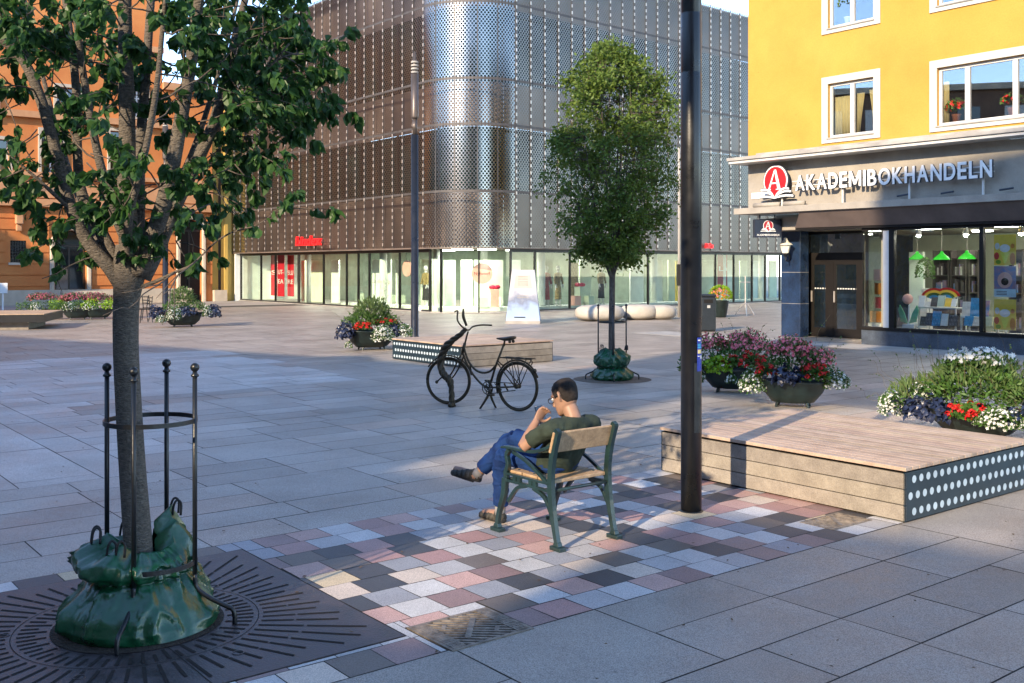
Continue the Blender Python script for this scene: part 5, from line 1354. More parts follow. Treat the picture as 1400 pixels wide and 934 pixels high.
# blinds and lit curtains seen through some upper windows
# soffit, roof and ceiling slab: one plan polygon
def plan(o, depth, zlo, zhi, name, m_, t0=S_L0, t1=RT1):
    mb = MB(); ou = [FL.pt(t0, 0, o)[:2]]+[arcpt(k/12, o) for k in range(13)]+[FR.pt(t1, 0, o)[:2]]
    inn = [FL.pt(t0, 0, -depth)[:2], FL.pt(LENL-.1, 0, -depth)[:2]]
    back = (FL.pt(t0, 0, -depth)[:2], (CORN[0]+depth*.0+ (-SN_L[0]-SN_R[0])*depth*.9, CORN[1]+(-SN_L[1]-SN_R[1])*depth*.9), FR.pt(t1, 0, -depth)[:2])
    ring_ = ou+[back[2], back[1], back[0]]; n = len(ring_)
    vs = [(x, y, zlo) for x, y in ring_]+[(x, y, zhi) for x, y in ring_]
    mb.add(vs, [tuple(reversed(range(n))), tuple(range(n, 2*n))]+[(i, (i+1) % n, (i+1) % n+n, i+n) for i in range(n)]); return mb.build(name, m_, store)
plan(-.02, 9, ZF-.06, ZF, 'soffit', 'bronzeband'); plan(-.10, 9, ZT-.1, ZT-.04, 'roof', 'concrete'); plan(-.25, 5.0, .012, .05, 'shop_floor', 'concrete')
mb = MB(); FL.box(mb, S_L0-.0, S_L0+.05, ZF, ZT, -9, -.02); mb.build('end_wall', 'bronzeband', store)
mb = MB(); FL.box(mb, FL.s(327.5, -.3)-.1, FL.s(327.5, -.3), 0, ZF-.06, -6, -.05); mb.build('end_wall', 'palewhite', store)
# shop glazing, set back 0.3 m
GI = -.30
def pane(kind, t0, t1, door=False, nm='shop_window'):
    mb = MB(); n = 1 if kind != 'C' else 12; strip(mb, kind, t0, t1, .12, ZF-.06, GI, n); mb.uv = []; w = mb.build(nm, 'glass_s', store)
    fr = MB()
    for t in (t0, t1):
        if kind == 'C':
            q = arcpt(t, GI); a = A_L+(A_R-A_L)*t; nn, d = (math.cos(a), math.sin(a)), (-math.sin(a), math.cos(a))
            fr.hexa([(q[0]+d[0]*a_+nn[0]*b_, q[1]+d[1]*a_+nn[1]*b_, z) for z in (.05, ZF-.06) for a_, b_ in ((-.03, -.06), (.03, -.06), (.03, .04), (-.03, .04))])
        else: (FL if kind == 'L' else FR).box(fr, t-.03, t+.03, .05, ZF-.06, GI-.06, GI+.04)
    if kind != 'C':
        F = FL if kind == 'L' else FR
        for z0, z1 in ((.03, .12), (ZF-.19, ZF-.06)): F.box(fr, t0+.03, t1-.03, z0, z1, GI-.05, GI+.035)
    fr.build('frame', 'mullion', w)
cuts = [329.5, 357, 376.6]
for a, b in zip(cuts, cuts[1:]): pane('L', FL.s(a, GI), FL.s(b, GI))
pane('L', FL.s(376.6, GI), FL.s(408, GI)); pane('L', FL.s(442.5, GI), FL.s(474, GI), nm='door'); pane('L', FL.s(409, GI), FL.s(442.5, GI))
pane('L', FL.s(474, GI), FL.s(490, GI)); pane('L', FL.s(490, GI), FL.s(505, GI)); pane('L', FL.s(505, GI), FL.s(546.5, GI)); pane('L', FL.s(546.5, GI), LT1)
pane('C', 0, .18); pane('C', .18, .62); pane('C', .62, 1.0)
ru = [731, 779, 886, 929, 978, 1003, 1028, 1046, 1066, 1100]
pane('R', RT0, FR.s(731, GI))
for a, b in zip(ru, ru[1:]): pane('R', FR.s(a, GI), FR.s(b, GI))
# white columns and partitions inside
def fbox(F, u0, u1, z0, z1, o, th, m_, name, parent=store, mb=None):
    """panel between photo columns u0,u1 at depth o behind a facade"""
    b = MB(); F.box(b, F.s(u0, o), F.s(u1, o), z0, z1, o-th, o, 0); return b.build(name, m_, parent)
for F, us in ((FL, (341, 421, 524, 598)), (FR, (740, 894, 988, 1041))):
    for u in us:
        p = F.px(u, 400, -1.0); b = MB(); b.lathe((p[0], p[1], .05), [(.17, 0), (.17, ZF-.11)], 18); b.build('round_column', 'palewhite', store, smooth=True)
for F, o, t0, t1 in ((FL, -4.6, S_L0, LENL-4.85), (FR, -4.6, 4.9, RT1)):
    b = MB(); F.box(b, t0, t1, .05, ZF-.06, o-.1, o); b.build('back_wall', 'midgreen', store)
for u0, u1, m_ in ((340, 356, 'palewhite'), (362, 374, 'palewhite'), (412, 441, 'palegreen'), (453, 463, 'palewhite'), (509, 520, 'palewhite'), (529, 534, 'palewhite'), (541, 546, 'palewhite'), (575, 590, 'palegreen')):
    fbox(FL, u0, u1, .05, 2.25, -2.2, .08, m_, 'partition')
for u0, u1, m_ in ((745, 756, 'midgreen'), (793, 808, 'palegreen'), (862, 880, 'palewhite'), (893, 906, 'palewhite'), (914, 924, 'palegreen'), (940, 975, 'palegreen'), (992, 1001, 'palewhite'), (1012, 1022, 'palegreen'), (1030, 1036, 'palewhite'), (1052, 1062, 'palegreen')):
    fbox(FR, u0, u1, .05, 2.25, -2.2, .08, m_, 'partition')
FC = Fac((-3.2, 43.2), (1, .03), (0.03, -1))
for u0, u1, m_ in ((606, 623, 'palegreen'), (630, 646, 'palewhite'), (648, 688, 'palegreen'), (696, 712, 'palewhite')):
    fbox(FC, u0, u1, .05, 2.2, -.6, .08, m_, 'partition')
b = MB(); FC.box(b, -.9, 4.0, .05, .22, -.5, .4); b.build('display_plinth', 'palewhite', store)
b = MB(); FR.box(b, RT0+.3, RT1, .05, .20, -1.6, -.5); b.build('display_plinth', 'palewhite', store)
b = MB(); FL.box(b, 10.5, LT1-.6, .05, .20, -1.6, -.5); b.build('display_plinth', 'palewhite', store)
for F, t0, t1 in ((FL, 1.0, LENL-1), (FR, 1.5, 22)):
    t = t0
    while t < t1:
        b = MB(); F.box(b, t, t+.9, ZF-.085, ZF-.062, -2.6, -2.3); b.build('fill_panel', 'fillemit', store); t += 3.0  # added fill light, hidden behind the window heads

# red shop sign
def shop_sign(F, u0, u1, v0, v1, label, name='shop_sign'):
    t0, t1 = F.s(u0), F.s(u1); z0, z1 = F.z(u0, v1), F.z(u0, v0); o = F.pt(t0, z0+.06, .12)
    root = thing(name, label, 'sign', F.pt((t0+t1)/2, z0))
    mb = text_mb('Lindex', (z1-z0)*1.12, .10, o, (*F.D, 0), (0, 0, 1), (*F.N, 0), width=t1-t0, bold=.012, shear=.15); mb.build('lettering', 'signred_lit', root)
    b = MB(); F.box(b, t0, t1, z0+.16, z0+.20, .05, .11); b.build('bracket_rail', 'seam', root)
M['signred_lit'] = mat('lit_red_letters', (.85, .01, .012), .4, var=.03, emis=.5)
shop_sign(FL, 409, 444, 322, 337.5, 'red illuminated shop name above the door on the store\'s left side')
shop_sign(FR, 961, 971, 333, 340.5, 'small red shop name on the store\'s right side, beside the thick pole')

# things in the store windows
def banner(F, u0, u1, v0, v1, o, label, words, m_='bannerred'):
    t0, t1, z0, z1 = F.s(u0, o), F.s(u1, o), F.z(u0, v1, o), F.z(u0, v0, o); root = thing('banner', label, 'banner', F.pt((t0+t1)/2, z0, o), 'red sale banners in the store windows')
    b = MB(); F.box(b, t0, t1, z0, z1, o, o+.02); b.build('cloth', m_, root)
    mb = MB()
    for i, w_ in enumerate(words): text_mb(w_, .34, .01, F.pt(t0+.08, z0+(z1-z0)*(.52-.22*i), o+.022), (*F.D, 0), (0, 0, 1), (*F.N, 0), mb=mb, width=min(.8, (t1-t0)*.8))
    if words: mb.build('lettering', 'signwhite', root)
banner(FL, 371, 379, 349, 404, -1.3, 'narrow left red sale banner in the store window', ['S'])
banner(FL, 380, 389, 347, 405, -1.2, 'middle red sale banner, lettered in white, left of the pale stripe', ['UT-', 'EA'])
banner(FL, 393.5, 402, 349, 405, -1.3, 'right red sale banner in the store window, beside the door', ['SLU', 'RE'])
banner(FR, 981, 994, 347, 396, -.9, 'dark red banner with white script in the right-hand shop window', ['Li'], 'darkred')
def disk_sign(F, u, v, r, o, m_, label, txt=None):
    p = F.px(u, v, o); root = thing('disk_sign', label, 'sign', p, 'round hanging signs in the store windows'); D, Nn = F.D, F.N
    mb = MB(); k = 40
    for o0, o1, mi in ((-.05, 0, 1), ):
        vs = [(p[0]+D[0]*r*math.cos(2*PI*i/k)+Nn[0]*oo, p[1]+D[1]*r*math.cos(2*PI*i/k)+Nn[1]*oo, p[2]+r*math.sin(2*PI*i/k)) for oo in (-.05, 0) for i in range(k)]
        mb.add(vs, [tuple(range(k, 2*k)), tuple(reversed(range(k)))]+[(i, (i+1) % k, (i+1) % k+k, i+k) for i in range(k)])
    mb.build('disk', m_, root)
    if txt:
        w_ = r*1.5; text_mb(txt, r*.42, .01, (p[0]-D[0]*w_/2+Nn[0]*.006, p[1]-D[1]*w_/2+Nn[1]*.006, p[2]-.06), (*D, 0), (0, 0, 1), (*Nn, 0), width=w_).build('lettering', 'darkred', root)
    mb = MB(); mb.tube([(p[0], p[1], p[2]+r), (p[0], p[1], ZF-.07)], .008, 5); mb.build('cord', 'mullion', root)
disk_sign(FC, 659, 374, .44, .45, 'pink', 'pink disk lettered Nyheter! hanging in the rounded corner window', 'Nyheter!')
disk_sign(FL, 556, 367, .36, -1.1, 'pink', 'pale pink disk in the window left of the middle lamp column')
disk_sign(FR, 848, 366, .26, -1.2, 'palegreen', 'small round green disk behind the farther tree trunk')
def shopper_dummy(F, u, o, label, top, bot, h=1.78, z0=.2):
    p = F.px(u, 400, o); x, y = p[0], p[1]; root = thing('mannequin', label, 'mannequin', (x, y, z0), 'mannequins in the store windows'); k = h/1.78
    a = math.atan2(F.N[1], F.N[0])-PI/2; ca, sa = math.cos(a), math.sin(a); W = lambda X, Y, Z: (x+(X*ca-Y*sa)*k, y+(X*sa+Y*ca)*k, z0+Z*k)
    b = MB(); b.ball(W(0, 0, 1.64), .095*k, 0, 14, 10, (1, 1.1, 1.35)); b.tube([W(0, 0, 1.40), W(0, 0, 1.56)], [.05*k, .045*k], 10)
    b.tube([W(0, 0, 1.42), W(0, 0, 1.25), W(0, 0, 1.02), W(0, 0, .88)], [.13*k, .13*k, .10*k, .14*k], 14, smooth=3, flat=.7)
    for s in (-1, 1):
        b.tube([W(.15*s, 0, 1.40), W(.21*s, .03, 1.12), W(.20*s, .10, .86), W(.19*s, .13, .78)], [.045*k, .036*k, .028*k, .02*k], 8, smooth=3)
        b.tube([W(.08*s, 0, .9), W(.10*s, .02, .48), W(.11*s, 0, .07), W(.12*s, .12, .03)], [.08*k, .055*k, .035*k, .03*k], 8, smooth=3)
    b.build('body', 'manneq', root, smooth=True)
    b = MB(); b.tube([W(0, 0, 1.46), W(0, 0, 1.40), W(0, 0, 1.2), W(0, 0, 1.0), W(0, 0, .82)], [.09*k, .19*k, .17*k, .145*k, .18*k], 16, smooth=3, flat=.7, caps=False)
    for s in (-1, 1): b.tube([W(.16*s, 0, 1.40), W(.215*s, .03, 1.12), W(.21*s, .09, .95)], [.062*k, .055*k, .05*k], 8, smooth=2)
    b.build('top', top, root, smooth=True)
    b = MB(); b.tube([W(0, 0, 1.0), W(0, 0, .8), W(0, 0, .5), W(0, 0, .28)], [.14*k, .19*k, .20*k, .23*k], 16, smooth=3, flat=.7, caps=False); b.build('skirt', bot, root, smooth=True)
shopper_dummy(FR, 747, -1.1, 'mannequin in a long rose dress right of the advertising column', 'rose', 'rose')
shopper_dummy(FR, 763, -1.1, 'mannequin in an open gold coat beside the rose dress', 'gold', 'gold')
shopper_dummy(FR, 822, -1.1, 'mannequin in a beige top and dark skirt left of the farther trunk', 'gold', 'darkcloth')
shopper_dummy(FL, 582, -1.0, 'mannequin in dark red skirt just right of the middle lamp column', 'gold', 'darkcloth')
def giftbox(F, u, v, o, w, h, m_, bow, label):
    p = F.px(u, v, o); root = thing('gift_box', label, 'gift box', (p[0], p[1], .2), 'gift boxes in the store windows'); t = F.s(u, o)
    b = MB(); F.box(b, t-w/2, t+w/2, .2, .2+h, o-w/2, o+w/2); b.build('box', m_, root)
    if bow:
        b = MB(); q = F.pt(t, .2+h, o)
        for k in range(6): a = k*PI/3; b.ball((q[0]+.13*math.cos(a), q[1]+.1*math.sin(a), q[2]+.10), .11, 0, 10, 6, (1, .6, .8))
        b.build('bow', 'magenta', root, smooth=True)
giftbox(FC, 676.5, 420, .2, .34, .75, 'pink', True, 'tall pink gift column with a red bow in the corner window')
giftbox(FC, 662, 420, .3, .36, .42, 'palegreen', False, 'low pale green box beside the tall pink gift column')
giftbox(FR, 786, 420, -.9, .38, .42, 'pink', False, 'pink box in the window right of the gold coat')
giftbox(FR, 793, 420, -1.3, .36, .80, 'palegreen', True, 'pale green gift column with a red bow')
giftbox(FR, 805, 420, -1.0, .36, .40, 'palegreen', False, 'pale green box before the beige-topped mannequin')
b = MB(); t0 = FR.s(780, -2.0); FR.box(b, t0, FR.s(790, -2.0), .3, 2.1, -2.05, -2.0); o = b.build('gold_panel', 'gold'); tag(o, 'crumpled gold wall panel behind the gift boxes in the shop window', 'panel')
b = MB(); t0 = FR.s(924, -1.5); FR.box(b, t0, FR.s(928, -1.5), .2, 2.2, -1.55, -1.5); o = b.build('yellow_poster', 'yellowpaint'); tag(o, 'narrow yellow strip poster left of the thin steel post', 'poster')
# lettering on the glass
tx = text_mb('Låt din hjälp', .24, .006, FL.pt(FL.s(509, GI), 1.18, GI+.012), (*FL.D, 0), (0, 0, 1), (*FL.N, 0), width=FL.s(534, GI)-FL.s(509, GI))
o = tx.build('window_lettering', 'midgreen'); tag(o, 'grey lettering on the glass left of the middle lamp column', 'lettering')

# ------------------------------------------------------------------ ochre building with the bookshop
FY = Fac((10.99, 21.98), (.618, -.786), (-.786, -.618))
book = thing('ochre_building', 'ochre rendered building with white-framed windows above a grey shop fascia', 'building', FY.pt(FY.s(1023), 0))
tL = FY.s(1023); tR = FY.s(1400)+9.0
def rect(u0, v1, u1, v0, o=0.0, uref=None):
    t0, t1 = FY.s(u0, o), FY.s(u1, o); return t0, t1, FY.z(u0, v0, o), FY.z(u0, v1, o)
W1 = (FY.s(1124), FY.s(1204), FY.z(1124, 197), FY.z(1124, 107)); W0 = (W1[0], W1[1], FY.z(1124, 48.5), FY.z(1124, 48.5)+(W1[3]-W1[2]))
zf = W0[2]-W1[2]
w2l = FY.s(1271.5); pw1 = FY.s(1316)-w2l
a0 = FY.s(1320.5); a1 = FY.s(1386)
W2 = (w2l, a1+(a0-w2l), FY.z(1271.6, 181.5), FY.z(1271.6, 84.4)); W3 = (W2[0], W2[1], W2[2]+zf, W2[3]+zf)
ZE = FY.z(1023, 222)                                            # eave level
wall = MB(); CAS = .18
holes = [(w[0]+CAS, w[1]-CAS, w[2]+.10, w[3]-CAS) for w in (W0, W1, W2, W3)]
FY.wall(wall, tL, tR, ZE, 12.5, holes, -.30, 0.0); wall.build('rendered_wall', 'ochre', book)
b = MB(); FY.box(b, tL, tL+.3, ZE-.5, 12.5, -14, -.30); b.build('side_wall', 'ochre', book)
b = MB(); FY.box(b, tL+.3, tR, 5.0, 12.3, -2.6, -2.5); b.build('room_back', 'darkroom', book)
b = MB(); FY.box(b, tL-.2, tR, 12.5, 12.7, -14, .4); b.build('roof_eave', 'tile', book)
def house_window(w, lights, idx, curt=None):
    t0, t1, z0, z1 = w; f = MB(); d = .035
    for a, b_, c, e in ((t0, t1, z1-CAS, z1), (t0, t1, z0, z0+.10), (t0, t0+CAS, z0+.10, z1-CAS), (t1-CAS, t1, z0+.10, z1-CAS)): FY.box(f, a, b_, c, e, .002, d)
    wn = f.build('window_surround', 'cream', book, bevel=.006)
    s = MB(); FY.box(s, t0+CAS-.02, t1-CAS+.02, z0+.10, z0+.13, -.12, .06); s.build('sill', 'concrete', wn)
    a, b_, c, e = t0+CAS, t1-CAS, z0+.13, z1-CAS; fw = .07; fr = MB(); o0, o1 = -.14, -.07
    FY.box(fr, a, b_, e-fw, e, o0, o1); FY.box(fr, a, b_, c, c+fw, o0, o1); FY.box(fr, a, a+fw, c+fw, e-fw, o0, o1); FY.box(fr, b_-fw, b_, c+fw, e-fw, o0, o1)
    for m_ in lights: FY.box(fr, m_-.055, m_+.055, c+fw, e-fw, o0, o1+.01)
    fr.build('frame', 'white', wn, bevel=.005)
    edges = [a+fw]+[x for m_ in lights for x in (m_-.055, m_+.055)]+[b_-fw]
    for i in range(0, len(edges), 2):
        p = MB(); FY.box(p, edges[i], edges[i+1], c+fw, e-fw, -.105, -.10); p.build('pane', 'glass_h', wn)
    # reveal box behind: dark interior
    r_ = MB(); FY.box(r_, a-.4, b_+.4, c-.2, c-.15, -1.6, -.31); r_.build('inner_ledge', 'shelf', wn)
    return wn, (a, b_, c, e)
mid = lambda w: (w[0]+w[1])/2
def curtain(a, b_, c, e, n, parent, o=-.22, m_='curtain', taper=0.0):
    mb = MB(); k = 40; vs = []
    for i in range(k+1):
        t = i/k
        for z, f in ((c, 1-taper), (c+(e-c)*.5, 1-taper*.55), (e, 1)):
            tt = a+(b_-a)*t*f if taper >= 0 else b_-(b_-a)*(1-t)*(1+taper if z == c else (1+taper*.55 if z < e else 1)); vs.append(FY.pt(tt, z, o+.03*math.sin(t*n*2*PI)))
    mb.add(vs, [(i*3+j, i*3+j+3, i*3+j+4, i*3+j+1) for i in range(k) for j in range(2)]); mb.build('curtain', m_, parent, smooth=True, thick=.004)
wn, (a, b_, c, e) = house_window(W1, [mid(W1)], 1)
curtain(a+.06, mid(W1)+.01, c+.02, e-.32, 7, wn); curtain(mid(W1)+.05, mid(W1)+.25, c+.02, e-.30, 3, wn, taper=.75); curtain(b_-.26, b_-.04, c+.02, e-.26, 3, wn, taper=-.7)
wn, q0 = house_window(W0, [mid(W0)], 0); house_w2 = house_window(W2, [FY.s(1320.5), FY.s(1386)], 2); wn2, q2 = house_w2
curtain(q2[0]+.04, q2[0]+.16, q2[2]+.02, q2[3]-.3, 3, wn2); house_window(W3, [FY.s(1320.5), FY.s(1386)], 3)
def pot_plant(F, t, z, o, label, pot, leafm, fl=None, h=.4, n=120):
    p = Vector(F.pt(t, z, o)); root = thing('potted_plant', label, 'potted plant', tuple(p)); R = random.Random(int(abs(p.x)*100))
    m = MB(); m.lathe(p, [(.07, 0), (.10, .17), (.11, .18), (.09, .18), (.001, .15)], 18); m.build('pot', pot, root, smooth=True)
    l = Leaves(); f = MB()
    for _ in range(n):
        v = rdir(R, -.2, 1); q = p+Vector((v.x*.20, v.y*.17, .17+h*.5+v.z*h*.5)); l.simple(q, v+rdir(R), rdir(R), .08, .38)
        if fl and R.random() < .35: petals(f, q+v*.03, v, .04, 5)
    l.build('leaves', leafm, root)
    if fl: f.build('flowers', fl, root)
pot_plant(FY, (q2[0]+FY.s(1320.5))/2, q2[2]+.07, -.22, 'red geranium in a terracotta pot on the wide window\'s sill', 'terracotta', 'foliage', 'petal_r', .34, 150)
pot_plant(FY, FY.s(1386)-.15, q2[2]+.07, -.24, 'geranium pot at the right of the wide window\'s middle pane', 'terracotta', 'foliage', 'petal_r', .3, 90)
pot_plant(FY, mid(W0)-.22, W0[2]+.2, -.22, 'spindly green plant in a white pot in the upper small window', 'signwhite', 'foliage_g', None, .75, 90)
# eave canopy over the fascia
PE = .55
def canopy(t0, t1, z0, z1, p, m_, name, o0=0.0): b = MB(); FY.box(b, t0, t1, z0, z1, o0, p); return b.build(name, m_, book, bevel=.006)
tE = FY.s(996, PE)
canopy(tE, tR, ZE-.07, ZE-.0, PE, 'white', 'eave_board'); canopy(tE-.03, tR, ZE+.004, ZE+.09, PE+.05, 'concrete', 'gutter'); canopy(tL+.35, tR, ZE+.094, ZE+.20, .12, 'concrete', 'flashing')
b = MB(); FY.box(b, tE, tL, ZE-.07, ZE+.09, -2.5, -.001); b.build('eave_return', 'concrete', book)
ZC1, ZC0 = FY.z(1023, 286), FY.z(1023, 294)
b = MB(); FY.box(b, tL, tR, ZC1, ZE-.07, -.30, 0); b.build('shop_fascia', 'beige', book)
tC = FY.s(1003, .45)
canopy(tC, tR, ZC0, ZC1, .45, 'beige', 'lower_canopy', -.30)
b = MB(); FY.box(b, tC, tL, ZC0, ZC1, -3.0, -.301); b.build('canopy_return', 'beige', book)
# awning box beneath, sloping in
tB0 = FY.s(1090); tAW = FY.s(1178); ZB = FY.z(1340, 303)
ZB1 = ZC0-.002
b = MB(); b.hexa([FY.pt(tB0, ZB, .10), FY.pt(tR, ZB, .10), FY.pt(tR, ZB, -.25), FY.pt(tB0, ZB, -.25), FY.pt(tB0+.35, ZB1, .38), FY.pt(tR, ZB1, .38), FY.pt(tR, ZB1, -.25), FY.pt(tB0+.35, ZB1, -.25)]); b.build('awning_box', 'brownband', book)
b = MB(); FY.box(b, tB0, tR, ZB-.06, ZB-.002, -.2, .08); b.build('lintel', 'brown', book)
# ceiling over the recessed entrance and inner ceiling
b = MB(); FY.box(b, tL+.1, tR, ZB-.05+.02, ZB+.3, -9, -.31); b.build('shop_ceiling', 'beige', book)
# corner pillar
OP = -.95; tp0, tp1 = FY.s(1068, OP), FY.s(1094, OP)
b = MB(); FY.box(b, tp0, tp1, 0, ZB-.04, OP-.38, OP); b.build('stone_pillar', 'bluestone', book, bevel=.01)
b = MB()
for z in (.9, 1.75): FY.box(b, tp0-.004, tp1+.004, z, z+.008, OP-.38, OP+.004)
b.build('pillar_joint', 'concrete', book)
b = MB(); FY.box(b, tp0+.05, tp0+.35, 0, ZC0, -14, OP-.39); b.build('ground_side_wall', 'bluestone', book)
b = MB(); FY.box(b, tp0-.05, tp1+.1, ZB-.04, ZC0, OP-.45, OP+.15); b.build('pillar_cap', 'beige', book)
# plinth and bay windows
tb = FY.s(1177.5); ZP = FY.z(1223, 450.5); ZG1 = ZB-.06
b = MB(); FY.box(b, tb, tR, 0, ZP-.04, -.30, 0.0); FY.box(b, tb, tb+.30, 0, ZP-.04, -2.2, -.301); b.build('stone_plinth', 'plinth', book, bevel=.008)
b = MB(); FY.box(b, tb-.02, tR, ZP-.04, ZP+.03, -.28, .03); b.build('window_sill_board', 'brown', book)
def shopw(u0, u1, nm='shop_window'):
    t0, t1 = FY.s(u0, -.08), FY.s(u1, -.08); p = MB(); FY.box(p, t0, t1, ZP+.03, ZG1, -.085, -.08); return p.build(nm, 'glass', book)
shopw(1179, 1208); shopw(1223, 1340); wlast = shopw(1344.5, 1462)
for u0, u1, m_ in ((1208, 1216, 'white'), (1216, 1223, 'brown'), (1339.5, 1345, 'brown'), (1461, 1467, 'brown')):
    b = MB(); FY.box(b, FY.s(u0, -.05)+.001, FY.s(u1, -.05)-.001, ZP+.031, ZG1, -.14, -.02); b.build('window_post', m_, book)
b = MB(); FY.box(b, tb+.01, tR, ZG1-.07, ZG1-.001, -.16, .0); b.build('window_head', 'brown', book)
p = MB(); FY.box(p, tb+.03, tb+.035, ZP+.03, ZG1, -1.5, -.09); p.build('side_window', 'glass', book)
b = MB(); FY.box(b, tb+.25, tb+.40, ZP+.0, ZG1, -.62, -.47); b.build('inner_column', 'sandstone', book)
# recessed doors
OD = -1.55; d0, d1 = FY.s(1104, OD), FY.s(1180, OD); zt, zd = FY.z(1104, 346, OD), FY.z(1104, 357, OD)
b = MB()
um = FY.s(1132, OD); um2 = FY.s(1139, OD)
for a_, b2, c_, e_ in ((d0, d1, zd, zt), (d0, d0+.10, .012, zd), (um, um2, .012, zd), (d1-.12, d1, .012, zd), (d0, d1, ZB-.12, ZB-.05), (d0, d0+.06, zt, ZB-.12)): FY.box(b, a_, b2, c_, e_, OD-.07, OD)
b.build('door_frame', 'brown', book)
for a_, b2 in ((d0+.10, um), (um2, d1-.12)):
    f = MB(); 
    for x in ((a_, a_+.09, .02, zd), (b2-.09, b2, .02, zd), (a_+.09, b2-.09, .02, .25), (a_+.09, b2-.09, zd-.1, zd)): FY.box(f, *x, OD-.055, OD-.01)
    dr = f.build('door', 'brown', book); g_ = MB(); FY.box(g_, a_+.09, b2-.09, .25, zd-.1, OD-.035, OD-.03); g_.build('pane', 'glass', dr)
    h_ = MB(); FY.box(h_, a_+.03, a_+.06, .95, 1.25, OD-.005, OD+.03); h_.build('handle', 'tab', dr)
    m2 = MB(); t = a_+.12
    while t < b2-.1: FY.box(m2, t, t+.035, 1.30, 1.335, OD-.029, OD-.027); t += .08
    m2.build('safety_dots', 'signwhite', dr)
g_ = MB(); FY.box(g_, d0+.06, d1, zt, ZB-.12, OD-.035, OD-.03); g_.build('transom_pane', 'glass_h', book)
b = MB(); FY.box(b, tp0+.36, d0, .0, ZB-.05, OD-.3, OD+.02); b.build('door_jamb', 'bluestone', book)
b = MB(); FY.box(b, tL, tR, .010, .035, -9, -1.60); b.build('shop_floor', 'sandstone', book)
b = MB(); FY.box(b, tb+.3, tR, ZP-.10, ZP-.04, -1.5, -.30); b.build('window_bed', 'paper', book)
b = MB(); FY.box(b, tL+.3, tR, .03, ZB-.05, -7.1, -7.0); b.build('shop_back_wall', 'palegreen', book)
b = MB(); FY.box(b, tR-.1, tR, .0, 5, -9, -.31); b.build('shop_side_wall', 'palewhite', book)
t = tb+.6
while t < tR-1:
    for o_ in (-1.6, -4.2): b = MB(); FY.box(b, t, t+.5, ZB-.075, ZB-.051, o_-.12, o_); b.build('fill_panel', 'fillemit', book)  # added fill light for the bookshop room
    t += 1.9
# pale entrance paving strip of cobbles along the shop
b = MB(); FY.box(b, tL-3, tR, -.002, .006, -.0, 1.3); structure(b.build('cobbled_strip', 'concrete'))
# the big letters and round emblem
def emblem(F, c, r, un, mbs, sc=1.0):
    pass
def serifA(mb, O, ux, uz, un, h, off, th=.01):
    O, ux, uz, un = Vector(O), Vector(ux), Vector(uz), Vector(un)
    def quad(ps):
        b0 = [O+ux*(x*h)+uz*(y*h)+un*off for x, y in ps]; b1 = [p+un*th for p in b0]; mb.hexa(b0+b1)
    quad([(-.42, 0), (-.33, 0), (.02, 1), (-.05, 1)]); quad([(.16, 0), (.34, 0), (.06, 1), (-.05, 1)]); quad([(-.22, .30), (.20, .30), (.18, .37), (-.20, .37)])
    quad([(-.50, 0), (-.26, 0), (-.26, .05), (-.50, .05)]); quad([(.06, 0), (.44, 0), (.44, .05), (.06, .05)])
def logo(root, O, ux, uz, un, r, off, red='signred', dep=.06):
    O, ux, uz, un = Vector(O), Vector(ux), Vector(uz), Vector(un)
    def disc(rr, o0, o1, m_, nm):
        k = 44; mb = MB(); vs = [O+ux*(rr*math.cos(2*PI*i/k))+uz*(rr*1.08*math.sin(2*PI*i/k))+un*o for o in (o0, o1) for i in range(k)]
        mb.add(vs, [tuple(range(k, 2*k)), tuple(reversed(range(k)))]+[(i, (i+1) % k, (i+1) % k+k, i+k) for i in range(k)]); mb.build(nm, m_, root)
    disc(r*1.06, off, off+dep*.6, 'signside', 'emblem_back'); disc(r, off+dep*.6, off+dep*.8, 'signwhite', 'emblem_ring'); disc(r*.90, off+dep*.8, off+dep, red, 'emblem_disc')
    mb = MB(); serifA(mb, O-uz*(r*.62), ux, uz, un, r*1.40, off+dep, .008); mb.build('emblem_letter', 'signwhite', root)
    # open book beneath: stacked curved pages each side and a red point between
    for lay, (m_, nm) in enumerate((('signside', 'book_outline'), ('signwhite', 'book_pages'))):
        mb = MB(); g = 1.0 if lay == 0 else .0
        for s in (-1, 1):
            for j in range(3):
                n = 10; top = []; bot = []
                for i in range(n+1):
                    t = i/n; x = s*(.02*r+t*(1.14+.17*j)*r); yb = -r*(1.12+.0*j)+r*(.62-.20*j)*math.sin(min(1, t*1.25)*PI*.5)-r*.16*t-(.10*r if j == 2 else 0)
                    top.append((x, yb+.13*r*(1-g)+.17*r*g)); bot.append((x, yb-.02*r*g))
                o_ = off+dep*1.0+.004*(2-j)*1.5+.012*lay-(.006 if lay == 0 else 0)
                for i in range(n):
                    q = [bot[i], bot[i+1], top[i+1], top[i]]
                    if s < 0: q = [bot[i+1], bot[i], top[i], top[i+1]]
                    b0 = [O+ux*x+uz*y+un*(o_-.03) for x, y in q]; b1 = [O+ux*x+uz*y+un*o_ for x, y in q]; mb.hexa(b0+b1)
        mb.build(nm, m_, root)
    mb = MB(); ps = [(-.26, -.72), (0, -1.08), (.26, -.72)]; vs = [O+ux*(x*r)+uz*(y*r)+un*o for o in (off+dep+.02, off+dep+.028) for x, y in ps]; mb.add(vs, [(3, 4, 5), (2, 1, 0), (0, 1, 4, 3), (1, 2, 5, 4), (2, 0, 3, 5)]); mb.build('emblem_point', red, root)
OS = .26
l0, l1 = FY.s(1087.5, OS), FY.s(1356.5, OS); zb = FY.z(1087.5, 260.5, OS); lh = FY.z(1087.5, 240.5, OS)-zb
sign = thing('shop_sign', 'white raised capital letters of the bookshop name on rails over the window', 'sign', FY.pt(l0, zb, OS))
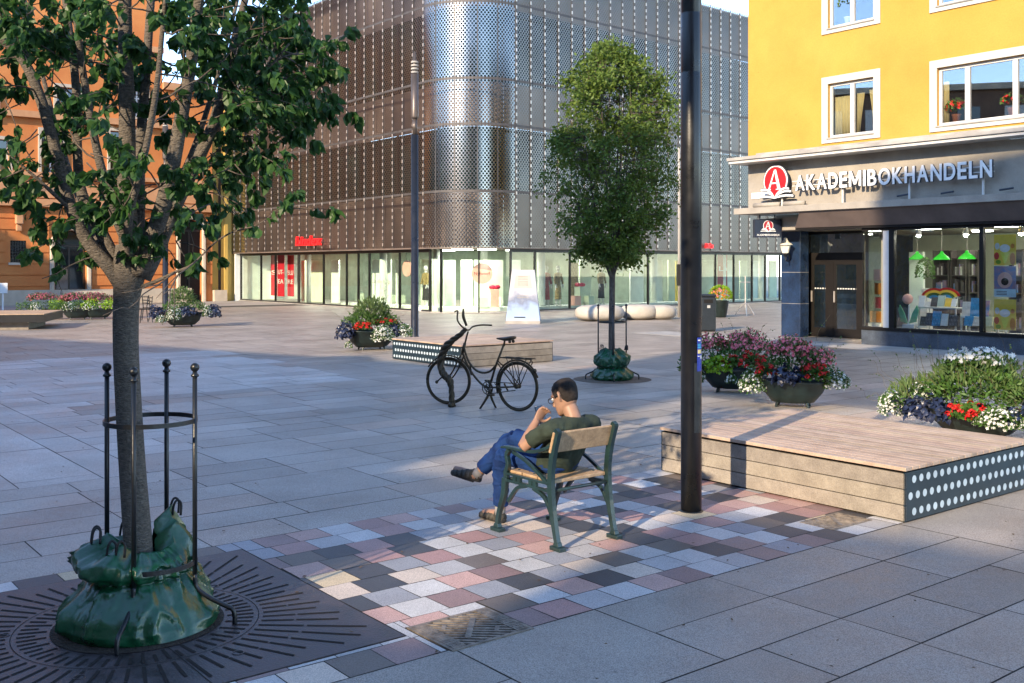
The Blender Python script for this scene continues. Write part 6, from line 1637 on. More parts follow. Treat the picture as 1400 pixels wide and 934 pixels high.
CW = dict(A=1.06, K=.98, D=1.0, E=.78, M=1.26, I=.26, B=.88, O=1.16, H=.96, N=1.0, L=.74)
def spaced(word, width, gap=.20):
    tot = sum(CW[c] for c in word)+gap*(len(word)-1); x = 0; out = []
    for c in word: out.append((c, x/tot*width, CW[c]/tot*width)); x += CW[c]+gap
    return out
for ch, x, w in spaced('AKADEMIBOKHANDELN', l1-l0):
    if ch == 'M':
        mb = MB(); sb = MB(); hM = lh*1.0; sw_ = .062
        def bar_(m_, xa, za, xb, zb_, o0, o1, ww=sw_):
            m_.hexa([FY.pt(l0+x+q, zz, oo) for zz, x0_ in ((zb+za, xa), (zb+zb_, xb)) for q, oo in ((x0_, o1), (x0_+ww, o1), (x0_+ww, o0), (x0_, o0))])
        for m_, o0, o1, e_ in ((mb, OS, OS+.012, 0), (sb, OS-.051, OS-.001, .004)):
            bar_(m_, 0-e_, -e_, 0-e_, hM+e_, o0, o1, sw_+2*e_); bar_(m_, w-sw_-e_, -e_, w-sw_-e_, hM+e_, o0, o1, sw_+2*e_)
            bar_(m_, w/2-sw_/2, hM*.12, .01, hM, o0-.001, o1-.001, sw_); bar_(m_, w/2-sw_/2, hM*.12, w-sw_-.01, hM, o0-.002, o1-.002, sw_)
        lt = mb.build('letter', 'signwhite', sign); sb.build('letter_side', 'signside', lt); continue
    mb = text_mb(ch, lh/.70, .012, FY.pt(l0+x, zb, OS), (*FY.D, 0), (0, 0, 1), (*FY.N, 0), width=w, bold=.012); lt = mb.build('letter', 'signwhite', sign)
    mb = text_mb(ch, lh/.70, .05, FY.pt(l0+x-.004, zb-.004, OS-.051), (*FY.D, 0), (0, 0, 1), (*FY.N, 0), width=w+.008, bold=.014); mb.build('letter_side', 'signside', lt)
b = MB(); FY.box(b, l0-.15, l1, zb+lh*.30, zb+lh*.36, OS-.10, OS-.068); FY.box(b, l0-.15, l1, zb+lh*.62, zb+lh*.68, OS-.10, OS-.068); b.build('rail', 'white', sign)
for u in (1152, 1243, 1344): b = MB(); tt = FY.s(u, OS-.09); FY.box(b, tt-.022, tt+.022, ZC1, zb+lh*.30, OS-.12, OS-.085); b.build('support_post', 'white', sign)
for u in (1225, 1285, 1365):
    b = MB(); tt = FY.s(u, .2); b.tube([FY.pt(tt, ZC1+.10, .15), FY.pt(tt+.30, ZC1+.13, .15)], .022, 8); b.build('cable_conduit', 'signside', sign)
em = thing('shop_emblem', 'round red emblem with a white letter A over an open book', 'sign', FY.pt(FY.s(1060, OS), FY.z(1060, 248, OS), OS))
rr = (FY.s(1076, OS)-FY.s(1043.5, OS))/2; logo(em, FY.pt(FY.s(1060, OS), FY.z(1060, 247.5, OS), OS-.06), (*FY.D, 0), (0, 0, 1), (*FY.N, 0), rr, 0, dep=.07)
b = MB(); tt = FY.s(1069, OS-.09); FY.box(b, tt-.022, tt+.022, ZC1, FY.z(1060, 262, OS), OS-.12, OS-.085); b.build('support_post', 'white', em)
b = MB(); FY.box(b, FY.s(1028), FY.s(1050), FY.z(1030, 272), FY.z(1030, 264), .002, .02); o = b.build('street_sign', 'signwhite'); tag(o, 'small white street nameplate on the fascia beneath the round emblem', 'sign')
for u0, u1, lab in ((1031, 1066, 'left'), (1072, 1100, 'right')):
    b = MB(); t0, t1 = FY.s(u0, .18), FY.s(u1, .18); z = ZC1+.07; b.tube([FY.pt(t0, z, .18), FY.pt(t1, z, .18)], .065, 12); o = b.build('floodlight_tube', 'beige', None, smooth=True); tag(o, f'{lab} beige tube light lying on the canopy beneath the round emblem', 'light')
# projecting sign
hs = thing('hanging_sign', 'dark blue projecting sign box with a small round emblem under the canopy', 'sign', FY.px(1049, 313, 0))
HT = FY.px(1049, 312.5, .0); HD = Vector((1, .05, 0)).normalized(); HN = Vector((.05, -1, 0)).normalized()
wY = HT[1]; hw, hh = 18.8/1400*wY, 12.4/1400*wY
b = MB(); b.hexa([tuple(Vector(HT)+HD*x+HN*y+Vector((0, 0, z))) for z in (-hh, hh) for x, y in ((-hw, .07), (hw, .07), (hw, -.07), (-hw, -.07))]); b.build('sign_box', 'signblack', hs, bevel=.008)
logo(hs, tuple(Vector(HT)+Vector((0, 0, .07))), tuple(HD), (0, 0, 1), tuple(HN), .135, .075, 'darkred', .012)
mb = MB()
for ch, x, w in spaced('AKADEMIBOKHANDELN', .60): text_mb(ch, .075, .006, tuple(Vector(HT)+HD*(-.30+x)+HN*.074+Vector((0, 0, -.20))), tuple(HD), (0, 0, 1), tuple(HN), width=w, mb=mb)
mb.build('lettering', 'signwhite', hs)
b = MB(); b.tube([tuple(Vector(HT)+Vector((-.2, 0, hh))), tuple(Vector(HT)+Vector((-.2, 0, hh+.12)))], .02, 6); b.tube([tuple(Vector(HT)+Vector((.2, 0, hh))), tuple(Vector(HT)+Vector((.2, 0, hh+.12)))], .02, 6); b.build('bracket', 'signside', hs)
# wall lantern
lp = FY.px(1074, 340, OP+.28); ln = thing('wall_lantern', 'old-fashioned pale wall lantern on the blue stone pillar', 'lantern', lp)
b = MB(); b.lathe(lp, [(.09, -.12), (.15, .10)], 6); b.build('glass_body', 'lantern', ln)
b = MB(); b.lathe(lp, [(.19, .10), (.16, .14), (.10, .17), (.05, .24), (.045, .28), (.001, .31)], 12); b.build('cap', 'lantern', ln)
b = MB(); b.lathe(lp, [(.03, -.22), (.10, -.14), (.09, -.12)], 8); q = FY.px(1079, 352, OP+.02); b.tube([(lp[0], lp[1], lp[2]-.2), (lp[0]+.02, lp[1], lp[2]-.32), (q[0], q[1], lp[2]-.30), (q[0], q[1], lp[2]-.12)], .022, 8, smooth=4); b.build('bracket', 'black_iron', ln)
# bookshop interior
def pendant(u, v, label):
    o = -3.0; p = FY.px(u, v, o); root = thing('pendant_lamp', label, 'pendant lamp', p, 'pendant lamps in the bookshop')
    b = MB(); b.lathe((p[0], p[1], p[2]-.08), [(.21, 0), (.20, .03), (.13, .10), (.05, .16), (.03, .22)], 20, caps=False); b.build('lamp_shade', 'greenlamp', root, smooth=True, thick=.006)
    b = MB(); b.tube([(p[0], p[1], p[2]+.12), (p[0], p[1], ZB-.06)], .008, 5); b.build('cord', 'tab', root)
    b = MB(); b.ball((p[0], p[1], p[2]-.03), .05, 0, 8, 6); b.build('bulb', 'shopemit', root)
for u, v, l in ((1254, 351, 'left'), (1287.5, 351, 'middle'), (1322, 350, 'right')): pendant(u, v, f'{l} green enamel pendant lamp in the bookshop')
for u, v, l in ((1256, 317, 'left'), (1320.5, 316, 'middle'), (1396, 314, 'right')):
    p = FY.px(u, v, -.7); b = MB(); b.lathe((p[0], p[1], p[2]-.08), [(.07, 0), (.065, .06), (.04, .14), (.03, .16)], 14); b.tube([(p[0], p[1], p[2]+.05), (p[0], p[1], ZB-.06)], .015, 6); o = b.build('spotlight', 'signwhite', None); e_ = MB(); e_.ball((p[0], p[1], p[2]-.09), .045, 0, 10, 6); e_.build('bulb', 'spotemit', o); tag(o, f'{l} white ceiling spotlight inside the bookshop window', 'spotlight')
def ftable(u0, u1, v0, o, dp, label, h):
    t0, t1 = FY.s(u0, o), FY.s(u1, o); zt_ = FY.z(u0, v0, o); root = thing('display_table', label, 'table', FY.pt((t0+t1)/2, zt_, o))
    b = MB(); FY.box(b, t0, t1, zt_-.03, zt_, o-dp, o); b.build('table_top', 'white', root)
    for t in (t0, t1-.03):
        for oo in (o-.03, o-dp): b = MB(); FY.box(b, t, t+.03, zt_-h, zt_-.03, oo, oo+.03); b.build('leg', 'white', root)
    return t0, t1, zt_
T1 = ftable(1255.5, 1307, 419.5, -.45, .5, 'white display table of books behind the bookshop glass', .62)
T2_ = ftable(1313, 1365, 433, -.5, .4, 'lower white display table of books right of the taller one', .35)
BC = ['cyan', 'paper', 'bookdark', 'posterblue', 'yellowpaint', 'pink', 'shelf', 'signwhite', 'darkred', 'palegreen']
bnames = {'cyan': 'bright blue', 'paper': 'off-white', 'bookdark': 'dark', 'posterblue': 'blue and pink', 'yellowpaint': 'yellow', 'pink': 'pink', 'shelf': 'brown', 'signwhite': 'white', 'darkred': 'dark red', 'palegreen': 'pale green'}
def book_(u, vb, o, w, h, m_, lab, grp='books in the bookshop window'):
    t = FY.s(u, o); z = FY.z(u, vb, o); b = MB()
    b.hexa([FY.pt(t-w/2, z, o+.03), FY.pt(t+w/2, z, o+.03), FY.pt(t+w/2, z, o), FY.pt(t-w/2, z, o), FY.pt(t-w/2, z+h, o-.04), FY.pt(t+w/2, z+h, o-.04), FY.pt(t+w/2, z+h, o-.07), FY.pt(t-w/2, z+h, o-.07)])
    ob = b.build('book', m_); tag(ob, lab, 'book', grp)
RB = random.Random(2)
seq1 = [(1260, 'signwhite', .15, .26), (1268, 'paper', .20, .12), (1277, 'shelf', .16, .22), (1286.5, 'palegreen', .17, .26), (1296, 'yellowpaint', .15, .2), (1304, 'signwhite', .12, .18)]
for i, (u, m_, w, h) in enumerate(seq1): book_(u, 419.3, -.6, w, h, m_, f'{bnames[m_]} book standing on the white display table, number {"one two three four five six".split()[i]} from its left end')
seq2 = [(1231, 'bookdark', .16, .2), (1262, 'shelf', .15, .22), (1271, 'bookdark', .2, .3), (1280, 'cyan', .2, .34), (1291, 'signwhite', .16, .28), (1303, 'bookdark', .2, .24), (1324, 'cyan', .2, .22), (1336, 'paper', .2, .16), (1352, 'palegreen', .16, .2)]
for i, (u, m_, w, h) in enumerate(seq2): book_(u, 445.5, -.4, w, h, m_, f'{bnames[m_]} book low on the window bed, number {"one two three four five six seven eight nine".split()[i]} from the left')
for i, (u, m_, w, h) in enumerate(((1321, 'paper', .2, .34), (1333, 'cyan', .22, .42), (1346, 'posterblue', .2, .36))): book_(u, 432.8, -.65, w, h, m_, f'{bnames[m_]} book standing on the lower display table')
# rainbow book fans
for u, s_, lab in ((1271, -1, 'left rainbow paper fan above the display table'), (1301, 1, 'right rainbow paper fan above the display table')):
    root = thing('paper_fan', lab, 'decoration', FY.px(u, 400, -.9)); o = -.9; t = FY.s(u, o); zc = FY.z(u, 410, o)
    for j, m_ in enumerate(('petal_r', 'yellowpaint', 'foliage', 'cyan', 'paper')):
        mb = MB(); r0, r1 = .36-.07*j, .36-.07*(j+1); k = 10; vs = []
        for i in range(k+1):
            a = PI*.12+PI*.62*i/k; a = PI-a if s_ < 0 else a
            for r_ in (r0, r1): vs.append(FY.pt(t+r_*math.cos(a)-.12*s_, zc+r_*math.sin(a)*.8, o+.004*j))
        mb.add(vs, [(2*i, 2*i+2, 2*i+3, 2*i+1) for i in range(k)]); mb.build('stripe', m_, root, thick=.004)
# posters
def poster(vt, vb, m_, label, cone):
    o = -.13; t0, t1 = FY.s(1359, o), FY.s(1389, o); z1, z0 = FY.z(1359, vt, o), FY.z(1359, vb, o); root = thing('poster', label, 'poster', FY.pt(t0, z0, o), 'posters on the bookshop glass')
    b = MB(); FY.box(b, t0, t1, z0, z1, o-.006, o); b.build('sheet', m_, root); w, h = t1-t0, z1-z0
    def blob(cx, cz, rx, rz, mm, nm, off):
        k = 20; mb = MB(); mb.add([FY.pt(t0+w*(cx+rx*math.cos(2*PI*i/k)), z0+h*(cz+rz*math.sin(2*PI*i/k)), o+off) for i in range(k)], [tuple(range(k))]); mb.build(nm, mm, root)
    if cone:
        mb = MB(); mb.add([FY.pt(t0+w*x, z0+h*z, o+.004) for x, z in ((.45, .06), (.55, .06), (.72, .42), (.30, .42))], [(0, 1, 2, 3)]); mb.build('ice_cream_cone', 'tagbright', root)
        blob(.5, .55, .24, .13, 'creamcone', 'ice_cream_scoop', .005); blob(.12, .3, .12, .12, 'petal_r', 'fruit', .003); blob(.85, .2, .13, .2, 'petal_o', 'fruit', .003); blob(.85, .62, .09, .08, 'petal_o', 'fruit', .003); blob(.15, .62, .11, .11, 'paper', 'flower', .003)
        blob(.2, .1, .12, .07, 'lime', 'leaf', .0035)
    else:
        blob(.5, .55, .34, .26, 'pink', 'picture', .003); blob(.5, .5, .17, .12, 'brown', 'picture_centre', .0045)
        mb = MB(); mb.add([FY.pt(t0+w*x, z0+h*z, o+.004) for x, z in ((0, 0), (1, 0), (1, .26), (0, .26))], [(0, 1, 2, 3)]); mb.build('pale_strip', 'paleblue', root)
        mb = MB()
        for zz in (.17, .12, .07): mb.add([FY.pt(t0+w*x, z0+h*(zz+q), o+.006) for x, q in ((.12, 0), (.6, 0), (.6, .022), (.12, .022))], [(0, 1, 2, 3)])
        mb.build('text_lines', 'bookdark', root)
M['tagbright'] = mat('lemon_print', (.85, .78, .08), .5); M['paleblue'] = mat('pale_blue_print', (.55, .72, .80), .5)
poster(321, 362.5, 'yellowpaint', 'upper yellow ice cream poster in the bookshop window', True); poster(364, 406, 'posterblue', 'blue and pink poster between the two yellow ones', False); poster(409, 450.5, 'yellowpaint', 'lower yellow ice cream poster in the bookshop window', True)
# dark book shelves on the back wall
def shelf(u0, u1, o, label):
    t0, t1 = FY.s(u0, o), FY.s(u1, o); root = thing('bookshelf', label, 'bookshelf', FY.pt((t0+t1)/2, .03, o), 'bookshelves at the back of the bookshop')
    b = MB(); FY.box(b, t0, t1, .03, 2.35, o-.32, o-.30); FY.box(b, t0, t0+.03, .03, 2.35, o-.30, o); FY.box(b, t1-.03, t1, .03, 2.35, o-.30, o)
    for z in (.3, .75, 1.2, 1.65, 2.1): FY.box(b, t0+.03, t1-.03, z, z+.03, o-.30, o)
    b.build('carcass', 'shelf', root)
    for z in (.33, .78, 1.23, 1.68):
        bb = MB(); t = t0+.06
        while t < t1-.1:
            w = RB.uniform(.03, .07); h = RB.uniform(.2, .34); FY.box(bb, t, t+w-.004, z, z+h, o-.25, o-.06, RB.randrange(4)); t += w
            if RB.random() < .12: t += .08
        bb.build('books', ['bookdark', 'paper', 'shelf', 'posterblue'], root)
for u0, u1, o, l in ((1275, 1297, -4.2, 'left dark bookshelf at the back of the bookshop'), (1299, 1321, -4.2, 'middle dark bookshelf at the back of the bookshop'), (1324, 1338, -4.2, 'right dark bookshelf left of the window mullion'), (1379, 1398, -4.2, 'dark bookshelf behind the posters')): shelf(u0, u1, o, l)
b = MB(); FY.box(b, FY.s(1243, -3.4), FY.s(1262, -3.4), .03, 2.3, -3.5, -3.4); o = b.build('white_partition', 'palewhite'); tag(o, 'white partition panel left of the bookshelves inside the bookshop', 'panel')
pot_plant(FY, FY.s(1265, -2.2), FY.z(1265, 404, -2.2), -2.2, 'bushy green plant on a stand inside the bookshop', 'signwhite', 'foliage', None, .75, 240)
b = MB(); t = FY.s(1265, -2.2); FY.box(b, t-.13, t+.13, .03, FY.z(1265, 404, -2.2)-.002, -2.33, -2.07); o = b.build('plant_stand', 'white'); tag(o, 'white box stand under the bushy plant in the bookshop', 'plant stand')
def tulip():
    o = -.35; t = FY.s(1242, o); z = ZP-.04; root = thing('tulip_cutout', 'pink tulip display figure with green leaves in the bookshop window', 'display figure', FY.pt(t, z, o))
    b = MB(); FY.box(b, t-.15, t+.15, z, z+.16, o-.1, o+.02); b.build('stand', 'signwhite', root)
    b = MB(); b.tube([FY.pt(t, z+.16, o), FY.pt(t+.02, z+.62, o)], .02, 8); b.build('stem', 'signwhite', root)
    for s_ in (-1, 1):
        b = MB(); vs = [FY.pt(t+s_*x, z+y, o+d) for d in (-.012, .012) for x, y in ((.02, .18), (.20, .22), (.26, .50), (.22, .62), (.10, .42))]; b.add(vs, [(0, 1, 2, 3, 4), (9, 8, 7, 6, 5)]+[(i, (i+1) % 5, (i+1) % 5+5, i+5) for i in range(5)]); b.build('leaf', 'tulipgreen', root)
    b = MB(); p = FY.pt(t-.02, z+.76, o); b.ball(p, .13, 0, 16, 10, (1, .35, .95)); b.build('flower', 'pink', root, smooth=True)
M['tulipgreen'] = mat('tulip_green', (.10, .48, .22), .5)
tulip()
# leaning rack of books in the narrow side window
rk = thing('book_rack', 'sloping rack of orange and red books in the narrow side window', 'rack', FY.px(1196, 440, -.9))
for j, (m_, z) in enumerate((('petal_o', ZP+.1), ('darkred', ZP+.45), ('petal_o', ZP+.8), ('pink', ZP+1.15))):
    t = FY.s(1190, -.8)+.09*j; b = MB(); FY.box(b, t, t+.42-.05*j, z, z+.28, -.85-.03*j, -.8-.03*j); b.build('book_row', m_, rk)
b = MB(); t = FY.s(1190, -.8); FY.box(b, t-.03, t+.5, ZP-.04, ZP+.08, -1.0, -.75); b.build('base', 'white', rk)

# ------------------------------------------------------------------ orange building and its neighbours on the left
FO = Fac((at(290, 412, 56.6)[0], 56.6), (-.786, -.618), (.618, -.786))    # t grows to the left, towards the camera
ob = thing('orange_building', 'orange rendered building with arched doors and stone string course behind the near tree', 'building', FO.pt(0, 0))
to = FO.s(222); tEnd = 46
def oz(u, v): return FO.z(u, v)
arch = (FO.s(119), FO.s(74)); arch2 = (FO.s(276), FO.s(246)); sw = (FO.s(36), FO.s(14))
hz = lambda u, v: FO.z(u, v)
holes = [(min(arch), max(arch), 0, hz(96, 315)), (min(arch2), max(arch2), 0, hz(260, 300)), (min(sw), max(sw), hz(25, 359), hz(25, 329))]
upw = []
for (u0, u1, v0, v1) in ((-30, 12, 235, 190), (77, 108, 160, 120), (150, 182, 258, 180), (56, 84, 258, 180), (176, 200, 160, 120), (-40, -5, 160, 115)):
    r_ = (FO.s(u1), FO.s(u0), hz((u0+u1)/2, v0), hz((u0+u1)/2, v1)); upw.append(r_); holes.append(r_)
w_ = MB(); z4 = hz(60, 283)
FO.wall(w_, 0, tEnd, 0, 11.4, [h for h in holes], -.45, 0); FO.wall(w_, to, tEnd, 11.4, 16.8, [h for h in holes], -.45, 0); w_.build('rendered_wall', 'orange', ob)
b = MB(); FO.box(b, 0, to, 11.4, 11.8, -.6, .25); b.build('low_cornice', 'orangetrim', ob)
b = MB(); FO.box(b, to, tEnd, 16.8, 17.3, -.6, .5); b.build('top_cornice', 'orangetrim', ob)
b = MB(); b.hexa([FO.pt(to, 17.3, .4), FO.pt(tEnd, 17.3, .4), FO.pt(tEnd, 17.3, -8), FO.pt(to, 17.3, -8), FO.pt(to+.5, 19.6, -3.4), FO.pt(tEnd, 19.6, -3.4), FO.pt(tEnd, 19.6, -4.6), FO.pt(to+.5, 19.6, -4.6)]); b.build('roof', 'tile', ob)
b = MB(); FO.box(b, -.1, tEnd, 0, 11, -9, -8.5); FO.box(b, 0, .3, 0, 11.4, -8.5, -.45); FO.box(b, to, to+.3, 11.4, 16.8, -8.5, -.45); b.build('rear_wall', 'orange', ob)
b = MB(); FO.box(b, .3, to+.3, .0, 11.3, -1.3, -1.2); FO.box(b, to+.3, tEnd, .0, 16.5, -1.3, -1.2); b.build('dark_interior', 'darkroom', ob)
# rusticated courses: slim recessed-looking bands standing proud between joints
b = MB(); z = .95
while z < z4-.5:
    segs = [(0, tEnd)]
    for h in holes:
        if h[2] < z+.2 and h[3] > z: segs = [x for s_ in segs for x in ([s_] if h[1] < s_[0] or h[0] > s_[1] else [(s_[0], h[0]-.25), (h[1]+.25, s_[1])]) if x[1]-x[0] > .1]
    for a_, b2 in segs: FO.box(b, a_, b2, z, z+.50, .002, .05)
    z += .56
b.build('rustication', 'orange', ob)
b = MB(); FO.box(b, 0, tEnd, z4, z4+.38, .051, .32); FO.box(b, 0, tEnd, z4+.45, z4+1.2, .002, .12); FO.box(b, 0, tEnd, z4+1.5, z4+1.72, .002, .28); b.build('string_course', 'orangetrim', ob)
b = MB(); FO.box(b, 0, tEnd, 9.3, 9.62, .002, .25); FO.box(b, to, tEnd, 13.3, 13.6, .002, .25); b.build('upper_course', 'orangetrim', ob)
b = MB(); FO.box(b, 1.2, tEnd, 0, .75, .06, .14); b.build('base_course', 'sandstone', ob)
for u in (25, 215):
    t = FO.s(u); b = MB(); FO.box(b, t-.22, t+.22, z4-.2, z4-.001, .06, .5); FO.box(b, t-.18, t+.18, z4-.9, z4-.2, .06, .36); FO.box(b, t-.14, t+.14, z4-1.25, z4-.9, .06, .24); b.build('scroll_bracket', 'orangetrim', ob, bevel=.05)
def archway(tt, ztop, dm, nm='arched_door'):
    t0, t1 = min(tt), max(tt); w = t1-t0; k = 16; r = w/2; zc = ztop-r
    # infill above the arch curve
    mb = MB()
    for s_ in (0, 1):
        for i in range(k//2):
            a, a2 = PI*(i+s_*k//2)/k, PI*(i+1+s_*k//2)/k; x0, y0, x1, y1 = (t0+r)-r*math.cos(a), zc+r*math.sin(a), (t0+r)-r*math.cos(a2), zc+r*math.sin(a2)
            mb.hexa([FO.pt(x0, y0, .0), FO.pt(x1, y1, .0), FO.pt(x1, y1, -.45), FO.pt(x0, y0, -.45), FO.pt(x0, ztop+.002, .0), FO.pt(x1, ztop+.002, .0), FO.pt(x1, ztop+.002, -.45), FO.pt(x0, ztop+.002, -.45)])
    mb.build('arch_infill', 'orange', ob)
    mb = MB(); pts = [FO.pt(t0+r-(r+.1)*math.cos(PI*i/k), zc+(r+.1)*math.sin(PI*i/k), .05) for i in range(k+1)]; mb.tube([FO.pt(t0-.1, 0, .05)]+pts+[FO.pt(t1+.1, 0, .05)], .12, 6); mb.build('arch_moulding', 'sandstone', ob)
    d = MB(); FO.box(d, t0, t1, 0, ztop, -.40, -.33); dd = d.build(nm, dm, ob)
    m = MB(); FO.box(m, (t0+t1)/2-.04, (t0+t1)/2+.04, 0, zc, -.329, -.29); FO.box(m, t0, t1, zc-.05, zc+.05, -.329, -.28); m.build('door_rails', 'mullion', dd)
archway(arch, hz(96, 315), 'darkglass'); archway(arch2, hz(260, 300), 'brown')
# the wall opening stopped lower than the arch tops: cut heights were set to the springing line
b = MB(); t0, t1 = sw; t0, t1 = min(sw), max(sw)
FO.box(b, t0, t1, hz(25, 359), hz(25, 329), -.2, -.15); g_ = b.build('barred_window', 'darkglass', ob)
b = MB(); t = t0
while t < t1: FO.box(b, t, t+.025, hz(25, 359), hz(25, 329), -.08, -.05); t += .12
z = hz(25, 359)
while z < hz(25, 329): FO.box(b, t0, t1, z, z+.025, -.11, -.085); z += .16
b.build('window_bars', 'mullion', g_)
b = MB(); FO.box(b, t0-.1, t1+.1, hz(25, 359)-.12, hz(25, 359)-.001, .055, .16); b.build('sill', 'sandstone', ob)
for i, (a_, b2, c_, e_) in enumerate(upw):
    f = MB(); 
    for x in ((a_-.14, b2+.14, e_, e_+.16), (a_-.14, b2+.14, c_-.14, c_), (a_-.14, a_, c_, e_), (b2, b2+.14, c_, e_)): FO.box(f, *x, .003, .12)
    wn = f.build('window_surround', 'sandstone', ob); g_ = MB(); FO.box(g_, a_, b2, c_, e_, -.25, -.2); g_.build('pane', 'darkglass', wn)
    m = MB(); mm = (a_+b2)/2; FO.box(m, mm-.04, mm+.04, c_, e_, -.199, -.14); FO.box(m, a_, b2, c_+(e_-c_)*.62, c_+(e_-c_)*.62+.07, -.199, -.15)
    for x in ((a_, a_+.06, c_, e_), (b2-.06, b2, c_, e_)): FO.box(m, *x, -.199, -.15)
    m.build('frame', 'white', wn)
b = MB(); FO.box(b, -.42, -.30, 0, 11.4, .1, .22); b.build('drainpipe', 'brown', ob)
b = MB(); FO.box(b, -.75, -.02, 0, .62, .02, .30); b.build('corner_stone', 'sandstone', ob)
ann = thing('lemon_annex', 'narrow pale yellow building squeezed between the orange building and the metal-clad store', 'building', FO.pt(-2, 0, -.3))
b = MB(); FO.box(b, -3.0, -.02, 0, 11.2, -6, -.25); b.build('rendered_wall', 'lemon', ann)
b = MB(); FO.box(b, -3.1, .0, 11.2, 11.6, -6, .0); b.build('cornice', 'sandstone', ann)
b = MB(); FO.box(b, -1.15, -.76, 0, 11.2, -.249, -.12); b.build('pilaster', 'lemon', ann)
st = thing('stone_bench', 'long pale stone bench ledge along the orange building', 'bench', FO.pt(FO.s(150), 0, 2.2))
b = MB(); FO.box(b, FO.s(222), FO.s(68), .50, .72, 1.9, 2.5); b.build('seat', 'sandstone', st)
for u in (80, 120, 165, 210): b = MB(); t = FO.s(u); FO.box(b, t-.15, t+.15, 0, .50, 2.0, 2.4); b.build('leg', 'concrete', st)
b = MB(); p = at(3, 394, 44); b.box((p[0]-.22, p[1], p[2]-.22), (p[0]+.22, p[1]+.04, p[2]+.22)); b.box((p[0]-.03, p[1]+.045, 0), (p[0]+.03, p[1]+.09, p[2]+.2)); o = b.build('notice_board', 'signwhite'); tag(o, 'small white notice board on a post at the left edge', 'notice board')

# ------------------------------------------------------------------ behind the camera: unseen houses, sized and spaced to shade the square, also mirrored
dH = Vector((.55, .835, 0)).normalized(); dW = Vector((dH.y, -dH.x, 0))
def WT(w, t, z=0.0): return tuple(dH*t+dW*w+Vector((0, 0, z)))
def rear_house(label, w0, w1, t0, t1, h, m_, zlo=0.0, nm='unseen_house'):
    root = thing(nm, label, 'building', WT((w0+w1)/2, t1)); b = MB()
    b.hexa([WT(w0, t1, zlo), WT(w0, t0, zlo), WT(w1, t0, zlo), WT(w1, t1, zlo), WT(w0, t1, h), WT(w0, t0, h), WT(w1, t0, h), WT(w1, t1, h)]); b.build('walls', m_, root)
    b = MB(); b.hexa([WT(w0-.1, t1+.3, h), WT(w0-.1, t0, h), WT(w1+.1, t0, h), WT(w1+.1, t1+.3, h), WT(w0-.1, t1+.3, h+.4), WT(w0-.1, t0, h+.4), WT(w1+.1, t0, h+.4), WT(w1+.1, t1+.3, h+.4)]); b.build('cornice', 'sandstone', root)
    z = zlo+1.0; n = 0
    while z < h-2:
        w = w0+1.0
        while w < w1-1.8 and n < 95:
            b = MB(); b.hexa([WT(w, t1+.06, z), WT(w, t1+.0, z), WT(w+1.3, t1+.0, z), WT(w+1.3, t1+.06, z), WT(w, t1+.06, z+1.9), WT(w, t1+.0, z+1.9), WT(w+1.3, t1+.0, z+1.9), WT(w+1.3, t1+.06, z+1.9)]); b.build('window', 'darkglass', root); w += 2.9; n += 1
        z += 3.4
rear_house('unseen tall brown brick house behind the viewer, sized to shade the square', -.9, 26, -24, -13, 22.5, 'brick')
rear_house('unseen narrow grey house beside the sun gap, sized to shade the square', -9.3, -6.2, -24, -13, 16.0, 'greyrender')
rear_house('added unseen block over the sun gap, limiting the sun patch', -6.18, -.92, -15.7, -15, 21.5, 'greyrender', 13.3, 'sun_gap_block')  # added block, caps how far the sun patch reaches
rear_house('added unseen left block below the sun gap, shading the foreground', -6.17, -4.55, -24, -15.5, 9.7, 'brick')  # added blocks, their heights keep sun off the foreground
rear_house('added unseen lowest middle block, letting a sun stripe onto the setts', -4.54, -3.12, -24, -15.5, 8.2, 'greyrender')
rear_house('added unseen right block below the sun gap, shading the foreground', -3.11, -.93, -24, -15.5, 9.7, 'brick')
rear_house('unseen long grey house row, kept low to let sun onto the far paving', -60, -9.32, -24, -13, 12.3, 'greyrender')
def side_house():
    F = Fac((-38, -8), (0, 1), (1, 0)); root = thing('unseen_house', 'brown brick house on the left side of the square, outside the view', 'building', F.pt(25, 0)); b = MB()
    F.box(b, 0, 50, 0, 13.6, -9, 0); b.build('walls', 'brick', root); b = MB(); F.box(b, -.1, 50.1, 13.6, 14.0, -9.2, .35); b.build('cornice', 'sandstone', root)
    for r in range(4):
        for c in range(17): b = MB(); F.box(b, 1.2+c*2.9, 2.6+c*2.9, 1.0+r*3.2, 2.9+r*3.2, .0, .06); b.build('window', 'darkglass' if (c+r) % 3 else 'white', root)
side_house()
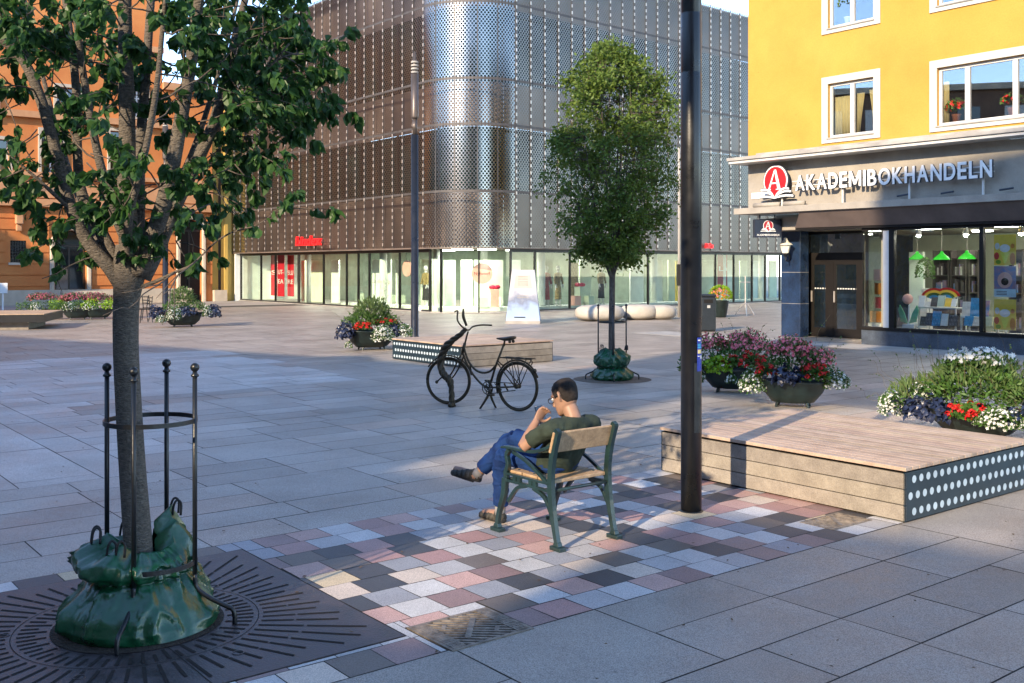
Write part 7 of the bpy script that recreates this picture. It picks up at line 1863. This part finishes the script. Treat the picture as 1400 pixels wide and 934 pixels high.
def dapple_trees():  # copies added out of view to dapple the sunlight
    src = [o for o in bpy.data.objects if o.name.startswith('street_tree') and o.parent is None][-1]
    for (w, t, k, lab) in ((-8.9, -2.0, 1.2, 'added unseen tree behind the viewer to the left, dappling the sunlight'), (-14.5, 1.0, 1.2, 'added unseen tree far left of the viewer, dappling the sunlight')):
        c = copy_tree(src); p = WT(w, t); c.location = (p[0], p[1], 0); c.rotation_euler = (0, 0, 1.3*k); c.scale = (k, k, k); c['label'] = lab
dapple_trees()
#==TAIL==
SUN_E, SKY_E, EXPO = 2.2, 0.15, 2.0
# ------------------------------------------------------------------ camera, sky, sun
cam = bpy.data.cameras.new('camera'); co = bpy.data.objects.new('camera', cam); COL.objects.link(co); SC.camera = co
co.location = (0, 0, CAMH); co.rotation_euler = (PI/2, 0, 0)
cam.sensor_width = 36; cam.lens = 36.0; cam.shift_y = -(467-HOR)/1400.0; cam.clip_end = 1000; cam.clip_start = .05
EL = math.radians(24)
dh = Vector((.55, .835)).normalized()
sd = Vector((dh.x*math.cos(EL), dh.y*math.cos(EL), -math.sin(EL)))
sl = bpy.data.lights.new('sun', 'SUN'); so = bpy.data.objects.new('sun', sl); COL.objects.link(so)
sl.energy = SUN_E; sl.angle = math.radians(.6); sl.color = (1.0, .80, .56); so.rotation_euler = sd.to_track_quat('-Z', 'Y').to_euler(); so.location = (-20, -30, 30)
w = bpy.data.worlds.new('World'); SC.world = w; w.use_nodes = True; nt = w.node_tree
bg = nt.nodes['Background']; sky = nt.nodes.new('ShaderNodeTexSky'); sky.sky_type = 'NISHITA'; sky.sun_disc = False
sky.sun_elevation = EL; sky.sun_rotation = math.atan2(-dh.x, -dh.y); sky.air_density = .75; sky.dust_density = 0.0; sky.ozone_density = 1.4
nt.links.new(sky.outputs[0], bg.inputs[0]); bg.inputs[1].default_value = SKY_E
SC.view_settings.view_transform = 'Standard'; SC.view_settings.look = 'None'; SC.view_settings.gamma = 1.0; SC.view_settings.exposure = EXPO
SC.view_settings.use_curve_mapping = False
SC.cycles.use_denoising = True
try: SC.cycles.denoiser = 'OPENIMAGEDENOISE'
except Exception: pass
SC.cycles.max_bounces = 8; SC.cycles.transparent_max_bounces = 16; SC.cycles.caustics_reflective = False; SC.cycles.caustics_refractive = False
SC.cycles.sample_clamp_indirect = 6.0
